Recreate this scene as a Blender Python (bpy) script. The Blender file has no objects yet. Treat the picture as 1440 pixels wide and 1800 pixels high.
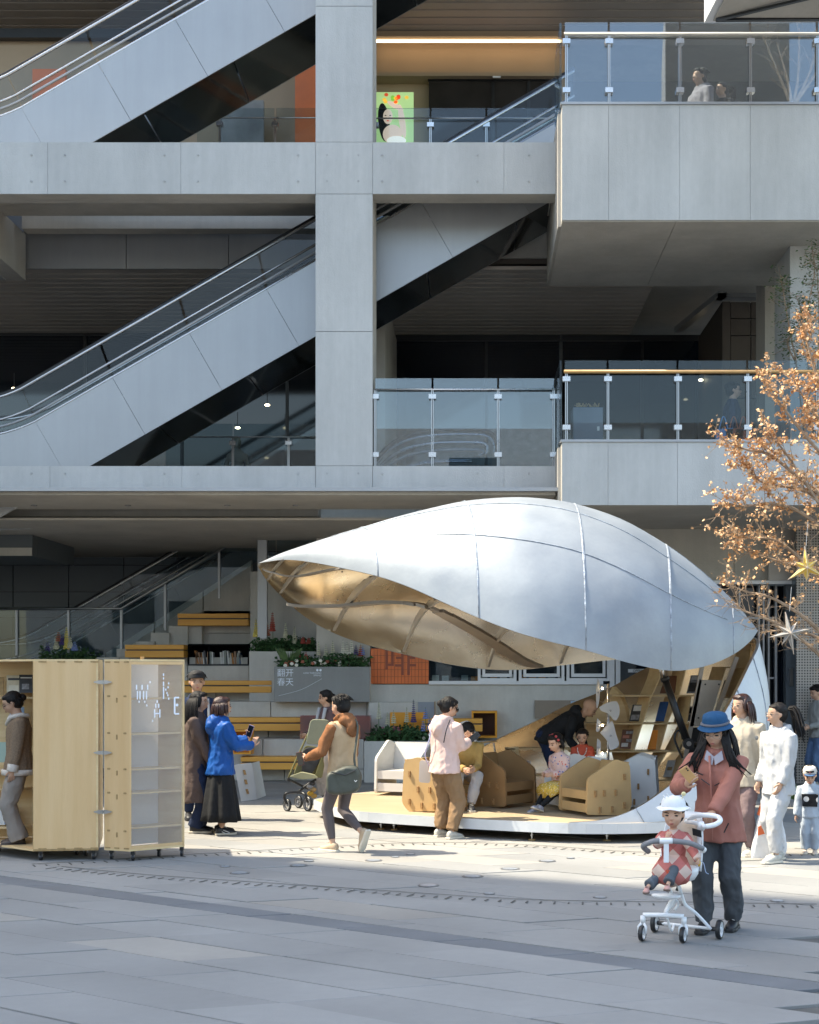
import bpy, bmesh, math, random
from math import sin, cos, pi, radians, sqrt, atan2
from mathutils import Vector as V, Matrix, noise
import numpy as np
random.seed(7)
SC = bpy.context.scene
COL = SC.collection

# ---------------------------------------------------------------- camera, sky, sun, exposure
cam_d = bpy.data.cameras.new('camera'); cam = bpy.data.objects.new('camera', cam_d); COL.objects.link(cam)
SC.camera = cam
F = 2500.0; CXP = 832.0; HZP = 1180.0; EYE = 1.9
cam.location = (0, 0, EYE); cam.rotation_euler = (pi/2, 0, 0)
cam_d.sensor_fit = 'VERTICAL'; cam_d.sensor_height = 24; cam_d.lens = 24*F/1800
cam_d.shift_x = -(CXP-720)/1800; cam_d.shift_y = (HZP-900)/1800
cam_d.clip_start = .1; cam_d.clip_end = 400

SUN_EL = radians(55); SH = V((.993, -.12, 0))          # SH: the way shadows run on the ground
sdir = V((SH.x*cos(SUN_EL), SH.y*cos(SUN_EL), -sin(SUN_EL)))
world = bpy.data.worlds.new('World'); SC.world = world; world.use_nodes = True
wn = world.node_tree.nodes; wl = world.node_tree.links
sky = wn.new('ShaderNodeTexSky'); sky.sky_type = 'NISHITA'; sky.sun_disc = False
sky.sun_elevation = SUN_EL; sky.sun_rotation = atan2(-SH.x, -SH.y); sky.air_density = 1.0; sky.dust_density = 1.6; sky.ozone_density = 1.0
wl.new(sky.outputs[0], wn['Background'].inputs[0]); wn['Background'].inputs[1].default_value = .15
sun_d = bpy.data.lights.new('sun', 'SUN'); sun_d.energy = 2.5; sun_d.angle = radians(.55); sun_d.color = (1, .95, .87)
sun = bpy.data.objects.new('sun', sun_d); COL.objects.link(sun)
sun.rotation_euler = sdir.to_track_quat('-Z', 'Y').to_euler()
vs = SC.view_settings; vs.view_transform = 'Standard'; vs.look = 'None'; vs.gamma = 1; vs.use_curve_mapping = False
vs.exposure = 2.0
vs.use_white_balance = True; vs.white_balance_temperature = 7450; vs.white_balance_tint = 6
SC.render.engine = 'CYCLES'
SC.cycles.max_bounces = 9; SC.cycles.diffuse_bounces = 4; SC.cycles.transparent_max_bounces = 24; SC.cycles.glossy_bounces = 4
SC.cycles.caustics_reflective = False; SC.cycles.sample_clamp_indirect = 4

# ---------------------------------------------------------------- pixel helpers (photo 1440 x 1800)
def s_(Y): return F/Y
def X(px, Y): return (px-CXP)*Y/F
def Z(py, Y): return EYE+(HZP-py)*Y/F
def P(px, py, Y): return V((X(px, Y), Y, Z(py, Y)))
def G(px, py, z=0):
    Y = F*(EYE-z)/(py-HZP); return V((X(px, Y), Y, z))

# ---------------------------------------------------------------- materials
def mat(name, col, rough=.6, metal=0, var=.12, scale=3.0, bump=0, bscale=40, col2=None, stretch=(1, 1, 1), spec=.5, fine=.0, detail=6, streak=0):
    m = bpy.data.materials.new(name); m.use_nodes = True; n = m.node_tree.nodes; l = m.node_tree.links
    b = n['Principled BSDF']; b.inputs['Roughness'].default_value = rough; b.inputs['Metallic'].default_value = metal
    b.inputs['Specular IOR Level'].default_value = spec
    tc = n.new('ShaderNodeTexCoord'); mp = n.new('ShaderNodeMapping'); l.new(tc.outputs['Object'], mp.inputs[0]); mp.inputs['Scale'].default_value = stretch
    tx = n.new('ShaderNodeTexNoise'); tx.inputs['Scale'].default_value = scale; tx.inputs['Detail'].default_value = detail; l.new(mp.outputs[0], tx.inputs[0])
    rp = n.new('ShaderNodeValToRGB'); c = V(col); c2 = V(col2) if col2 else c*(1+var)
    c1 = c if col2 else c*(1-var)
    rp.color_ramp.elements[0].position = .32; rp.color_ramp.elements[1].position = .68
    rp.color_ramp.elements[0].color = (*c1, 1); rp.color_ramp.elements[1].color = (*c2, 1)
    l.new(tx.outputs[0], rp.inputs[0]); out = rp.outputs[0]
    if fine:
        t2 = n.new('ShaderNodeTexNoise'); t2.inputs['Scale'].default_value = scale*14; t2.inputs['Detail'].default_value = 4; l.new(mp.outputs[0], t2.inputs[0])
        mr = n.new('ShaderNodeMapRange'); mr.inputs[3].default_value = 1-fine; mr.inputs[4].default_value = 1+fine; l.new(t2.outputs[0], mr.inputs[0])
        mx = n.new('ShaderNodeVectorMath'); mx.operation = 'SCALE'; l.new(out, mx.inputs[0]); l.new(mr.outputs[0], mx.inputs[3]); out = mx.outputs[0]
    if streak:
        m2 = n.new('ShaderNodeMapping'); l.new(tc.outputs['Object'], m2.inputs[0]); m2.inputs['Scale'].default_value = (3.2, 3.2, .22); t4 = n.new('ShaderNodeTexNoise'); t4.inputs['Scale'].default_value = 1.6; t4.inputs['Detail'].default_value = 7; t4.inputs['Roughness'].default_value = .7; l.new(m2.outputs[0], t4.inputs[0])
        mr = n.new('ShaderNodeMapRange'); mr.inputs[1].default_value = .3; mr.inputs[2].default_value = .62; mr.inputs[3].default_value = 1-streak; mr.inputs[4].default_value = 1+streak*.3; l.new(t4.outputs[0], mr.inputs[0]); mx = n.new('ShaderNodeVectorMath'); mx.operation = 'SCALE'; l.new(out, mx.inputs[0]); l.new(mr.outputs[0], mx.inputs[3]); out = mx.outputs[0]
    l.new(out, b.inputs['Base Color'])
    if rough > .1:
        mr = n.new('ShaderNodeMapRange'); mr.inputs[3].default_value = max(.03, rough-.08); mr.inputs[4].default_value = min(1, rough+.08); l.new(tx.outputs[0], mr.inputs[0]); l.new(mr.outputs[0], b.inputs['Roughness'])
    if bump:
        t3 = n.new('ShaderNodeTexNoise'); t3.inputs['Scale'].default_value = bscale; t3.inputs['Detail'].default_value = 5; l.new(mp.outputs[0], t3.inputs[0])
        bp = n.new('ShaderNodeBump'); bp.inputs['Strength'].default_value = bump; bp.inputs['Distance'].default_value = .02; l.new(t3.outputs[0], bp.inputs['Height']); l.new(bp.outputs[0], b.inputs['Normal'])
    return m
def glass(name, tint=(.9, .95, .97), refl=1.0, rough=.01, milky=0):
    m = bpy.data.materials.new(name); m.use_nodes = True; n = m.node_tree.nodes; l = m.node_tree.links
    n.remove(n['Principled BSDF']); o = n['Material Output']
    t = n.new('ShaderNodeBsdfTransparent'); t.inputs[0].default_value = (*tint, 1)
    g = n.new('ShaderNodeBsdfGlossy'); g.inputs['Roughness'].default_value = rough; g.inputs[0].default_value = (.95, .97, 1, 1)
    fr = n.new('ShaderNodeFresnel'); fr.inputs[0].default_value = 1.5
    ml = n.new('ShaderNodeMath'); ml.operation = 'MULTIPLY'; ml.inputs[1].default_value = refl; ml.use_clamp = True; l.new(fr.outputs[0], ml.inputs[0])
    mx = n.new('ShaderNodeMixShader'); l.new(ml.outputs[0], mx.inputs[0]); l.new(t.outputs[0], mx.inputs[1]); l.new(g.outputs[0], mx.inputs[2])
    out = mx.outputs[0]
    if milky:
        d = n.new('ShaderNodeBsdfDiffuse'); d.inputs[0].default_value = (.8, .8, .82, 1)
        tr = n.new('ShaderNodeBsdfTranslucent'); tr.inputs[0].default_value = (.8, .8, .82, 1)
        a = n.new('ShaderNodeMixShader'); a.inputs[0].default_value = .5; l.new(d.outputs[0], a.inputs[1]); l.new(tr.outputs[0], a.inputs[2])
        m2 = n.new('ShaderNodeMixShader'); m2.inputs[0].default_value = milky; l.new(out, m2.inputs[1]); l.new(a.outputs[0], m2.inputs[2]); out = m2.outputs[0]
    l.new(out, o.inputs[0]); return m
def emit(name, col, st):
    m = bpy.data.materials.new(name); m.use_nodes = True; b = m.node_tree.nodes['Principled BSDF']
    b.inputs['Base Color'].default_value = (*col, 1); b.inputs['Emission Color'].default_value = (*col, 1); b.inputs['Emission Strength'].default_value = st
    return m
def N(m, kind, **kw): 
    x = m.node_tree.nodes.new(kind)
    for k, v in kw.items(): setattr(x, k, v)
    return x

# ---------------------------------------------------------------- mesh helpers
def off_of(par):
    o = V((0, 0, 0))
    while par: o += par.location; par = par.parent
    return o
class MB:
    def __init__(s): s.v = []; s.f = []; s.m = []; s.mi = 0
    def add(s, vs, fs):
        k = len(s.v); s.v += [tuple(p) for p in vs]; s.f += [tuple(i+k for i in f) for f in fs]; s.m += [s.mi]*len(fs); return s
    def ob(s, o, a, b, c):                      # box from corner o with edge vectors a, b, c
        o, a, b, c = V(o), V(a), V(b), V(c)
        if a.cross(b).dot(c) < 0: a, b = b, a
        vs = [o, o+a, o+a+b, o+b, o+c, o+a+c, o+a+b+c, o+b+c]
        return s.add(vs, [(0, 3, 2, 1), (4, 5, 6, 7), (0, 1, 5, 4), (1, 2, 6, 5), (2, 3, 7, 6), (3, 0, 4, 7)])
    def box(s, x0, x1, y0, y1, z0, z1): return s.ob((x0, y0, z0), (x1-x0, 0, 0), (0, y1-y0, 0), (0, 0, z1-z0))
    def cb(s, c, d, rz=0, m=None):              # centred box, optional rotation
        R = m or Matrix.Rotation(rz, 3, 'Z'); a, b, e = R@V((d[0], 0, 0)), R@V((0, d[1], 0)), R@V((0, 0, d[2]))
        return s.ob(V(c)-(a+b+e)/2, a, b, e)
    def tube(s, pts, r, n=8, caps=True, flat=None):
        pts = [V(p) for p in pts]; rs = r if isinstance(r, (list, tuple)) else [r]*len(pts)
        vs = []; up = None
        for i, p in enumerate(pts):
            t = (pts[min(i+1, len(pts)-1)]-pts[max(i-1, 0)]); t = t.normalized() if t.length > 1e-9 else V((0, 0, 1))
            if up is None: up = t.orthogonal().normalized() if not flat else V(flat)
            a = (up-t*up.dot(t)); a = a.normalized() if a.length > 1e-6 else t.orthogonal().normalized(); b = t.cross(a); up = a
            vs += [p+(a*cos(2*pi*k/n)+b*sin(2*pi*k/n))*rs[i] for k in range(n)]
        fs = [(i*n+k, i*n+(k+1) % n, (i+1)*n+(k+1) % n, (i+1)*n+k) for i in range(len(pts)-1) for k in range(n)]
        if caps: fs += [tuple(range(n-1, -1, -1)), tuple((len(pts)-1)*n+k for k in range(n))]
        return s.add(vs, fs)
    def ell(s, c, r, m=None, nu=12, nv=8):
        c = V(c); r = (r, r, r) if isinstance(r, (int, float)) else r; m = m or Matrix.Identity(3)
        vs = [c+m@V((0, 0, r[2]))]
        for j in range(1, nv):
            for i in range(nu): vs.append(c+m@V((r[0]*sin(pi*j/nv)*cos(2*pi*i/nu), r[1]*sin(pi*j/nv)*sin(2*pi*i/nu), r[2]*cos(pi*j/nv))))
        vs.append(c-m@V((0, 0, r[2]))); L = len(vs)-1
        fs = [(0, 1+i, 1+(i+1) % nu) for i in range(nu)]
        for j in range(nv-2):
            for i in range(nu): a = 1+j*nu; fs.append((a+i, a+nu+i, a+nu+(i+1) % nu, a+(i+1) % nu))
        a = 1+(nv-2)*nu; fs += [(a+i, L, a+(i+1) % nu) for i in range(nu)]
        return s.add(vs, fs)
    def prism(s, poly, o, ax, ay, dv):          # 2D polygon in frame (o, ax, ay) extruded by vector dv
        o, ax, ay, dv = V(o), V(ax), V(ay), V(dv); n = len(poly)
        vs = [o+ax*p[0]+ay*p[1] for p in poly]; vs += [p+dv for p in vs]
        area = sum(poly[i][0]*poly[(i+1) % n][1]-poly[(i+1) % n][0]*poly[i][1] for i in range(n))
        if (area > 0) == (ax.cross(ay).dot(dv) > 0): lo, hi = tuple(range(n-1, -1, -1)), tuple(range(n, 2*n)); sd = [(i, (i+1) % n, n+(i+1) % n, n+i) for i in range(n)]
        else: lo, hi = tuple(range(n)), tuple(range(2*n-1, n-1, -1)); sd = [(i, n+i, n+(i+1) % n, (i+1) % n) for i in range(n)]
        return s.add(vs, [lo, hi]+sd)
    def loft(s, rings, caps=True):
        n = len(rings[0]); vs = [p for r in rings for p in r]
        fs = [(i*n+k, i*n+(k+1) % n, (i+1)*n+(k+1) % n, (i+1)*n+k) for i in range(len(rings)-1) for k in range(n)]
        if caps: fs += [tuple(range(n-1, -1, -1)), tuple((len(rings)-1)*n+k for k in range(n))]
        return s.add(vs, fs)
    def grid(s, rows):
        n = len(rows[0]); vs = [p for r in rows for p in r]
        return s.add(vs, [(i*n+k, i*n+k+1, (i+1)*n+k+1, (i+1)*n+k) for i in range(len(rows)-1) for k in range(n-1)])
    def mesh(s, name, mats, off=V((0, 0, 0)), smooth=False):
        me = bpy.data.meshes.new(name); me.from_pydata([(p[0]-off.x, p[1]-off.y, p[2]-off.z) for p in s.v], [], s.f)
        for m in (mats if isinstance(mats, (list, tuple)) else [mats]): me.materials.append(m)
        if isinstance(mats, (list, tuple)) and len(mats) > 1: me.polygons.foreach_set('material_index', s.m)
        if smooth: me.polygons.foreach_set('use_smooth', [True]*len(me.polygons))
        if smooth == 'auto':
            me.set_sharp_from_angle(angle=radians(40))
        me.update(); return me
    def build(s, name, mats, par=None, smooth=False, bev=0, **tags):
        o = bpy.data.objects.new(name, s.mesh(name, mats, off_of(par), smooth)); COL.objects.link(o)
        if par: o.parent = par
        if bev:
            b = o.modifiers.new('bevel', 'BEVEL'); b.width = bev; b.segments = 2; b.limit_method = 'ANGLE'; b.angle_limit = radians(35)
        for k, v in tags.items(): o[k] = v
        return o
def thing(name, label, cat, loc=(0, 0, 0), rz=0, group=None, kind=None):
    o = bpy.data.objects.new(name, None); COL.objects.link(o); o.location = loc; o.rotation_euler = (0, 0, rz); o.empty_display_size = .2
    o['label'] = label; o['category'] = cat
    if group: o['group'] = group
    if kind: o['kind'] = kind
    return o
def clone(root, loc, rz=None, label=None, sc=None):
    m = {}
    def cp(o, par):
        c = o.copy(); COL.objects.link(c); c.parent = par
        for ch in list(kids.get(o, [])): cp(ch, c)
        return c
    kids = {}
    st = [root]
    while st:
        o = st.pop(); kids[o] = list(o.children); st += kids[o]
    r = cp(root, None); r.location = loc
    if rz is not None: r.rotation_euler = (0, 0, rz)
    if label: r['label'] = label
    if sc: r.scale = (sc, sc, sc)
    return r
def dupm(o, loc, par, rot=None, name=None):     # copy of a part sharing its mesh
    c = o.copy(); COL.objects.link(c); c.parent = par; c.location = loc
    if rot: c.rotation_euler = rot
    return c
def textmesh(txt, size, name, m, par, M4, ext=.001, align='LEFT', sx=1):
    cu = bpy.data.curves.new('t', 'FONT'); cu.body = txt; cu.size = size; cu.extrude = ext; cu.align_x = align
    o = bpy.data.objects.new('t', cu); COL.objects.link(o); dg = bpy.context.evaluated_depsgraph_get()
    me = bpy.data.meshes.new_from_object(o.evaluated_get(dg)); bpy.data.objects.remove(o); me.name = name
    me.transform(M4@Matrix.Diagonal((sx, 1, 1, 1))); off = off_of(par); me.transform(Matrix.Translation(-off)); me.materials.clear(); me.materials.append(m)
    r = bpy.data.objects.new(name, me); COL.objects.link(r); r.parent = par; return r
def front(o, ux=(1, 0, 0), uy=(0, 0, 1)):       # matrix for text standing in a plane facing the camera
    ux, uy = V(ux), V(uy); w = ux.cross(uy); m = Matrix((ux, uy, w)).transposed().to_4x4(); m.translation = V(o); return m
def cr(pts, n=8):                               # Catmull-Rom through points
    pts = [V(p) for p in pts]; q = [2*pts[0]-pts[1]]+pts+[2*pts[-1]-pts[-2]]; out = []
    for i in range(1, len(q)-2):
        for k in range(n):
            t = k/n; a, b, c, d = q[i-1], q[i], q[i+1], q[i+2]
            out.append(.5*((2*b)+(c-a)*t+(2*a-5*b+4*c-d)*t*t+(3*b-a-3*c+d)*t**3))
    out.append(pts[-1]); return out
def smoothpoly(poly, r, n=4):                   # round the corners of a 2D polygon
    out = []; L = len(poly)
    for i in range(L):
        p0, p, p1 = V(poly[i-1]), V(poly[i]), V(poly[(i+1) % L]); a = (p0-p); b = (p1-p); rr = min(r, a.length*.45, b.length*.45)
        A, B = p+a.normalized()*rr, p+b.normalized()*rr
        for k in range(n+1):
            t = k/n; out.append(tuple(A*(1-t)**2+p*2*t*(1-t)+B*t*t))
    return out
# ---------------------------------------------------------------- palette
CONC = mat('concrete', (.43, .435, .43), .8, var=.10, scale=.9, bump=.25, bscale=60, fine=.07, stretch=(1, 1, .55), streak=.085)
CONC_W = mat('warm_concrete', (.45, .425, .385), .8, var=.10, scale=1.1, bump=.25, bscale=50, fine=.05, streak=.08)
CONC_D = mat('grey_stone', (.54, .525, .49), .75, var=.09, scale=1.8, bump=.2, bscale=60, fine=.06, streak=.08)
ALU = mat('grey_metal_panel', (.33, .34, .355), .36, .35, var=.06, scale=.6, fine=.02, streak=.05)
ALU_W = mat('warm_metal_panel', (.40, .36, .31), .5, .1, var=.06, scale=.7)
SLAT = mat('ceiling_slat', (.55, .49, .44), .5, .2, var=.15, scale=.5)
DARKW = mat('dark_wall', (.085, .10, .112), .45, var=.12, scale=.8)
BLACKG = mat('black_glass', (.005, .008, .014), .06, var=.2, scale=.4, spec=.5)
SOFF = mat('mirror_soffit', (.085, .10, .105), .09, .9, var=.25, scale=.8, bump=.18, bscale=.9)
STEEL = mat('brushed_steel', (.40, .405, .41), .3, 1, var=.05)
CHROME = mat('satin_rail', (.50, .505, .52), .26, .9, var=.04)
RUBBER = mat('black_rubber', (.012, .013, .015), .4, var=.2)
BLACKM = mat('black_metal', (.016, .017, .019), .35, .2, var=.15)
GLS = glass('clear_glass', (.84, .90, .92), .7)
GLSD = glass('tinted_glass', (.74, .81, .84), .6)
WHITEP = mat('white_paint', (.74, .75, .77), .45, var=.04)
BROWNW = mat('brown_wall', (.42, .31, .21), .6, var=.08, scale=.6)
DKBR = mat('dark_brown_stone', (.085, .07, .058), .6, var=.15, scale=2)
RAILW = mat('oak_rail', (.42, .25, .10), .4, var=.1, scale=8)
def woodmat(name, c1, c2, rough=.5, st=(1, 1, 8), sc=2.2):
    m = mat(name, c1, rough, 0, scale=sc, col2=c2, stretch=st, bump=.08, bscale=12, fine=.05, detail=8); return m
PLY = woodmat('birch_plywood', (.66, .42, .20), (.71, .475, .245), .5, (10, 10, .7), 1.0)
PLYD = woodmat('birch_plywood_shelf', (.66, .46, .23), (.76, .57, .32), .5, (.8, 4, 9), 1.8)
PLYE = mat('plywood_edge', (.36, .23, .10), .7, var=.2, scale=30)
DECK = woodmat('bamboo_deck', (.42, .32, .20), (.52, .41, .28), .45, (.8, 6, 6), 2.5)
BENCH = woodmat('orange_bench_timber', (.74, .34, .055), (.82, .42, .08), .5, (.5, 5, 8), 2.0)
CARD = mat('brown_cardboard', (.30, .17, .07), .8, var=.08, scale=4, bump=.1, bscale=70)
CARDL = mat('tan_cardboard', (.48, .31, .14), .8, var=.08, scale=4, bump=.1, bscale=70)
CARDE = mat('cardboard_edge', (.33, .19, .08), .9, var=.3, scale=60)
CARDW = mat('white_cardboard', (.70, .69, .67), .7, var=.04, scale=4)
ORANGE = mat('orange_panel', (.78, .33, .03), .45, var=.05)
ORACR = glass('orange_acrylic', (.95, .36, .03), 1.0, .03, .25)
REDOR = mat('orange_red_tile', (.72, .17, .045), .5, var=.08, scale=3)
REDOR2 = mat('dark_orange_red', (.28, .065, .03), .5, var=.08, scale=3)
SKIN = mat('skin', (.52, .31, .21), .5, var=.06, scale=14, spec=.4)
SKINB = mat('baby_skin', (.60, .36, .25), .5, var=.06, scale=14, spec=.4)
HAIR = mat('black_hair', (.010, .008, .0075), .55, var=.4, scale=40, stretch=(6, 6, 1), bump=.3, bscale=50, spec=.25)
HAIRB = mat('dark_brown_hair', (.035, .012, .009), .35, var=.4, scale=40, stretch=(6, 6, 1), bump=.3, bscale=50)
DARK = mat('eye_dark', (.01, .008, .008), .3, var=.1)
LIP = mat('lip', (.38, .13, .10), .5, var=.1)
WHITE = mat('soft_white', (.78, .78, .77), .7, var=.03)
WPLAS = mat('white_plastic', (.76, .78, .80), .3, var=.02)
def cloth(name, col, rough=.85, var=.14, bump=.6, sc=5, bs=14): return mat(name, col, rough, 0, var=var, scale=sc, bump=bump, bscale=bs, spec=.25, fine=.03)
# ================================================================ THE GROUND
def seg_dir(): return V((.82, -.57, 0)).normalized(), V((.949, .316, 0)).normalized()
PAVE = mat('paving_stone', (.24, .24, .235), .75, var=.10, scale=.8, bump=.15, bscale=90, fine=.06)
m = PAVE; n = m.node_tree.nodes; l = m.node_tree.links      # each slab gets its own slight tone
oi = N(m, 'ShaderNodeObjectInfo'); mr = N(m, 'ShaderNodeMapRange'); mr.inputs[3].default_value = .92; mr.inputs[4].default_value = 1.07
l.new(oi.outputs['Random'], mr.inputs[0]); b_ = n['Principled BSDF']; src = b_.inputs['Base Color'].links[0].from_socket
mx = N(m, 'ShaderNodeVectorMath', operation='SCALE'); l.new(src, mx.inputs[0]); l.new(mr.outputs[0], mx.inputs[3]); l.new(mx.outputs[0], b_.inputs['Base Color'])
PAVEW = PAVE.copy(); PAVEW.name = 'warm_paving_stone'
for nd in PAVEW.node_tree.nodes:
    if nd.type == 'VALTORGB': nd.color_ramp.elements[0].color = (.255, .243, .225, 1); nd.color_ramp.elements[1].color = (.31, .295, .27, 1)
PAVED = mat('dark_paving_stone', (.135, .145, .158), .65, var=.1, scale=2, bump=.15, bscale=90, fine=.06)
GROUT = mat('dark_joint', (.10, .098, .092), .95, var=.2, scale=5)
PBED = mat('paving_bed', (.21, .21, .205), .8, var=.1, scale=.7, bump=.2, bscale=60)
g = MB().box(-120, 120, -60, 140, -.4, -.03).build('ground', PBED, kind='structure', label='grey stone plaza floor running up to the mall', category='ground')
MB().box(-14, 12, 5.5, 26, -.03, -.022).build('joint_bed', GROUT, g)
u, w = seg_dir(); A0 = G(0, 1552); LW = .62; cnt = 0
# courses run along u (with the dark band), cross joints along w
wn_ = V((-u.y, u.x, 0)); k_ = w.dot(wn_)
def slab(o, lu, lw, m, z0=0.0):
    b = MB(); j = .008; o = V(o)+u*random.uniform(0, .004); dz = random.uniform(-.004, .003)
    p = [o+u*j+w*j, o+u*(lu-j)+w*j, o+u*(lu-j)+w*(lw-j), o+u*j+w*(lw-j)]
    c = .004; ct = sum(p, V((0, 0, 0)))/4; t = [q+(ct-q).normalized()*c for q in p]
    vs = [q+V((0, 0, -.025)) for q in p]+[q+V((0, 0, dz-.003)) for q in p]+[q+V((0, 0, dz)) for q in t]
    b.add(vs, [(0, 1, 5, 4), (1, 2, 6, 5), (2, 3, 7, 6), (3, 0, 4, 7), (4, 5, 9, 8), (5, 6, 10, 9), (6, 7, 11, 10), (7, 4, 8, 11), (8, 9, 10, 11)])
    return b
far = MB(); cands = []
for r in range(-26, 40):
    lw = LW; band = (r == 0); base = A0+w*(r*LW/1.0); 
    t = -30+random.uniform(0, 1)
    while t < 34:
        lu = random.choice([1.2, 1.2, .9, 1.5]) if not band else .9
        o = base+u*t; c = o+u*lu/2+w*lw/2; t += lu
        if c.y < 7.2 or c.y > 25.5: continue
        px = CXP+c.x*F/c.y; py = HZP+EYE*F/c.y
        if px < -150 or px > 1590 or py > 1900: continue
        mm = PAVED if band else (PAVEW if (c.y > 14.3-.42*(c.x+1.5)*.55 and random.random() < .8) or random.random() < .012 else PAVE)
        cands.append((c.y+(0 if c.y < 19 else 50), o, lu, .36 if band else lw, mm))
        if band: cands.append((c.y, o+w*.36, lu, LW-.36, PAVE))
cands.sort(key=lambda e: e[0])
farw = MB()
for i, (yy, o, lu, lw, mm) in enumerate(cands):
    b = slab(o, lu, lw, mm)
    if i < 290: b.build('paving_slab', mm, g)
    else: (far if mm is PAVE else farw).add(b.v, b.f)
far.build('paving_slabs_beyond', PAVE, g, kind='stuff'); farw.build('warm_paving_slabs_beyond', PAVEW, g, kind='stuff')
# curved slot drains (two arcs)
SLOTM = mat('drain_slot', (.085, .082, .078), .9)
def arc_drain(pix, lab):
    pts = cr([G(a, b_, .004) for a, b_ in pix], 40); b = MB(); d = 0; nxt = 0
    L = [0]
    for i in range(1, len(pts)): L.append(L[-1]+(pts[i]-pts[i-1]).length)
    t = 0
    while t < L[-1]:
        i = max(j for j in range(len(L)) if L[j] <= t); i = min(i, len(pts)-2); q = pts[i]+(pts[i+1]-pts[i])*((t-L[i])/(L[i+1]-L[i]))
        tg = (pts[i+1]-pts[i]).normalized(); nr = V((-tg.y, tg.x, 0)); wd = .08+.05*((int(t*10) % 3) == 0)
        b.ob(q-tg*.007-nr*wd/2, tg*.014, nr*wd, (0, 0, .003)); t += .115
    e = MB()
    for sgn in (1,):
        for i in range(0, len(pts)-1):
            tg = (pts[i+1]-pts[i]); nr = V((-tg.y, tg.x, 0)).normalized(); e.ob(pts[i]+nr*.13, tg, nr*.012, (0, 0, .002))
    o = b.build('slot_drain', SLOTM, None, label=lab, category='drain', kind='stuff'); e.build('drain_edge', GROUT, o)
arc_drain([(60, 1522), (180, 1515), (300, 1507), (470, 1497), (720, 1484), (900, 1486), (1110, 1500), (1300, 1502), (1440, 1503)], 'curved slotted drain arc in the sunny paving nearest the metal pavilion')
arc_drain([(90, 1526), (200, 1537), (300, 1545), (600, 1565), (760, 1576), (940, 1586), (1180, 1590), (1440, 1594)], 'curved slotted drain arc in the shaded paving crossing behind the white stroller')
def ground_light(px, py, r, lab):
    c = G(px, py, .004); t = thing('ground_light', lab, 'ground light', c, 0, 'round lights set flush in the plaza paving')
    b = MB(); b.tube([c-V((0, 0, .006)), c+V((0, 0, .0015))], r*.85, 20); b.build('rim', mat_rim, t)
    b = MB(); b.tube([c, c+V((0, 0, .0035))], r*.66, 18); b.build('lens', mat_lens, t)
mat_rim = mat('worn_rim', (.22, .22, .225), .45, .6, var=.2, scale=20)
mat_lens = mat('lens', (.35, .38, .42), .35, .3, var=.2, scale=30)
for px, py, r, lab in [(657, 1512, .10, 'round steel ground light in the sun right of the walking woman'), (722, 1501, .055, 'small ground light behind the walking woman’s shadow'), (695, 1506, .05, 'tiny ground light in the shadow of the walking woman'),
        (543, 1513, .06, 'small ground light left of the walking woman’s front shoe'), (525, 1521, .10, 'larger ground light below the walking woman’s front shoe'), (421, 1534, .11, 'ground light in the shade right of the plywood cabinets'), (396, 1523, .06, 'small ground light in the shade nearest the plywood cabinets'),
        (753, 1556, .11, 'ground light just inside the shade left of centre'), (831, 1540, .115, 'ground light at the shade edge under the pink hoodie woman'), (897, 1527, .11, 'ground light between the shade edge and the pavilion feet'), (962, 1513, .10, 'ground light nearest the front of the pavilion'), (1003, 1508, .05, 'small ground light before the pavilion front'),
        (860, 1570, .06, 'small ground light in the shade, middle of the plaza'), (1055, 1577, .07, 'ground light in the shade left of the white stroller'), (1367, 1583, .07, 'ground light near the right edge of the picture'), (1155, 1570, .14, 'wide ground light seen beneath the stroller seat')]:
    ground_light(px, py, r, lab)

# ================================================================ CONCRETE FRAME
def panels(par, x0, x1, z0, z1, yf, cuts, m, gap=.004, th=.03, name='panel', inset=.0):
    cs = [x0]+cuts+[x1]
    for a, b in zip(cs[:-1], cs[1:]): MB().box(a+gap/2, b-gap/2, yf, yf+th, z0+gap/2, z1-gap/2).build(name, m, par)
YB = 21.2
fr = thing('concrete_frame', 'pale concrete column and beams crossing the whole mall front', 'building frame', (-1.9, YB, 0), kind='thing')
cx0, cx1 = X(555, YB), X(655, YB); b1t, b1b = Z(250, YB), Z(341, YB); b2t, b2b = Z(819, YB), Z(866, YB)
MB().box(cx0+.01, cx1-.01, YB+.03, YB+.85, b2t, 17).build('column', CONC_W, fr)
zc = [b2t, Z(583, YB), b1b, b1t, Z(11, YB), 15]
for a, b in zip(zc[:-1], zc[1:]): MB().box(cx0, cx1, YB-.004, YB+.03, a+.004, b-.004).build('column_panel', CONC, fr)
MB().box(cx0+.001, cx1-.001, YB+.0295, YB+.85, b2t, 15).build('column_side', CONC_W, fr)
XR = X(979, YB)
for nm, zt, zb, cuts in (('upper_beam', b1t, b1b, [84, 318]), ('lower_beam', b2t, b2b, [88, 320])):
    MB().box(-16, XR-.02, YB+.03, YB+.42, zb, zt-.001).build(nm, CONC_W, fr)
    panels(fr, -9, cx0-.002, zb, zt, YB, [X(c, YB) for c in cuts], CONC, name='beam_panel')
    panels(fr, cx0, cx1, zb, zt, YB-.006, [], CONC, name='beam_panel')
    panels(fr, cx1+.002, XR-.02, zb, zt, YB, [X(886, YB)], CONC, name='beam_panel')
# little round tie holes of the formwork
th_ = MB()
for px in (55, 114, 289, 348, 524, 575, 630, 672, 840, 930):
    for py in (272, 318, 832):
        p = P(px, py, YB-.012); th_.tube([p, p+V((0, .02, 0))], .016, 10)
th_.build('tie_holes', mat('tie_hole', (.36, .365, .365), .9), fr, kind='stuff')
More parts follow.
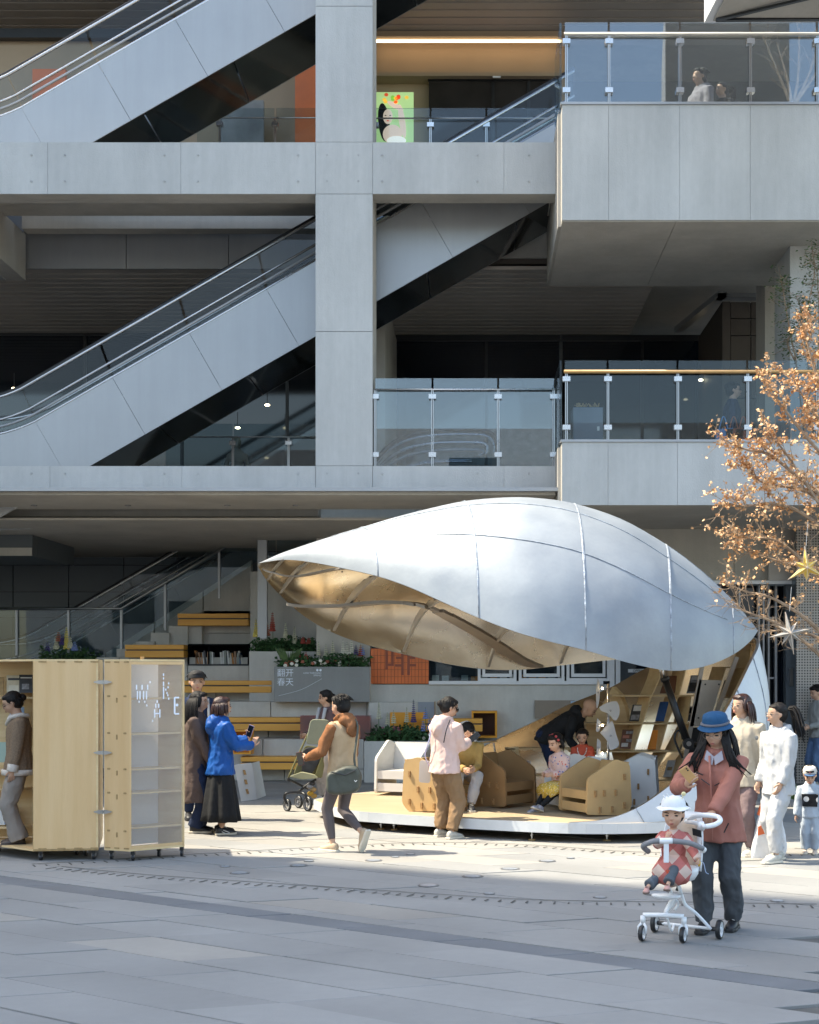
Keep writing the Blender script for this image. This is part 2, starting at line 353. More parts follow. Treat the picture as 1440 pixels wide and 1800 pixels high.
# metal flashing / shelf under the lower beam
MB().box(-16, X(981, 20.6), 20.6, YB+.4, b2b-.05, b2b).build('flashing', ALU, fr)
MB().box(-16, X(981, 20.6)-.03, 20.75, 22.6, b2b-.09, b2b-.051).build('soffit_board', CONC_W, fr)
# floors (slabs) of the two storeys, top and sides closed to keep skylight out
fl = MB(); fl.box(-16, XR-.03, YB+.43, 23.0, b1b+.25, b1t-.35).build('upper_floor_slab', CONC_W, None, kind='structure', label='slab edge of the upper storey behind the beam', category='floor')
MB().box(-16, 8, 24.25, 34, 8.95, 9.4).build('upper_floor', CONC_W, kind='structure')
MB().box(-16, 8, 25.2, 34, 4.35, 4.9).build('lower_floor', CONC_W, kind='structure')
MB().box(-16, XR+.5, YB+.45, 22.15, 4.55, 4.9).build('lower_floor_edge', CONC_W, kind='structure')
MB().box(-30, 30, 22.6, 45, 16, 17).build('unseen_roof', CONC_W, kind='structure')  # added out of view to block skylight; front set back for the sun
MB().box(-16.5, -16, 21.2, 45, 0, 16).build('side_wall', CONC_W, kind='structure')
MB().box(-16, 20, 34, 34.4, 0, 16).build('rear_wall', DARKW, kind='structure')
# cross beam coming out of the building at far left, and the lintel behind it
t = thing('cross_beam', 'deep concrete cross beam at the far left under the upper beam', 'beam', (-8.4, 22, 8.5))
MB().box(-9.4, X(42, 24), YB+.44, 24.1, Z(490, 24), 9.3).build('beam_body', CONC_W, t)
MB().box(-9.2, X(42, 24)-.3, 21.7, 24.0, Z(490, 24)-.02, Z(490, 24)-.001).build('beam_soffit', CONC, t)
L = thing('lintel', 'warm concrete lintel above the grey panel band', 'lintel', (-5, 23.4, 9.2))
MB().box(X(42, 23.5), cx0+.3, 23.4, 23.7, Z(405, 23.5), 9.78).build('lintel_body', CONC_W, L)
pb = thing('panel_band', 'band of smooth grey metal panels under the lintel, left of the column', 'cladding', (-5, 24.2, 8.8))
panels(pb, X(43, 24.2), X(560, 24.2), Z(473, 24.2), Z(408, 24.2), 24.2, [X(222, 24.2), X(402, 24.2)], ALU, .012, .05)
# ceilings of slats
def slat_ceiling(x0, x1, y0, y1, z, n, lab, m=SLAT):
    c = MB().box(x0, x1, y0, y1, z+.1, z+.2).build('ceiling', DKBR, kind='structure', label=lab, category='ceiling')
    w = (y1-y0)/n; off = off_of(c); proto = None
    for i in range(n):
        y = y0+w*i
        if proto is None: proto = MB().box(x0, x1, y, y+w*.8, z, z+.06).build('ceiling_slat', m, c)
        else:
            o = dupm(proto, (0, w*i, 0), c)
slat_ceiling(-12, 3.2, 24.3, 29.2, Z(474, 24.3)+.0, 17, 'dark slatted ceiling of the lower storey')
slat_ceiling(-12, 6, 24.3, 29.0, 14.64, 15, 'brown slatted ceiling of the upper storey')
# shop fronts, storey 1
YW = 28.9
def dark_front(x0, x1, z0, z1, Y, cuts, lab, m=BLACKG):
    t = thing('glazed_shopfront', lab, 'shopfront', (x0, Y, z0)); cs = [x0]+cuts+[x1]
    for a, b in zip(cs[:-1], cs[1:]): MB().box(a+.02, b-.02, Y, Y+.03, z0, z1).build('glass_pane', m, t)
    for a in cuts: MB().box(a-.03, a+.03, Y-.03, Y+.05, z0, z1).build('mullion', BLACKM, t)
    MB().box(x0, x1, Y-.05, Y+.06, z1, z1+.12).build('head_frame', BLACKM, t)
    return t
dark_front(-12, X(660, YW), 4.9, Z(590, YW), YW, [X(c, YW) for c in (150, 320, 505)], 'black glass shop front behind the lower escalator')
dark_front(X(676, YW), X(985, YW), 4.9, Z(600, YW), YW, [X(855, YW)], 'black shop front between the column and the balcony')
dark_front(X(988, YW), X(1300, YW), 4.9, Z(598, YW), YW+.1, [X(1130, YW)], 'dark shop front behind the lower balcony')
MB().box(X(640, 25), X(677, 25), 25, 28.8, 4.9, 8.6).build('pier', CONC_W, None, label='brown concrete pier right behind the column, lower storey', category='pier')
# stone clad core at right behind balcony
t = thing('stone_core', 'dark brown stone clad wall at the right behind the lower balcony', 'wall', (5, 26, 5))
for i, (a, b) in enumerate([(1284, 1320), (1320, 1360)]):
    for j, (z0, z1) in enumerate([(590, 700), (560, 590), (530, 560), (700, 790)]):
        MB().box(X(a, 26)+.01, X(b, 26)-.01, 26, 26.1, Z(z1, 26)+.01, Z(z0, 26)-.01).build('stone_tile', DKBR, t)
MB().box(X(1270, 26), X(1284, 26), 26, 28.8, 4.9, Z(530, 26)).build('side_face', DKBR, t)
t = thing('ceiling_duct', 'long pale metal duct under the slatted ceiling at right', 'duct', (4.7, 25, 8.4))
MB().ob(P(1262, 522, 25), (X(1350, 25)-X(1262, 25), 0, 0), (0, .25, 0), (0, 0, .07)).build('duct_run', ALU, t)
MB().ob(P(1262, 522, 25), (.16, 0, 0), (-.4, 2.6, 0), (0, 0, .1)).build('duct_branch', ALU, t)
LMP = emit('small_lamp', (1, .85, .62), 3.5)
for px, py, Yl in ((25, 683, 27.5), (418, 752, 27), (470, 712, 27.6), (1232, 668, 28)):
    c = P(px, py, Yl); t = thing('shop_lamp', {25: 'tiny warm lamp glowing in the dark at far left behind the escalator', 418: 'tiny warm lamp above the mannequin', 470: 'tiny warm lamp right of the mannequin under the escalator', 1232: 'tiny warm lamp behind the lower balcony glass'}[px], 'lamp', c); MB().ell(c, (.05, .05, .022), None, 10, 6).build('lamp_glass', LMP, t); MB().tube([c+V((0, 0, .02)), c+V((0, 0, .3))], .006, 5).build('lamp_cord', BLACKM, t)
# storey 2 interior
Y2 = 28.4
t = MB().box(-12, X(1000, Y2), Y2+.3, Y2+.5, 9.4, 14.8).build('interior_wall', BROWNW, kind='structure', label='warm brown interior wall of the upper storey', category='wall')
LIT = emit('warm_strip_light', (1, .74, .48), 1.5)
t = thing('strip_light', 'long warm strip light under the upper ceiling right of the column', 'light', (0, Y2, 14.4)); MB().box(X(658, Y2), X(985, Y2), Y2, Y2+.05, Z(73, Y2), Z(70, Y2)).build('light_strip', LIT, t); MB().box(X(655, Y2), X(988, Y2), Y2-.15, Y2+.06, Z(69.5, Y2), Z(60, Y2)).build('cove', BROWNW, t)
t = thing('wall_ledge', 'brown wall ledge above the glass doors of the upper shop', 'ledge', (0, Y2, 13.5)); MB().box(X(655, Y2), X(988, Y2), Y2-.1, Y2+.3, Z(137, Y2), Z(131, Y2)).build('ledge_board', BROWNW, t)
MB().box(X(655, Y2), X(988, Y2), Y2+.02, Y2+.03, Z(133.5, Y2), Z(131, Y2)).build('ledge_glow', emit('dim_strip', (1, .75, .5), .5), t)
dark_front(X(752, Y2), X(980, Y2), 9.4, Z(139, Y2), Y2+.1, [X(867, Y2), X(930, Y2)], 'dark glass doors of the upper shop', mat('smoke_glass', (.03, .027, .025), .08, var=.2))
t = thing('door_sign', 'small white sign above the dark glass doors', 'sign', P(873, 140, Y2)); MB().box(X(866, Y2), X(880, Y2), Y2-.12, Y2-.1, Z(141, Y2), Z(138, Y2)).build('sign_plate', WHITEP, t)
t = MB().box(-12, X(655, Y2), 26.8, 27.0, 9.4, Z(70, 26.8)).build('interior_partition', BROWNW, kind='structure', label='brown partition wall behind the upper escalator', category='wall')
MB().box(-12, X(470, 26.7), 26.6, 26.75, Z(70, 26.7), Z(54, 26.7)).build('bulkhead', BLACKM, None, label='dark bulkhead line under the upper ceiling at left', category='bulkhead')
MB().box(X(520, 26.5), X(556, 26.5), 26.4, 26.5, 9.4, Z(110, 26.5)).build('orange_wall_panel', REDOR, None, label='orange red wall panel seen under the upper escalator beside the column', category='wall panel')
MB().box(X(60, 26.5), X(118, 26.5), 26.4, 26.5, 9.4, Z(125, 26.5)).build('orange_wall_panel', REDOR, None, label='orange red wall panel seen through the upper escalator glass at left', category='wall panel')
MB().box(X(390, 26.3), X(465, 26.3), 26.2, 26.3, 9.4, Z(180, 26.3)).build('marble_panel', mat('grey_marble', (.24, .23, .22), .4, var=.35, scale=2), None, label='mottled grey marble panel under the upper escalator', category='wall panel')
# advertising light box: a generic portrait among fruit
t = thing('poster', 'bright green lightbox poster of a dark haired woman with fruit above', 'poster', P(660, 250, 27.9)); Yp = 27.9
MB().box(X(660, Yp), X(727, Yp), Yp, Yp+.08, Z(252, Yp), Z(162, Yp)).build('poster_panel', emit('poster_green', (.34, .55, .26), .22), t)
def blob2(cx, cy, rx, ry, m, nm, z=0, rot=0):
    q = P(cx, cy, Yp-.01-z); k = Yp/F; MB().prism([(rx*k*cos(a)*cos(rot)-ry*k*sin(a)*sin(rot), rx*k*cos(a)*sin(rot)+ry*k*sin(a)*cos(rot)) for a in [2*pi*i/20 for i in range(20)]], q, (1, 0, 0), (0, 0, 1), (0, .004, 0)).build(nm, m, t)
PSK = emit('poster_skin', (.66, .52, .46), .2); PHR = mat('poster_hair', (.012, .012, .014), .4)
blob2(675, 215, 10, 34, PHR, 'poster_hair', .001, .1); blob2(682, 205, 8.5, 13, PSK, 'poster_face', .01); blob2(690, 236, 17, 17, PSK, 'poster_shoulder', .005); blob2(707, 213, 5.5, 30, PSK, 'poster_arm', .012, .15); blob2(695, 186, 16, 4.5, PSK, 'poster_forearm', .014, -.5)
blob2(697, 247, 17, 8, emit('poster_white', (.85, .85, .85), .2), 'poster_top', .016); blob2(678, 203, 1.6, .8, PHR, 'poster_eye', .02); blob2(686, 203, 1.6, .8, PHR, 'poster_eye', .02); blob2(682, 212, 2.2, 1, emit('poster_red', (.6, .06, .04), .2), 'poster_lips', .02)
for i in range(12): blob2(668+random.random()*54, 166+random.random()*14, 3.5, 3, emit('poster_fruit', random.choice([(.8, .5, .08), (.6, .08, .03), (.2, .5, .08), (.8, .7, .15)]), .2), 'poster_fruit', .018)

# ================================================================ BALCONY BOXES (right)
YF = 20.3; xl = X(988, YF)
def balcony(nm, lab, zt, zb, cuts, backY):
    t = thing(nm, lab, 'balcony', (xl, YF, zb))
    MB().box(xl+.001, 11, YF+.031, backY, zb+.001, zt-.001).build('slab_body', CONC_W, t)
    panels(t, xl, 10.9, zb, zt, YF, [X(c, YF) for c in cuts], CONC, .004, .03, 'concrete_panel')
    MB().box(xl-.02, 10.9, YF-.02, YF+.1, zt, zt+.035).build('coping', ALU, t)
    return t
bu = balcony('upper_balcony', 'large pale concrete balcony box at top right', Z(184, YF), Z(387, YF), [1070, 1195, 1319], 23.7)
for i in range(4):     # soffit boards
    y0 = YF+.02+i*.85
    for j, (a, b) in enumerate([(xl, 2.9), (2.9, 5.2), (5.2, 7.5), (7.5, 9.8)]): MB().box(a+.004, b-.004, y0+.004, y0+.846, Z(387, YF)-.012, Z(387, YF)).build('soffit_panel', CONC_W, bu)
MB().box(XR-.02, xl, YF+.3, 23.7, Z(387, YF)+.0, Z(184, YF)-.01).build('side_wall', CONC_W, bu)
bl = balcony('lower_balcony', 'pale concrete balcony box at right behind the orange leaved tree', Z(777, YF), Z(888, YF), [1069, 1191, 1320], 23.7)
MB().box(XR-.02, xl, YF+.3, 23.7, Z(888, YF), Z(777, YF)-.03).build('side_wall', CONC_W, bl)
# columns at right under upper balcony
t = thing('right_column', 'tall concrete column at the right edge with green vine in front', 'column', (X(1390, 21.5), 21.5, 0))
MB().box(X(1389, 21.5), X(1480, 21.5), 21.5, 22.6, Z(776, YF), Z(387, YF)-.013).build('column_body', CONC, t)
t = thing('rear_column', 'warm concrete column behind the vine at the right of the lower balcony', 'column', (X(1345, 24), 24, 0))
MB().box(X(1345, 23.75), X(1400, 23.75), 23.75, 24.5, 4.9, 9.0).build('column_body', CONC_W, t)
# top right canopy corner
t = thing('high_canopy', 'corner of a white panelled canopy cropped by the top right edge', 'canopy', (6, 19, 12))
a, b = P(1238, 40, 18.5), P(1500, 37, 18.5); cB = V((.6, -5, .5))
MB().ob(a, b-a, cB, (0, 0, 2.5)).build('canopy_body', WHITEP, t)
MB().ob(a+V((.1, -.1, -.025)), V((2.6, 0, 0)), cB*.9, (0, 0, .02)).build('soffit_panel', CONC_W, t)
MB().ob(a+V((.13, -.12, -.05)), V((2.6, 0, .03)), (0, -.06, 0), (0, 0, .03)).build('soffit_joint', BLACKM, t); MB().ob(a+V((.13, -.12, -.05)), V((2.4, -1.3, .03)), (0, -.06, 0), (0, 0, .03)).build('soffit_joint', BLACKM, t)

# ================================================================ GLASS RAILINGS
def railing(lab, Y, x0, x1, zb, zglass, zrail, posts, m=GLS, rail=CHROME, rr=.022, pw=.035, y1=None, clamps=True, rh=1):
    t = thing('glass_railing', lab, 'glass railing', (x0, Y, zb)); ed = [x0]+[p for p in posts if x0+.1 < p < x1-.1]+[x1]
    for a, b in zip(ed[:-1], ed[1:]): MB().box(a+.015, b-.015, Y, Y+.02, zb+.03, zglass).build('glass_pane', m, t)
    MB().tube([(x0, Y-.05, zrail), (x1, Y-.05, zrail)], rr, 10).build('hand_rail', rail, t, True)
    for p in posts:
        MB().box(p-pw/2, p-pw*.15, Y-.05, Y-.01, zb, zrail).box(p+pw*.15, p+pw/2, Y-.05, Y-.01, zb, zrail).build('post', STEEL, t)
        if clamps:
            for z in (zrail-.1, zb+.2): MB().box(p-.055, p+.055, Y-.07, Y+.03, z-.04, z+.03).build('clamp', CHROME, t)
    return t
r1 = railing('glass railing with oak handrail on the lower balcony at right', YF+.06, xl+.03, 10.5, Z(775, YF), Z(632, YF), Z(653, YF), [X(c, YF) for c in (996, 1069, 1192, 1315, 1437)], GLSD, RAILW, .028)
r2 = railing('glass railing of the upper balcony at top right', YF+.06, xl+.03, 10.5, Z(182, YF), Z(36, YF), Z(59, YF), [X(c, YF) for c in (996, 1071, 1196, 1320, 1438)], glass('reflective_glass', (.78, .84, .87), 2.6), mat('pale_rail', (.6, .55, .48), .35), .022)
for zb, zt in ((Z(775, YF), Z(632, YF)), (Z(182, YF), Z(36, YF))):     # return panes at the balcony's left end
    MB().box(xl-.03, xl, YF+.07, 21.6, zb, zt).build('return_pane', GLSD, r1 if zb < 8 else r2)
railing('glass railing right of the column on the lower beam', YB+.12, cx1+.02, XR-.02, Z(821, YB), Z(662, YB), Z(683, YB), [X(c, YB) for c in (659, 760, 876, 974)], glass('mirroring_glass', (.62, .70, .75), 2.2, .004), CHROME, .013)
YR = 23.3
railing('glass railing right of the column at the upper storey', YR, X(655, YR), X(985, YR), 9.78, Z(190, YR), Z(210, YR), [X(c, YR) for c in (660, 757, 855)], GLS, STEEL, .012)
railing('glass railing under the upper escalator left of the column', 25.0, X(345, 25), X(560, 25), 9.4, Z(190, 25), Z(209, 25), [X(c, 25) for c in (387, 484)], GLS, STEEL, .012)
railing('glass railing under the lower escalator left of the column', 25.3, X(290, 25.3), X(560, 25.3), 4.9, Z(745, 25.3), Z(769, 25.3), [X(c, 25.3) for c in (410, 508)], GLSD, STEEL, .012)

# ================================================================ ESCALATORS
def escalator(lab, x0, ztrim0, xend, Y0=22.3, W=1.6, flip=1, side=ALU, top_land=True, low_land=2.5, name='escalator'):
    """x0: where the incline of the lower trim would start; trim height ztrim0 there; rises to the right at 30 deg"""
    t = thing(name, lab, 'escalator', (x0, Y0, ztrim0-1.0)); T = math.tan(radians(29.9)); n = V((-sin(radians(29.9)), 0, cos(radians(29.9)))); L = V((cos(radians(29.9)), 0, sin(radians(29.9))))
    th = 1.0                                # cladding depth across the slope
    def trim(off):                          # line parallel to the slope, offset perpendicular, with curved foot
        pts = [V((x0-low_land, 0, ztrim0+off)), V((x0-.9, 0, ztrim0+off))]
        for k in range(1, 8):
            f = k/8; a = radians(29.9)*f; R = 2.6-off*0.9
            pts.append(V((x0-.9+R*sin(a)*1.0, 0, ztrim0+off+R*(1-cos(a)))))
        q = pts[-1]; dx = xend-q.x; pts.append(V((xend, 0, q.z+dx*T))); return pts
    P0 = trim(0)
    # cladding panels between trim and bottom edge, seams square to the slope
    base = P0[-2]; nseg = int((xend-base.x)/ (1.15)); sl = (P0[-1]-base).length; pl = sl/nseg
    hz = 1.02
    for yy, nm in ((Y0, 'side_panel'), (Y0+W, 'side_panel')):
        for i in range(nseg):
            a = base+L*(pl*i+.003); b = base+L*(pl*(i+1)-.003)
            MB().prism([(a.x, a.z), (b.x, b.z), (b.x-n.x*hz, b.z-n.z*hz), (a.x-n.x*hz, a.z-n.z*hz)], (0, yy, 0), (1, 0, 0), (0, 0, 1), (0, .02, 0)).build(nm, side, t)
        q = [(p.x, p.z) for p in P0[:-1]]
        q += [(base.x-n.x*hz, base.z-n.z*hz), (base.x-.6, base.z-1.52), (x0-low_land, ztrim0-1.3)]
        MB().prism(q, (0, yy, 0), (1, 0, 0), (0, 0, 1), (0, .02, 0)).build('foot_panel', side, t)
    # soffit
    a, b = base-n*hz, P0[-1]-n*hz; k = 6
    for i in range(k): p = a+(b-a)*(i/k); q = a+(b-a)*((i+1)/k); d = (q-p).normalized()*.01; MB().ob((p.x+d.x, Y0+.021, p.z+d.z), q-p-2*d, (0, W-.002, 0), n*.03).build('soffit_panel', SOFF, t)
    # treads as one inner deck, trims, glass balustrades, handrails
    st = MB(); i = 0; x = base.x
    while x < xend-.3: st.box(x, x+.41, Y0+.25, Y0+W-.25, base.z+(x-base.x)*T-.5, base.z+(x-base.x)*T-.26); x += .4
    st.build('steps', BLACKM, t)
    H1 = trim(.66)
    for yy in (Y0-.01, Y0+W-.05):
        for o, rr, m in ((0.02, .026, CHROME), (.13, .022, ALU), (.24, .02, CHROME), (.62, .035, RUBBER), (.585, .026, CHROME)):
            pp = [V((p.x, yy+.04+(0.02 if m is RUBBER else 0), p.z)) for p in trim(o)]
            MB().tube(pp, rr, 8).build({RUBBER: 'handrail'}.get(m, 'trim_rail'), m, t, True)
        Q0, Q1 = trim(.03), trim(.56); rows = []
        seg = [V((p.x, yy+.04, p.z)) for p in Q0], [V((p.x, yy+.04, p.z)) for p in Q1]
        MB().grid([seg[0][:-1], seg[1][:-1]]).build('foot_glass', GLSD, t)
        a0, a1, c0, c1 = seg[0][-2], seg[1][-2], seg[0][-1], seg[1][-1]; kk = 7
        for i in range(kk):
            f0, f1 = i/kk+.002, (i+1)/kk-.002; MB().grid([[a0.lerp(c0, f0), a0.lerp(c0, f1)], [a1.lerp(c1, f0), a1.lerp(c1, f1)]]).build('glass_panel', GLSD, t)
    return t
Ye = 22.3; se = s_(Ye)
zt0 = Z(772, Ye)
e2 = escalator('long escalator of the lower storey rising behind the concrete column', X(35, Ye), zt0, X(1010, Ye))
e1 = clone(e2, e2.location+V((X(10, Ye)-X(35, Ye), 0, (772-220)/se)), label='upper escalator climbing out of the top of the picture at left')
# ground escalator behind the seating terrace (dark)
e0 = escalator('dark escalator rising behind the stone seating terrace', X(60, 28.5), Z(1182, 28.5), X(640, 28.5), 28.5, 1.4, side=DARKW)
# curved top landing balustrade seen through the railing right of the column
t = thing('escalator_landing', 'curved balustrade at the head of the ground escalator, behind the railing right of the column', 'escalator head', P(700, 820, 23))
for o, rr, m in ((0, .035, RUBBER), (-.07, .022, CHROME), (-.2, .03, CHROME), (-.32, .02, ALU), (-.5, .02, CHROME)):
    for yy in (22.6, 23.8):
        pts = [P(655, 815, yy)+V((0, 0, o)), P(685, 783, yy)+V((0, 0, o)), P(720, 765, yy)+V((0, 0, o)), P(770, 757, yy)+V((0, 0, o)), P(830, 756, yy)+V((0, 0, o))]
        if o > -.4: pts += [P(860, 760, yy)+V((o*.3, 0, o*.95)), P(874, 775, yy)+V((o*.8, 0, o*.7)), P(876, 800, yy)+V((o*1, 0, 0))]
        MB().tube(cr(pts, 5), rr, 8).build('landing_rail', m, t, True)
MB().box(X(700, 23), X(865, 23), 22.7, 22.72, 4.9, Z(770, 22.7)).build('landing_glass', GLSD, t)
# ================================================================ GROUND STOREY
# unseen building added at left, its top edge placed to shade the plaza
FAC = mat('pale_facade', (.45, .45, .44), .8)
HN = 40.0; d_ = V((.889, -.458, 0)); nrm = V((-.458, -.889, 0)); e0 = V((-3.1, 14.95, 0))-V((SH.x, SH.y, 0))*HN/math.tan(SUN_EL)
nb = MB().ob(e0-d_*20, d_*34, nrm*16, (0, 0, HN)).build('offscreen_building', FAC, None, label='tall pale unseen building added off to the left to shade the plaza', category='building')
ob_ = thing('offscreen_building', 'white gridded building on the far side of the plaza behind the camera', 'building', (0, -40, 0)); MB().box(-30, 34, -52, -40, 0, 16).build('building_body', mat('white_facade', (.72, .72, .70), .7), ob_); wd_ = None
for i in range(16):
    for j in range(4):
        if (i*3+j*5) % 7 < 5: MB().box(-28+i*3.8, -28+i*3.8+random.choice([1.2, 2.2, 2.8]), -40, -39.95, 1.5+j*3.6, 4.0+j*3.6-(i % 3)*.5).build('window', BLACKG, ob_)
# rear dark metal wall with panel joints
YD = 29.9
t = thing('dark_panel_wall', 'dark grey panelled wall behind the ground escalator', 'wall', (-6, YD, 0))
MB().box(-16, 2, YD+.1, YD+.3, 0, 4.9).build('backing', BLACKM, t)
xs = [-16, X(22, YD), X(120, YD), X(217, YD), X(312, YD), X(400, YD), X(500, YD), 2]; zs = [0, Z(1085, YD), Z(1040, YD), Z(993, YD), Z(900, YD)]
for a, b in zip(xs[:-1], xs[1:]):
    for c, d in zip(zs[:-1], zs[1:]): MB().box(a+.01, b-.01, YD+.04, YD+.1, c+.01, d-.01).build('wall_panel', DARKW, t)
t = thing('ground_beam', 'cream painted beam across the ceiling of the ground recess', 'beam', (-6, 23.2, 4))
MB().box(-16, X(560, 23.0), 23.0, 23.4, Z(908, 23.0), Z(889, 23.0)).build('beam_body', CONC_W, t)
MB().box(-16, X(557, 23)+.0, 22.6, 23.0, Z(889, 23), Z(889, 23)+.05).build('beam_ledge', CONC_W, t)
MB().box(-16, 10, 22.6, 30, 4.3, 4.34).build('ceiling', CONC_W, kind='structure', label='flat ceiling of the ground storey recess', category='ceiling')
for px in (60, 225, 400, 520):      # small ceiling downlights
    c = V((X(px, 22), 22, b2b-.093)); MB().tube([c, c+V((0, 0, -.012))], .05, 12).build('downlight', CHROME, None, label='small round downlight in the soffit above x', category='downlight')
for o, w_ in zip([o for o in bpy.data.objects if o.name.startswith('downlight')], ('leftmost', 'second from left', 'third from left', 'rightmost')): o['label'] = w_+' round downlight in the soffit under the lower beam'
# stepped bulkhead at far left
t = thing('bulkhead', 'stepped concrete bulkhead hanging at the far left of the ground recess', 'bulkhead', (-7.5, 25, 3.6))
MB().box(-12, X(57, 25), 25, 27.2, Z(977, 25), 4.3).build('bulkhead_body', DARKW, t); MB().box(-12, X(57, 25), 24.97, 25.0, Z(977, 25), Z(963, 25)).build('fascia', CONC_W, t)
MB().box(X(57, 25)+.002, X(115, 27), 25.3, 27.6, Z(990, 27), 4.3).build('bulkhead_side', DARKW, t)
# vertical metal post by the stair head
MB().box(X(453, 26), X(469, 26), 26, 26.15, 2.5, 4.3).build('metal_post', ALU, None, label='pale metal post at the stair head beside the pavilion tip', category='post')

# ---- seating terrace
T = thing('seating_terrace', 'grey stone terrace of wide seating steps climbing to the left', 'terrace', (-3, 25, 0))
def stone_row(x0, x1, Y, z0, z1, cuts, d=1.0, m=CONC_D):
    cs = [x0]+cuts+[x1]
    for a, b in zip(cs[:-1], cs[1:]): MB().box(a+.006, b-.006, Y, Y+d, z0+.004, z1-.004).build('stone_block', m, T, bev=.006)
Y1, Y2_, Y3, Y4, Y5 = 24.7, 25.5, 26.3, 27.2, 28.0
stone_row(X(330, Y1), X(640, Y1), Y1, 0, Z(1352, Y1), [X(500, Y1)]); stone_row(X(330, Y1), X(640, Y1), Y1, Z(1352, Y1), Z(1299, Y1), [X(462, Y1), X(560, Y1)])
stone_row(X(300, Y2_), X(650, Y2_), Y2_, .6, Z(1282, Y2_), [X(472, Y2_)]); stone_row(X(300, Y2_), X(650, Y2_), Y2_, Z(1282, Y2_), Z(1233, Y2_), [X(476, Y2_), X(645, Y2_)])
stone_row(X(240, Y3), X(484, Y3), Y3, 1.2, Z(1217, Y3), [X(380, Y3)]); stone_row(X(240, Y3), X(484, Y3), Y3, Z(1217, Y3), Z(1170, Y3), [X(330, Y3), X(438, Y3)])
stone_row(X(150, Y4), X(440, Y4), Y4, 1.6, Z(1155, Y4), [X(229, Y4), X(330, Y4)]); stone_row(X(205, Y4), X(331, Y4), Y4, Z(1155, Y4), Z(1140, Y4), [])
stone_row(X(265, Y5), X(443, Y5), Y5, 2.2, Z(1113, Y5), [X(330, Y5)]); stone_row(X(299, Y5), X(443, Y5), Y5, Z(1113, Y5), Z(1100, Y5), [])
for i, (a, y) in enumerate([(177, 1155), (205, 1140), (239, 1127), (265, 1112), (297, 1100), (322, 1086)]): stone_row(X(a, Y4-.0+i*.12), X(a+34, Y4+i*.12), Y4-.03+i*.12, 1.5, Z(y, Y4+i*.12), [], .5)
for i, (a, y) in enumerate([(355, 1073), (380, 1058), (405, 1045), (431, 1031)]): stone_row(X(a, 28.3), X(443, 28.3), 28.2+i*.1, 2.9, Z(y, 28.2+i*.1), [], 1)
def bench(px0, px1, y0, y1, Y, lab, d=.42):
    t = thing('bench', lab, 'bench', (X(px0, Y), Y, Z(y1, Y)), 0, 'orange timber benches on the seating terrace'); z0, z1 = Z(y1, Y), Z(y0, Y); zm = z0+(z1-z0)*.58
    MB().box(X(px0, Y), X(px1, Y), Y-d, Y-.003, z0, zm-.012).build('front_board', BENCH, t, bev=.008); MB().box(X(px0, Y), X(px1, Y), Y-d, Y-.003, zm+.012, z1).build('seat_board', BENCH, t, bev=.008)
    MB().box(X(px0, Y)+.02, X(px1, Y)-.02, Y-d+.03, Y-.004, zm-.02, zm+.02).build('batten', DKBR, t); return t
bench(320, 443, 1080, 1101, Y5, 'short orange timber bench highest on the terrace, below the stair head'); bench(229, 331, 1134, 1156, Y4, 'orange timber bench left of the black bookshelf')
bench(325, 483, 1196, 1217, Y3, 'orange timber bench above the black capped man, ending at the lettered planter'); bench(380, 560, 1260, 1283, Y2_, 'orange timber bench behind the phone of the blue jacket woman')
bench(430, 600, 1328, 1350, Y1, 'lowest orange timber bench behind the olive stroller'); bench(742, 848, 1262, 1284, 25.3, 'short orange bench right of the pink hoodie woman’s head')
VBLK = mat('matt_black', (.006, .006, .007), .9, spec=.1)
# black shelf with books
YS = Y4-.05
t = thing('bookshelf', 'black open bookshelf set into the terrace', 'bookshelf', (X(330, YS), YS, Z(1170, YS)))
xa, xb, za, zb = X(330, YS), X(438, YS), Z(1170, YS), Z(1132, YS)
MB().box(xa, xb, YS, YS+.35, zb-.03, zb).build('top', VBLK, t); MB().box(xa, xb, YS, YS+.35, za, za+.03).build('bottom', BLACKM, t); MB().box(xa, xb, YS+.35, YS+.38, za, zb).build('back', VBLK, t)
for x in (xa, xb-.03, (xa+xb)/2-.2): MB().box(x, x+.025, YS+.01, YS+.34, za+.03, zb-.03).build('divider', VBLK, t)
BK = [mat('book_cover', c, .6, var=.1, scale=9) for c in [(.62, .60, .55), (.10, .16, .26), (.66, .62, .50), (.35, .20, .12), (.16, .30, .36), (.52, .22, .06), (.72, .72, .70), (.06, .06, .07), (.30, .33, .30)]]
x = xa+.14; i = 0; words = ['white', 'navy', 'cream', 'brown', 'teal', 'rust', 'pale', 'black', 'grey']
while x < xb-.12:
    if not (xa+.46 < x < xa+.60):
        w_ = random.uniform(.022, .04); h = random.uniform(.20, .27); k = random.randrange(9); tl = random.choice([0, 0, .06, .12, .25]) if i % 3 else 0
        MB().ob((x, YS+.04, za+.032), (w_*cos(tl), 0, w_*sin(tl)*0), (0, .18, 0), (h*sin(tl)*-1, 0, h*cos(tl))).build('book', BK[k], None, label=words[k]+' upright book among the rows on the black terrace bookshelf', category='book', group='books on the black terrace bookshelf')
    x += w_+.008+.0*tl; i += 1
